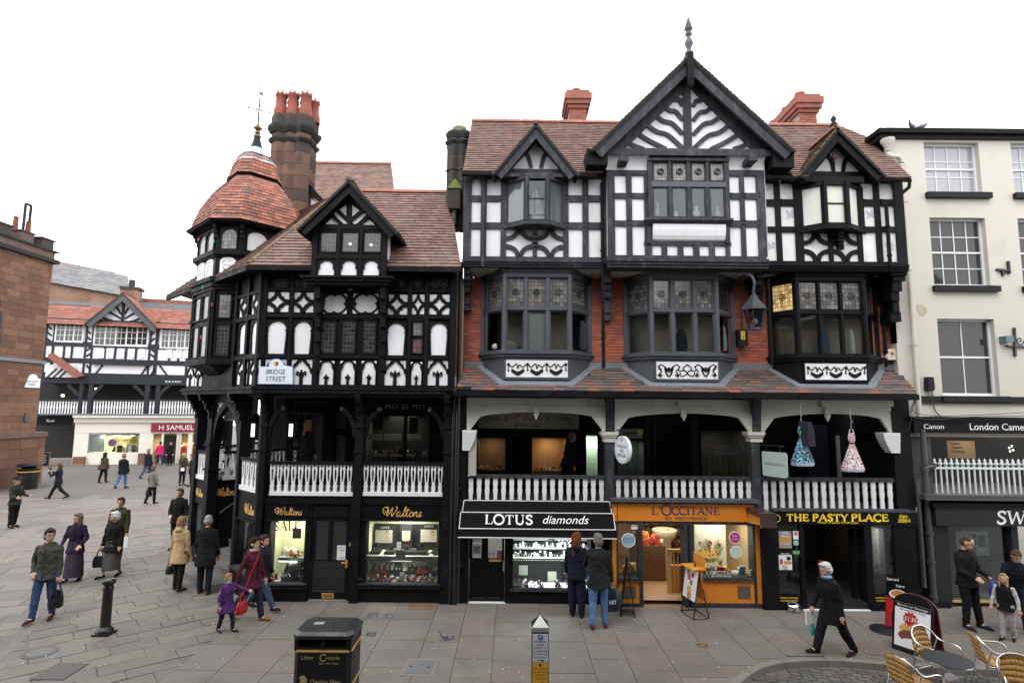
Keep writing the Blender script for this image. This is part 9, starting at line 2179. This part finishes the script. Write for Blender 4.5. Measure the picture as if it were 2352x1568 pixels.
def pigeon(p,rz,lab,s=1.0):
 t=root('pigeon',p,lab,'pigeon',None,rz)
 def P(m,name,mt):o=bpy.data.objects.new(name,m.mesh(name,mt));COL.objects.link(o);o.parent=t
 GR=mat('grey_plumage',(.20,.21,.25),.8,.2,40);DG=mat('dark_slate_plumage',(.035,.04,.05),.7,.2,40);GN=mat('green_sheen_neck',(.03,.07,.065),.4,.2,30);RL=mat('red_leg',(.35,.06,.05),.6)
 b=MB();rings=[]
 for y,z,r in((.17,.10,.012),(.10,.115,.045),(.02,.125,.065),(-.06,.14,.066),(-.11,.165,.05),(-.135,.2,.036),(-.145,.235,.028),(-.15,.262,.03),(-.165,.275,.022),(-.18,.272,.008)):rings.append([Vector((math.cos(a)*r*s*.9,y*s,z*s+math.sin(a)*r*s))for a in[2*math.pi*i/10 for i in range(10)]])
 P(MB().loft(rings[:6],True),'body',GR);P(MB().loft(rings[4:],True),'neck_and_head',GN);P(MB().loft([[Vector((x*s,y*s,z*s))for x,z in((-w,.1-dz),(w,.1-dz),(w,.115-dz),(-w,.115-dz))]for y,w,dz in((.1,.03,0),(.28,.035,.03))]),'tail',DG)
 for q in(-1,1):P(MB().loft([[Vector((q*(.05+.012*k)*s,y*s,z*s))for k,z in((0,z0),(1,(z0+z1)/2),(0,z1))]for y,z0,z1 in((-.07,.10,.18),(.04,.09,.17),(.17,.10,.125))]),'wing',GR);P(MB().tube([(q*.025*s,0,.07*s),(q*.025*s,-.01*s,0)],.006*s,5),'leg',RL);P(MB().loft([[Vector((q*(.064+.002)*s,y*s,z*s))for y,z in((y0,.11),(y0+.02,.11),(y0+.02,.165),(y0,.165))]for y0 in(.03,.031)]),'wing_bar',DG)
 P(MB().lathe((0,-.175*s,.27*s),[(.008*s,0),(.001,.03*s)],6,axis=(0,-1,-.2)),'beak',DG)
pigeon(G(1022,1471),math.radians(-68),'grey pigeon walking on the flags between the litter bin and the parking post',.68)
for x,r,l in((2098,-60,'left-hand grey pigeon roosting on the black cornice of the cream building'),(2122,60,'grey pigeon on the black cornice nearer the middle of the cream building')):u,z=FC.px(x,290,.1);pigeon(Vector((u,13.5,CTOP)),math.radians(r),l,.8)
# people
PENDING=[]
TEX={}
for k in(.05,.09):t_=bpy.data.textures.new('folds','CLOUDS');t_.noise_scale=k;t_.noise_depth=2;TEX[k]=t_
DISP={'hair':(.022,.05),'jacket':(.034,.09),'trousers':(.026,.09),'sleeves':(.03,.09),'scarf':(.02,.05)}
def cap(b,p,q,r1,r2,n=10):
 b.ball(p,r1,n);b.ball(q,r2,n);b.tube([p,q],r1,n,r2=r2)
def ell(b,c,rx,ry,rz,n=12):
 m=8;rings=[]
 c=Vector(c)
 for i in range(m+1):t=math.pi*i/m;rings.append([c+Vector((rx*max(1e-3,math.sin(t))*math.cos(a),ry*max(1e-3,math.sin(t))*math.sin(a),-rz*math.cos(t)))for a in[2*math.pi*k/n for k in range(n)]])
 b.loft(rings,True)
def cloth(c,n='cloth'):return mat('%s_%d_%d_%d'%(n,*(int(v*1000)for v in c)),c,.9,.3,7,.9,17,spec=.15)
def skin_m(c=(.46,.27,.19)):return mat('skin_%d'%int(c[0]*1000),c,.55,.08,20)
def piece(b,name,m,par,vox,sm=4):
 o=b.o(name,m);o.parent=par
 r=o.modifiers.new('r','REMESH');r.mode='VOXEL';r.voxel_size=vox;r.use_smooth_shade=True
 s=o.modifiers.new('s','SMOOTH');s.iterations=sm;s.factor=.5
 if name in DISP:k,sc_=DISP[name];d=o.modifiers.new('d','DISPLACE');d.texture=TEX[sc_];d.strength=k;d.mid_level=.5;d.texture_coords='GLOBAL'
 PENDING.append(o);return o
def person(x,y,h,rz,label,top,bottom,shoes=(.02,.015,.012),hair=(.05,.03,.02),skin=(.46,.27,.19),legs=((0,4),(0,4)),arms=((4,7,14,0),(8,7,14,0)),lean=0,hy=0,hp=0,bw=1.05,hem=.445,skirt=None,hl=0,flare=1.04,hat=None,hood=None,scarf=None,bald=0,vest=None,pos=None,spread=1.0,trouser_w=1.1,detail=1,sleeves=None,seat=None,bun=0,boots=None):
 p0=pos or G(x,y);R=math.radians;t=root('person',p0,label,'person',None,R(rz));vox=.013 if detail else.02
 hz=.525*h;J={};low=9
 for s,(a,k)in zip((-1,1),legs):
  hip=Vector((s*.052*h*bw,0,hz));kn=hip+Vector((s*.004*h*spread,-math.sin(R(a)),-math.cos(R(a))))*.245*h;q=a-k
  an=kn+Vector((s*.03*(spread-1),-math.sin(R(q)),-math.cos(R(q))))*.24*h;toe=an+Vector((s*.02*h,-.115*h*math.cos(R(q*.6)),-.03*h+.115*h*math.sin(R(q*.6))*.6))
  J[s]=[hip,kn,an,toe];low=min(low,an.z-.045*h,toe.z-.014*h)
 sh=Vector((0,0,-low if seat is None else seat-hz))
 for s in J:J[s]=[v+sh for v in J[s]]
 pel=Vector((0,0,hz))+sh;Lm=Matrix.Rotation(R(lean),3,'X');U=lambda x_,y_,z_:pel+Lm@Vector((x_,y_,z_-hz))
 Hm=Lm@Matrix.Rotation(R(hy),3,'Z')@Matrix.Rotation(R(hp),3,'X');hc0=U(0,-.012*h,.862*h);hk=h*1.1;HD=lambda x_,y_,z_:hc0+Hm@Vector((x_*hk,y_*hk,z_*hk))
 A={}
 for s,(pi_,ab,el_,inn)in zip((-1,1),arms):
  S=U(s*.097*h*bw,.004*h,.787*h);d1=Vector((s*math.sin(R(ab)),-math.sin(R(pi_))*math.cos(R(ab)),-math.cos(R(pi_))*math.cos(R(ab))));e=S+Lm@d1*.168*h
  g=pi_+el_;d2=Vector((s*math.sin(R(ab*.5-inn)),-math.sin(R(g))*math.cos(R(inn)),-math.cos(R(g))*math.cos(R(inn)))).normalized();w=e+Lm@d2*.145*h;A[s]=(S,e,w,(Lm@d2).normalized())
 def torso(b,k,z0,z1=.83,fl=1.0):
  rings=[]
  for z,rx,ry,yo in((z0,.102*fl,.084*fl,.0),(.50,.098,.070,.006),(.56,.094,.064,.004),(.62,.084,.060,0),(.70,.091,.066,-.002),(.765,.098,.064,.002),(.805,.080,.048,.006),(z1+.01,.045,.036,.004)):
   if z<z0+.001 and z!=z0:continue
   q=bw*(1 if z>.6 else.5+.5*1);rings.append([U(rx*k*q*h*math.cos(a),ry*k*bw*h*math.sin(a)+yo*h,z*h)for a in[2*math.pi*i/16 for i in range(16)]])
  b.loft(rings,True)
 b=MB();torso(b,.86,.47)
 cap(b,U(0,.006*h,.80*h),HD(0,.012,-.015),.033*h,.031*h)
 ell2=lambda bb,cx,cy,cz,rx,ry,rz_:bb.loft([[HD(cx+rx*max(.02,math.sin(u))*math.cos(a),cy+ry*max(.02,math.sin(u))*math.sin(a),cz-rz_*math.cos(u))for a in[2*math.pi*i/12 for i in range(12)]]for u in[math.pi*k/8 for k in range(9)]],True)
 ell2(b,0,.006,.068,.044,.056,.056);ell2(b,0,-.014,.038,.036,.036,.044);ell2(b,0,-.032,.010,.018,.016,.014)
 b.loft([[HD(x_,y_,z_)for x_,y_ in((-w_,-.046),(w_,-.046),(0,-.046-dp))]for z_,w_,dp in((.066,.004,.004),(.044,.009,.022),(.038,.008,.008))])
 for s in(-1,1):ell2(b,s*.045,.008,.052,.006,.012,.018)
 for s in(-1,1):
  S,e,w,d=A[s];cap(b,S,e,.027*h,.023*h);cap(b,e,w,.023*h,.016*h)
  side=d.cross(Vector((0,1,0)));side=(side if side.length>.2 else d.cross(Vector((1,0,0)))).normalized();nrm=side.cross(d).normalized();pc=w+d*.045*h
  cap(b,w+d*.012*h+side*.010*h,pc+side*.013*h,.0125*h,.011*h,8);cap(b,w+d*.012*h-side*.010*h,pc-side*.013*h,.0125*h,.011*h,8)
  for k,L in enumerate((.037,.043,.041,.033)):
   o=side*(.0195-.013*k)*h;m_=pc+o+d*L*.55*h+nrm*.004*h;cap(b,pc+o,m_,.0058*h,.0055*h,6);cap(b,m_,m_+(d*.75+nrm*.66)*L*.5*h,.0055*h,.0048*h,6)
  th=w+d*.015*h+side*.018*h;m_=th+(d*.6+side*.8)*.024*h;cap(b,th,m_,.0075*h,.0065*h,6);cap(b,m_,m_+(d*.9+nrm*.3)*.022*h,.0065*h,.0055*h,6)
  hip,kn,an,toe=J[s];cap(b,hip,kn,.046*h*bw,.032*h);cap(b,kn,an,.033*h,.02*h);cap(b,an,toe,.021*h,.012*h)
 piece(b,'body',skin_m(skin),t,vox*.85,2)
 if detail:
  for s in(-1,1):o=MB();ell2(o,s*.0165,-.0475,.060,.0062,.004,.0032);o.o('eye',DLET,None).parent=t;o=MB();ell2(o,s*.017,-.048,.071,.009,.004,.0022);o.o('eyebrow',cloth(hair,'hair'),None).parent=t
  o=MB();ell2(o,0,-.047,.022,.0125,.005,.0030);o.o('mouth',mat('lip',(.30,.09,.08),.5),None).parent=t
 b=MB()
 if not bald:ell2(b,0,.014,.076,.050,.058,.058);ell2(b,0,.030,.050,.049,.046,.052);ell2(b,0,-.028,.108,.038,.026,.018)
 elif bald==1:ell2(b,0,.026,.055,.0485,.048,.042);ell2(b,0,.012,.094,.042,.048,.035)
 else:ell2(b,0,.030,.042,.047,.040,.032)
 if hl:
  for s in(-1,1):b.loft([[HD(s*.040+.016*math.cos(a),.012+.030*math.sin(a),z_)for a in[2*math.pi*i/8 for i in range(8)]]for z_ in(.09,.03,-.03-hl*.3)],True)
  b.loft([[HD((.046-.01*k)*math.cos(a),.040+.010*k+.020*math.sin(a),z_)for a in[2*math.pi*i/10 for i in range(10)]]for k,z_ in enumerate((.09,.02,-.03-hl*.4,-.05-hl))],True)
 if bun:ell2(b,0,.080,.065,.024,.024,.024)
 piece(b,'hair',cloth(hair,'hair'),t,vox*.75,3)
 if hat:o=MB();o.loft([[HD(r*math.cos(a),r*1.1*math.sin(a)+.01,z_)for a in[2*math.pi*i/20 for i in range(20)]]for r,z_ in((.085,.092),(.088,.098),(.056,.104),(.052,.135),(.04,.142))],True);o.o('hat',cloth(hat),None).parent=t
 tm=cloth(top);b=MB();torso(b,1.10,hem,.835,flare)
 sm_=b if not(sleeves or vest)else MB()
 for s in(-1,1):S,e,w,d=A[s];cap(sm_,S,e,.035*h,.031*h);cap(sm_,e,w-d*.006*h,.031*h,.023*h);sm_.tube([w-d*.03*h,w],.026*h,10)
 b.loft([[U(r*h*math.cos(a),r*.9*h*math.sin(a)+.004*h,z_*h)for a in[2*math.pi*i/12 for i in range(12)]]for r,z_ in((.055,.80),(.046,.835),(.043,.848))],True)
 if hood:ell(b,U(0,.055*h,.825*h),.06*h,.04*h,.04*h)
 jk=piece(b,'jacket',tm,t,vox*1.2,3)
 if sm_ is not b:piece(sm_,'sleeves',cloth(sleeves or top),t,vox*1.2,3)
 o=MB();o.tube([U(0,-.0715*h*bw,.80*h),U(0,-.083*h*bw,.70*h),U(0,-.076*h*bw,.60*h),U(0,-.085*h*bw,max(hem+.02,.46)*h)],.004*h,5);o.o('zip',DKGREY,None).parent=t
 if scarf:o=MB();[ell(o,U(.035*h*math.cos(a),-.005*h+.04*h*math.sin(a),(.845-.008*math.sin(a))*h),.024*h,.024*h,.024*h,8)for a in[2*math.pi*i/9 for i in range(9)]];piece(o,'scarf',cloth(scarf),t,vox,2)
 bm=cloth(bottom);b=MB()
 if skirt:
  zl=skirt*h;rings=[[pel+Vector((r*h*(1+.05*math.sin(6*a))*math.cos(a),r*.95*h*(1+.05*math.sin(5*a))*math.sin(a),z_-hz))for a in[2*math.pi*i/24 for i in range(24)]]for r,z_ in((.075,hz+.06*h),(.096,hz-.04*h),(.118,(hz+zl)/2),(.130,zl))];o=b.loft(rings,True).o('skirt',bm,None);o.parent=t
  b=MB();[cap(b,J[s][1],J[s][2],.030*h,.021*h)for s in J];piece(b,'stockings',cloth((.02,.02,.022)),t,vox*1.2,2)
 else:
  ell(b,pel+Vector((0,.004*h,.01*h)),.093*h*bw,.068*h*bw,.075*h)
  for s in J:hip,kn,an,toe=J[s];cap(b,hip,kn,.058*h*bw,.041*h*trouser_w);cap(b,kn,an+(kn-an)*.06,.041*h*trouser_w,.032*h*trouser_w);
  piece(b,'trousers',bm,t,vox*1.2,3)
 for s in J:
  hip,kn,an,toe=J[s];b=MB();hl_=an+(an-toe).normalized()*.018*h*0+Vector((0,.022*h,-.018*h));mid=an*.45+toe*.55+Vector((0,0,-.004*h))
  cap(b,hl_,mid,.024*h,.023*h);cap(b,mid,toe,.024*h,.017*h);cap(b,an+Vector((0,0,.0)),hl_,.025*h,.024*h)
  if boots:cap(b,an,an+(kn-an)*.42,.028*h,.031*h)
  piece(b,'shoe',cloth(shoes),t,vox,2)
 t['_']=0;del t['_']
 Mw=Matrix.Translation(p0)@Matrix.Rotation(R(rz),4,'Z')
 return{s:Mw@(A[s][2]+A[s][3]*.055*h)for s in A},Mw,U
def bag(p,w,d,h,m,lab,rz=0,cat='bag',hand=.16,taper=.8,soft=.2,name='handbag'):
 p=Vector(p);t=root(name,p-Vector((0,0,hand+h)),lab,cat,None,0);z=p.z-hand-h;rings=[];Rz=Matrix.Rotation(rz,3,'Z')
 for k,f in((0,.8),(.08,1.0),(.5,1.0),(.92,taper),(1,taper*.8)):rings.append([Vector((p.x,p.y,z+h*k))+Rz@Vector((w/2*f*math.copysign(abs(math.cos(a))**.5,math.cos(a))*(1+soft*.3*math.sin(3*a+k*4)),d/2*f*math.copysign(abs(math.sin(a))**.5,math.sin(a)),0))for a in[2*math.pi*i/16 for i in range(16)]])
 MB().loft(rings,True).o('bag_body',m,t)
 for s in(-1,1):MB().tube(bend([Vector((p.x,p.y,z+h))+Rz@Vector((-w*.28,s*d*.25,-.02)),p+Rz@Vector((-w*.12,s*.01,-.03)),p+Vector((0,0,.005)),p+Rz@Vector((w*.12,s*.01,-.03)),Vector((p.x,p.y,z+h))+Rz@Vector((w*.28,s*d*.25,-.02))],4),.008,5).o('handle',m,t)
 return t
BLK=(.010,.010,.011);NAVY=(.012,.014,.024);DENIM=(.035,.065,.14);LDEN=(.075,.14,.25);GREYH=(.18,.17,.16);WHT=(.55,.54,.52);BRN=(.09,.05,.028);LEATH=(.07,.03,.018)
LTH=mat('black_leather',(.009,.009,.01),.35,.2,8,spec=.4);PLAST=mat('black_carrier_plastic',(.008,.009,.012),.25,.3,14,.8,12,spec=.5)
S0=((-6,6),(10,8));WALK=((24,4),(-16,22));WALK2=((-16,22),(24,4))
h1,*_=person(97,1424,1.80,12,'man in a grey field jacket and blue jeans walking at the far left foreground',(.055,.053,.045),DENIM,LEATH,(.035,.022,.016),legs=((14,6),(-4,8)),arms=((-18,20,58,26),(2,8,12,0)),hy=42,bw=1.08)
bag(h1[1],.24,.12,.36,PLAST,'black plastic carrier bag in the hand of the man in the grey jacket',.3,'carrier bag',name='carrier_bag')
h2,*_=person(166,1335,1.64,8,'woman in a dark purple coat and long mauve skirt with grey brown hair',(.022,.012,.032),(.045,.035,.055),BLK,(.15,.11,.085),legs=((10,4),(-6,8)),arms=((8,16,55,20),(6,18,52,16)),hy=-20,hem=.42,skirt=.07,hl=.04,flare=1.12)
h3,*_=person(253,1325,1.62,-8,'white haired woman in a black coat and grey checked skirt with a handbag',BLK,(.075,.072,.07),BLK,WHT,legs=((12,4),(-8,10)),arms=((4,10,12,0),(-4,10,20,4)),hy=-38,hem=.40,skirt=.12,flare=1.22,bw=1.12)
bag(h3[-1],.30,.14,.28,LTH,'black handbag carried by the white haired woman',.2)
h4,*_=person(266,1297,1.80,5,'man in an olive green jacket with sunglasses, behind the white haired woman',(.042,.045,.020),(.03,.03,.03),BLK,(.05,.035,.025),legs=S0,arms=((6,9,14,0),(4,9,12,0)),hy=15,bw=1.12,hem=.44)
MB().boxw(h4[1]-Vector((0,0,.3)),.10,.02,.3,.2).o('paper',WCARD);tag(bpy.data.objects['paper'],'folded white paper in the hand of the man in the olive jacket','paper')
h5,*_=person(28,1211,1.74,78,'man in a black brimmed hat and grey jacket at the left edge',(.030,.030,.031),BLK,BLK,GREYH,legs=((2,4),(-2,6)),arms=((20,8,62,4),(22,6,60,6)),hat=BLK,hp=8,detail=1)
h6,*_=person(130,1146,1.70,-80,'woman in a navy coat striding left with a camera raised to her face',NAVY,BLK,BLK,(.10,.05,.03),legs=((30,6),(-26,24)),arms=((48,8,92,25),(48,8,92,25)),hem=.44,hl=.02,flare=1.1)
o=MB().boxw(h6[-1]+Vector((-.02,.0,.02)),.10,.12,.09).o('camera',DLET);tag(o,'small black camera held up by the woman in the navy coat','camera')
person(236,1108,1.66,172,'woman with dark hair and a brown jacket seen from behind near the far shop',(.075,.048,.034),BLK,BLK,(.03,.02,.018),legs=((8,4),(-8,10)),hl=.03,detail=0,flare=1.1);c=G(222,1098);bag(c+Vector((.15,0,.95)),.28,.12,.3,cloth((.10,.095,.10),'bag'),'grey bag hanging beside the woman in the brown jacket')
person(279,1122,1.80,178,'broad man in a black jacket and pale jeans walking away in the square',BLK,LDEN,BLK,(.20,.10,.055),legs=((10,4),(-14,18)),bw=1.12,bald=1,detail=0,hem=.42)
person(337,1098,1.78,170,'grey haired man in a navy jacket and jeans walking away towards the red shop sign',(.014,.018,.028),(.05,.075,.12),BLK,GREYH,legs=WALK,detail=0)
person(365,1066,1.70,-140,'person in a bright pink jacket by the far shop door',(.62,.02,.14),(.03,.05,.09),BLK,(.06,.04,.03),legs=WALK2,detail=0)
person(389,1069,1.70,10,'dark clothed figure in the yellow lit doorway of the far shop',BLK,BLK,BLK,(.03,.02,.02),detail=0)
h,*_=person(347,1157,1.64,165,'woman in a grey striped jumper and dark trousers walking away with a black bag',(.14,.13,.13),BLK,BLK,(.10,.075,.06),legs=((6,4),(-10,14)),arms=((-6,20,14,0),(10,22,12,0)),detail=0,hem=.45,bw=1.08);bag(h[1],.28,.1,.3,LTH,'black bag of the woman in the striped jumper')
h,*_=person(417,1114,1.76,60,'man in a brown jacket reading a white sheet beside the corner house',(.07,.05,.033),(.025,.025,.025),BLK,(.12,.08,.06),arms=((14,8,40,10),(14,8,40,10)),detail=0,bald=1);o=MB().boxw(h[-1]+Vector((0,-.05,-.1)),.2,.02,.16).o('paper',WCARD);tag(o,'white sheet held by the man in the brown jacket','paper')
person(437,1116,1.68,-60,'person in a dark green coat half hidden by the corner post',(.014,.022,.02),BLK,BLK,(.08,.05,.03),detail=0,flare=1.2,hem=.4)
person(404,1260,1.80,8,'young man in a black waxed jacket standing behind the beige coat',(.012,.013,.013),BLK,BLK,(.085,.048,.026),arms=((8,10,58,26),(4,12,20,4)),hy=-6,hem=.42)
h15,*_=person(407,1356,1.70,168,'woman in a beige duffel coat with a hood seen from behind',(.40,.29,.16),BLK,LEATH,(.22,.13,.065),legs=((-4,4),(6,4)),arms=((0,12,14,2),(2,12,10,0)),hy=-40,hem=.37,flare=1.16,hood=1,hl=.005,spread=2)
bag(h15[1]-Vector((.04,0,0)),.17,.12,.2,LTH,'small black handbag of the woman in the beige coat',0,hand=.2)
person(467,1364,1.78,184,'grey balding man in a long black coat beside the woman in beige',BLK,NAVY,LEATH,(.25,.23,.22),legs=((-2,4),(6,4)),hy=8,hem=.36,bald=1,bw=1.1,spread=2,trouser_w=1.12,flare=1.08)
hc_,*_=person(517,1451,1.10,62,'small girl in a purple toggle coat reaching up to a hand',(.075,.024,.115),(.014,.015,.03),(.02,.03,.05),(.28,.16,.07),legs=((-8,12),(18,6)),arms=((4,16,14,0),(64,20,14,-8)),hem=.34,flare=1.35,hl=.03,scarf=(.10,.50,.48),bw=1.12)
hw_,Mw,U18=person(574,1426,1.68,72,'woman in a maroon coat with a red shoulder bag leading a small girl',(.070,.014,.026),(.018,.024,.045),(.26,.11,.045),(.022,.014,.012),legs=((-22,20),(16,4)),arms=((-20,14,10,0),(6,10,14,0)),hem=.40,flare=1.12,scarf=(.32,.24,.24),hood=1,bun=1,boots=1)
q=Mw@U18(-.13,-.02,.80);tb=bag(q+Vector((-.06,-.10,-.16)),.24,.10,.24,mat('red_leather',(.42,.012,.02),.4,.1),'red shoulder bag at the side of the woman in maroon',1.1)
MB().tube(bend([q+Vector((-.06,-.10,-.2)),Mw@U18(-.09,-.115,1.15),Mw@U18(.0,-.115,1.30),Mw@U18(.08,-.03,1.43)],5),.011,6).o('shoulder_strap',MATS['red_leather'],tb)
person(597,1400,1.62,80,'jeans and striped trainers of someone walking behind the woman in maroon',NAVY,(.05,.075,.12),(.02,.024,.034),(.04,.025,.02),legs=((30,6),(-18,20)))
person(1325,1416,1.72,170,'auburn haired woman in a navy padded jacket looking into the jeweller window',(.011,.013,.022),(.011,.013,.026),BLK,(.13,.035,.016),legs=((-2,4),(4,4)),arms=((30,10,50,10),(8,10,20,4)),hl=.07,hy=-25,hem=.45,trouser_w=1.35,hood=1)
h21,*_=person(1375,1440,1.82,176,'grey haired man in a dark jacket and blue jeans at the jeweller window',(.016,.018,.018),(.075,.15,.29),(.10,.025,.02),(.14,.13,.12),legs=((2,6),(-6,10)),arms=((2,10,12,0),(30,12,50,8)),hy=10,hem=.43,bw=1.12,spread=2.2)
tb=bag(h21[-1],.30,.12,.38,mat('navy_carrier',(.008,.010,.028),.3,.2,14,.6,12),'navy carrier bag with white letters held by the man in jeans',.15,'carrier bag',name='carrier_bag',hand=.12);fbq=Fr(h21[-1]+Vector((0,-.068,-.33)),(1,.1));tx('HAY',0,.02,.09,WLET,tb,fbq,wd=.15)
bag(h21[-1]+Vector((.08,.06,0)),.26,.10,.34,mat('green_carrier',(.015,.05,.04),.3,.2,14,.6,12),'dark green carrier bag behind the navy one',.3,'carrier bag',name='carrier_bag',hand=.08)
h22,*_=person(1916,1503,1.66,-78,'white haired man in a black coat walking left across the pavement',(.009,.009,.011),(.010,.010,.012),(.018,.018,.022),(.50,.49,.46),legs=((22,4),(-18,14)),arms=((16,8,18,0),(-4,8,16,0)),lean=7,hem=.36,scarf=(.16,.32,.50),bw=1.18,trouser_w=1.3)
o=MB().boxw(h22[-1]+Vector((-.03,0,-.24)),.16,.03,.24,.3).o('paper',WCARD);tag(o,'papers in the hand of the white haired man crossing the pavement','paper');bag(h22[-1]+Vector((.06,.08,-.05)),.16,.08,.24,mat('teal_plastic',(.02,.30,.26),.4),'teal bag on the far side of the walking white haired man',1.2,'carrier bag',name='carrier_bag')
h23,*_=person(2230,1440,1.82,14,'balding man in a black jacket looking down into a small blue bag',(.010,.010,.010),(.010,.010,.012),(.014,.022,.045),(.07,.045,.035),legs=((6,8),(6,2)),arms=((8,4,62,20),(14,6,58,14)),bald=1,hp=22,hy=24,bw=1.1,spread=4,hem=.45)
bag((h23[1]+h23[-1])/2+Vector((.10,-.02,.04)),.26,.08,.30,mat('royal_blue_bag',(.015,.02,.22),.4),'small royal blue bag in the hands of the balding man',.5,hand=.04)
person(2316,1470,1.24,-52,'long haired girl in a black gilet and striped top looking up',(.010,.010,.010),(.36,.34,.35),BLK,(.36,.22,.10),legs=((6,4),(-6,8)),arms=((0,14,30,0),(-4,16,26,0)),hl=.16,hp=-16,sleeves=(.42,.42,.42),hem=.44,boots=1)
person(2342,1450,1.66,-28,'woman in a navy jacket bending behind the girl at the right edge',(.010,.012,.022),(.018,.022,.04),(.3,.3,.3),(.07,.04,.025),legs=S0,lean=16,hy=-20,hp=10,arms=((30,14,40,10),(20,14,40,10)))
p=Vector((Fr((0,7.3,0)).px(2186,1556)[0],7.3,-.078));person(0,0,1.70,172,'grey haired head of someone seated in front of the cafe table',BLK,BLK,BLK,(.20,.19,.19),legs=((86,86),(86,86)),pos=p,seat=.50,hy=-10,bald=1);chair(p+Vector((0,-.05,0)),math.radians(174),'cafe chair under the seated grey haired person at the bottom edge')
person(0,0,1.68,120,'stooping shopper in dark clothes at the lit cases of the left gallery',BLK,BLK,BLK,(.16,.13,.11),pos=Vector((Fr((0,15.4,0)).px(1303,1080)[0],15.4,zg)),lean=14,detail=0)
person(0,0,1.66,150,'fair haired woman in black standing in the gallery above the sale window',BLK,BLK,BLK,(.22,.14,.07),pos=Vector((Fr((0,14.9,0)).px(702,1080)[0],14.9,zfl)),hl=.04,detail=0)
bpy.context.view_layer.update()
dg=bpy.context.evaluated_depsgraph_get()
for o in PENDING:
 me=bpy.data.meshes.new_from_object(o.evaluated_get(dg));nm=o.data.name;o.modifiers.clear();old=o.data;o.data=me;me.name=nm
 bpy.data.meshes.remove(old)
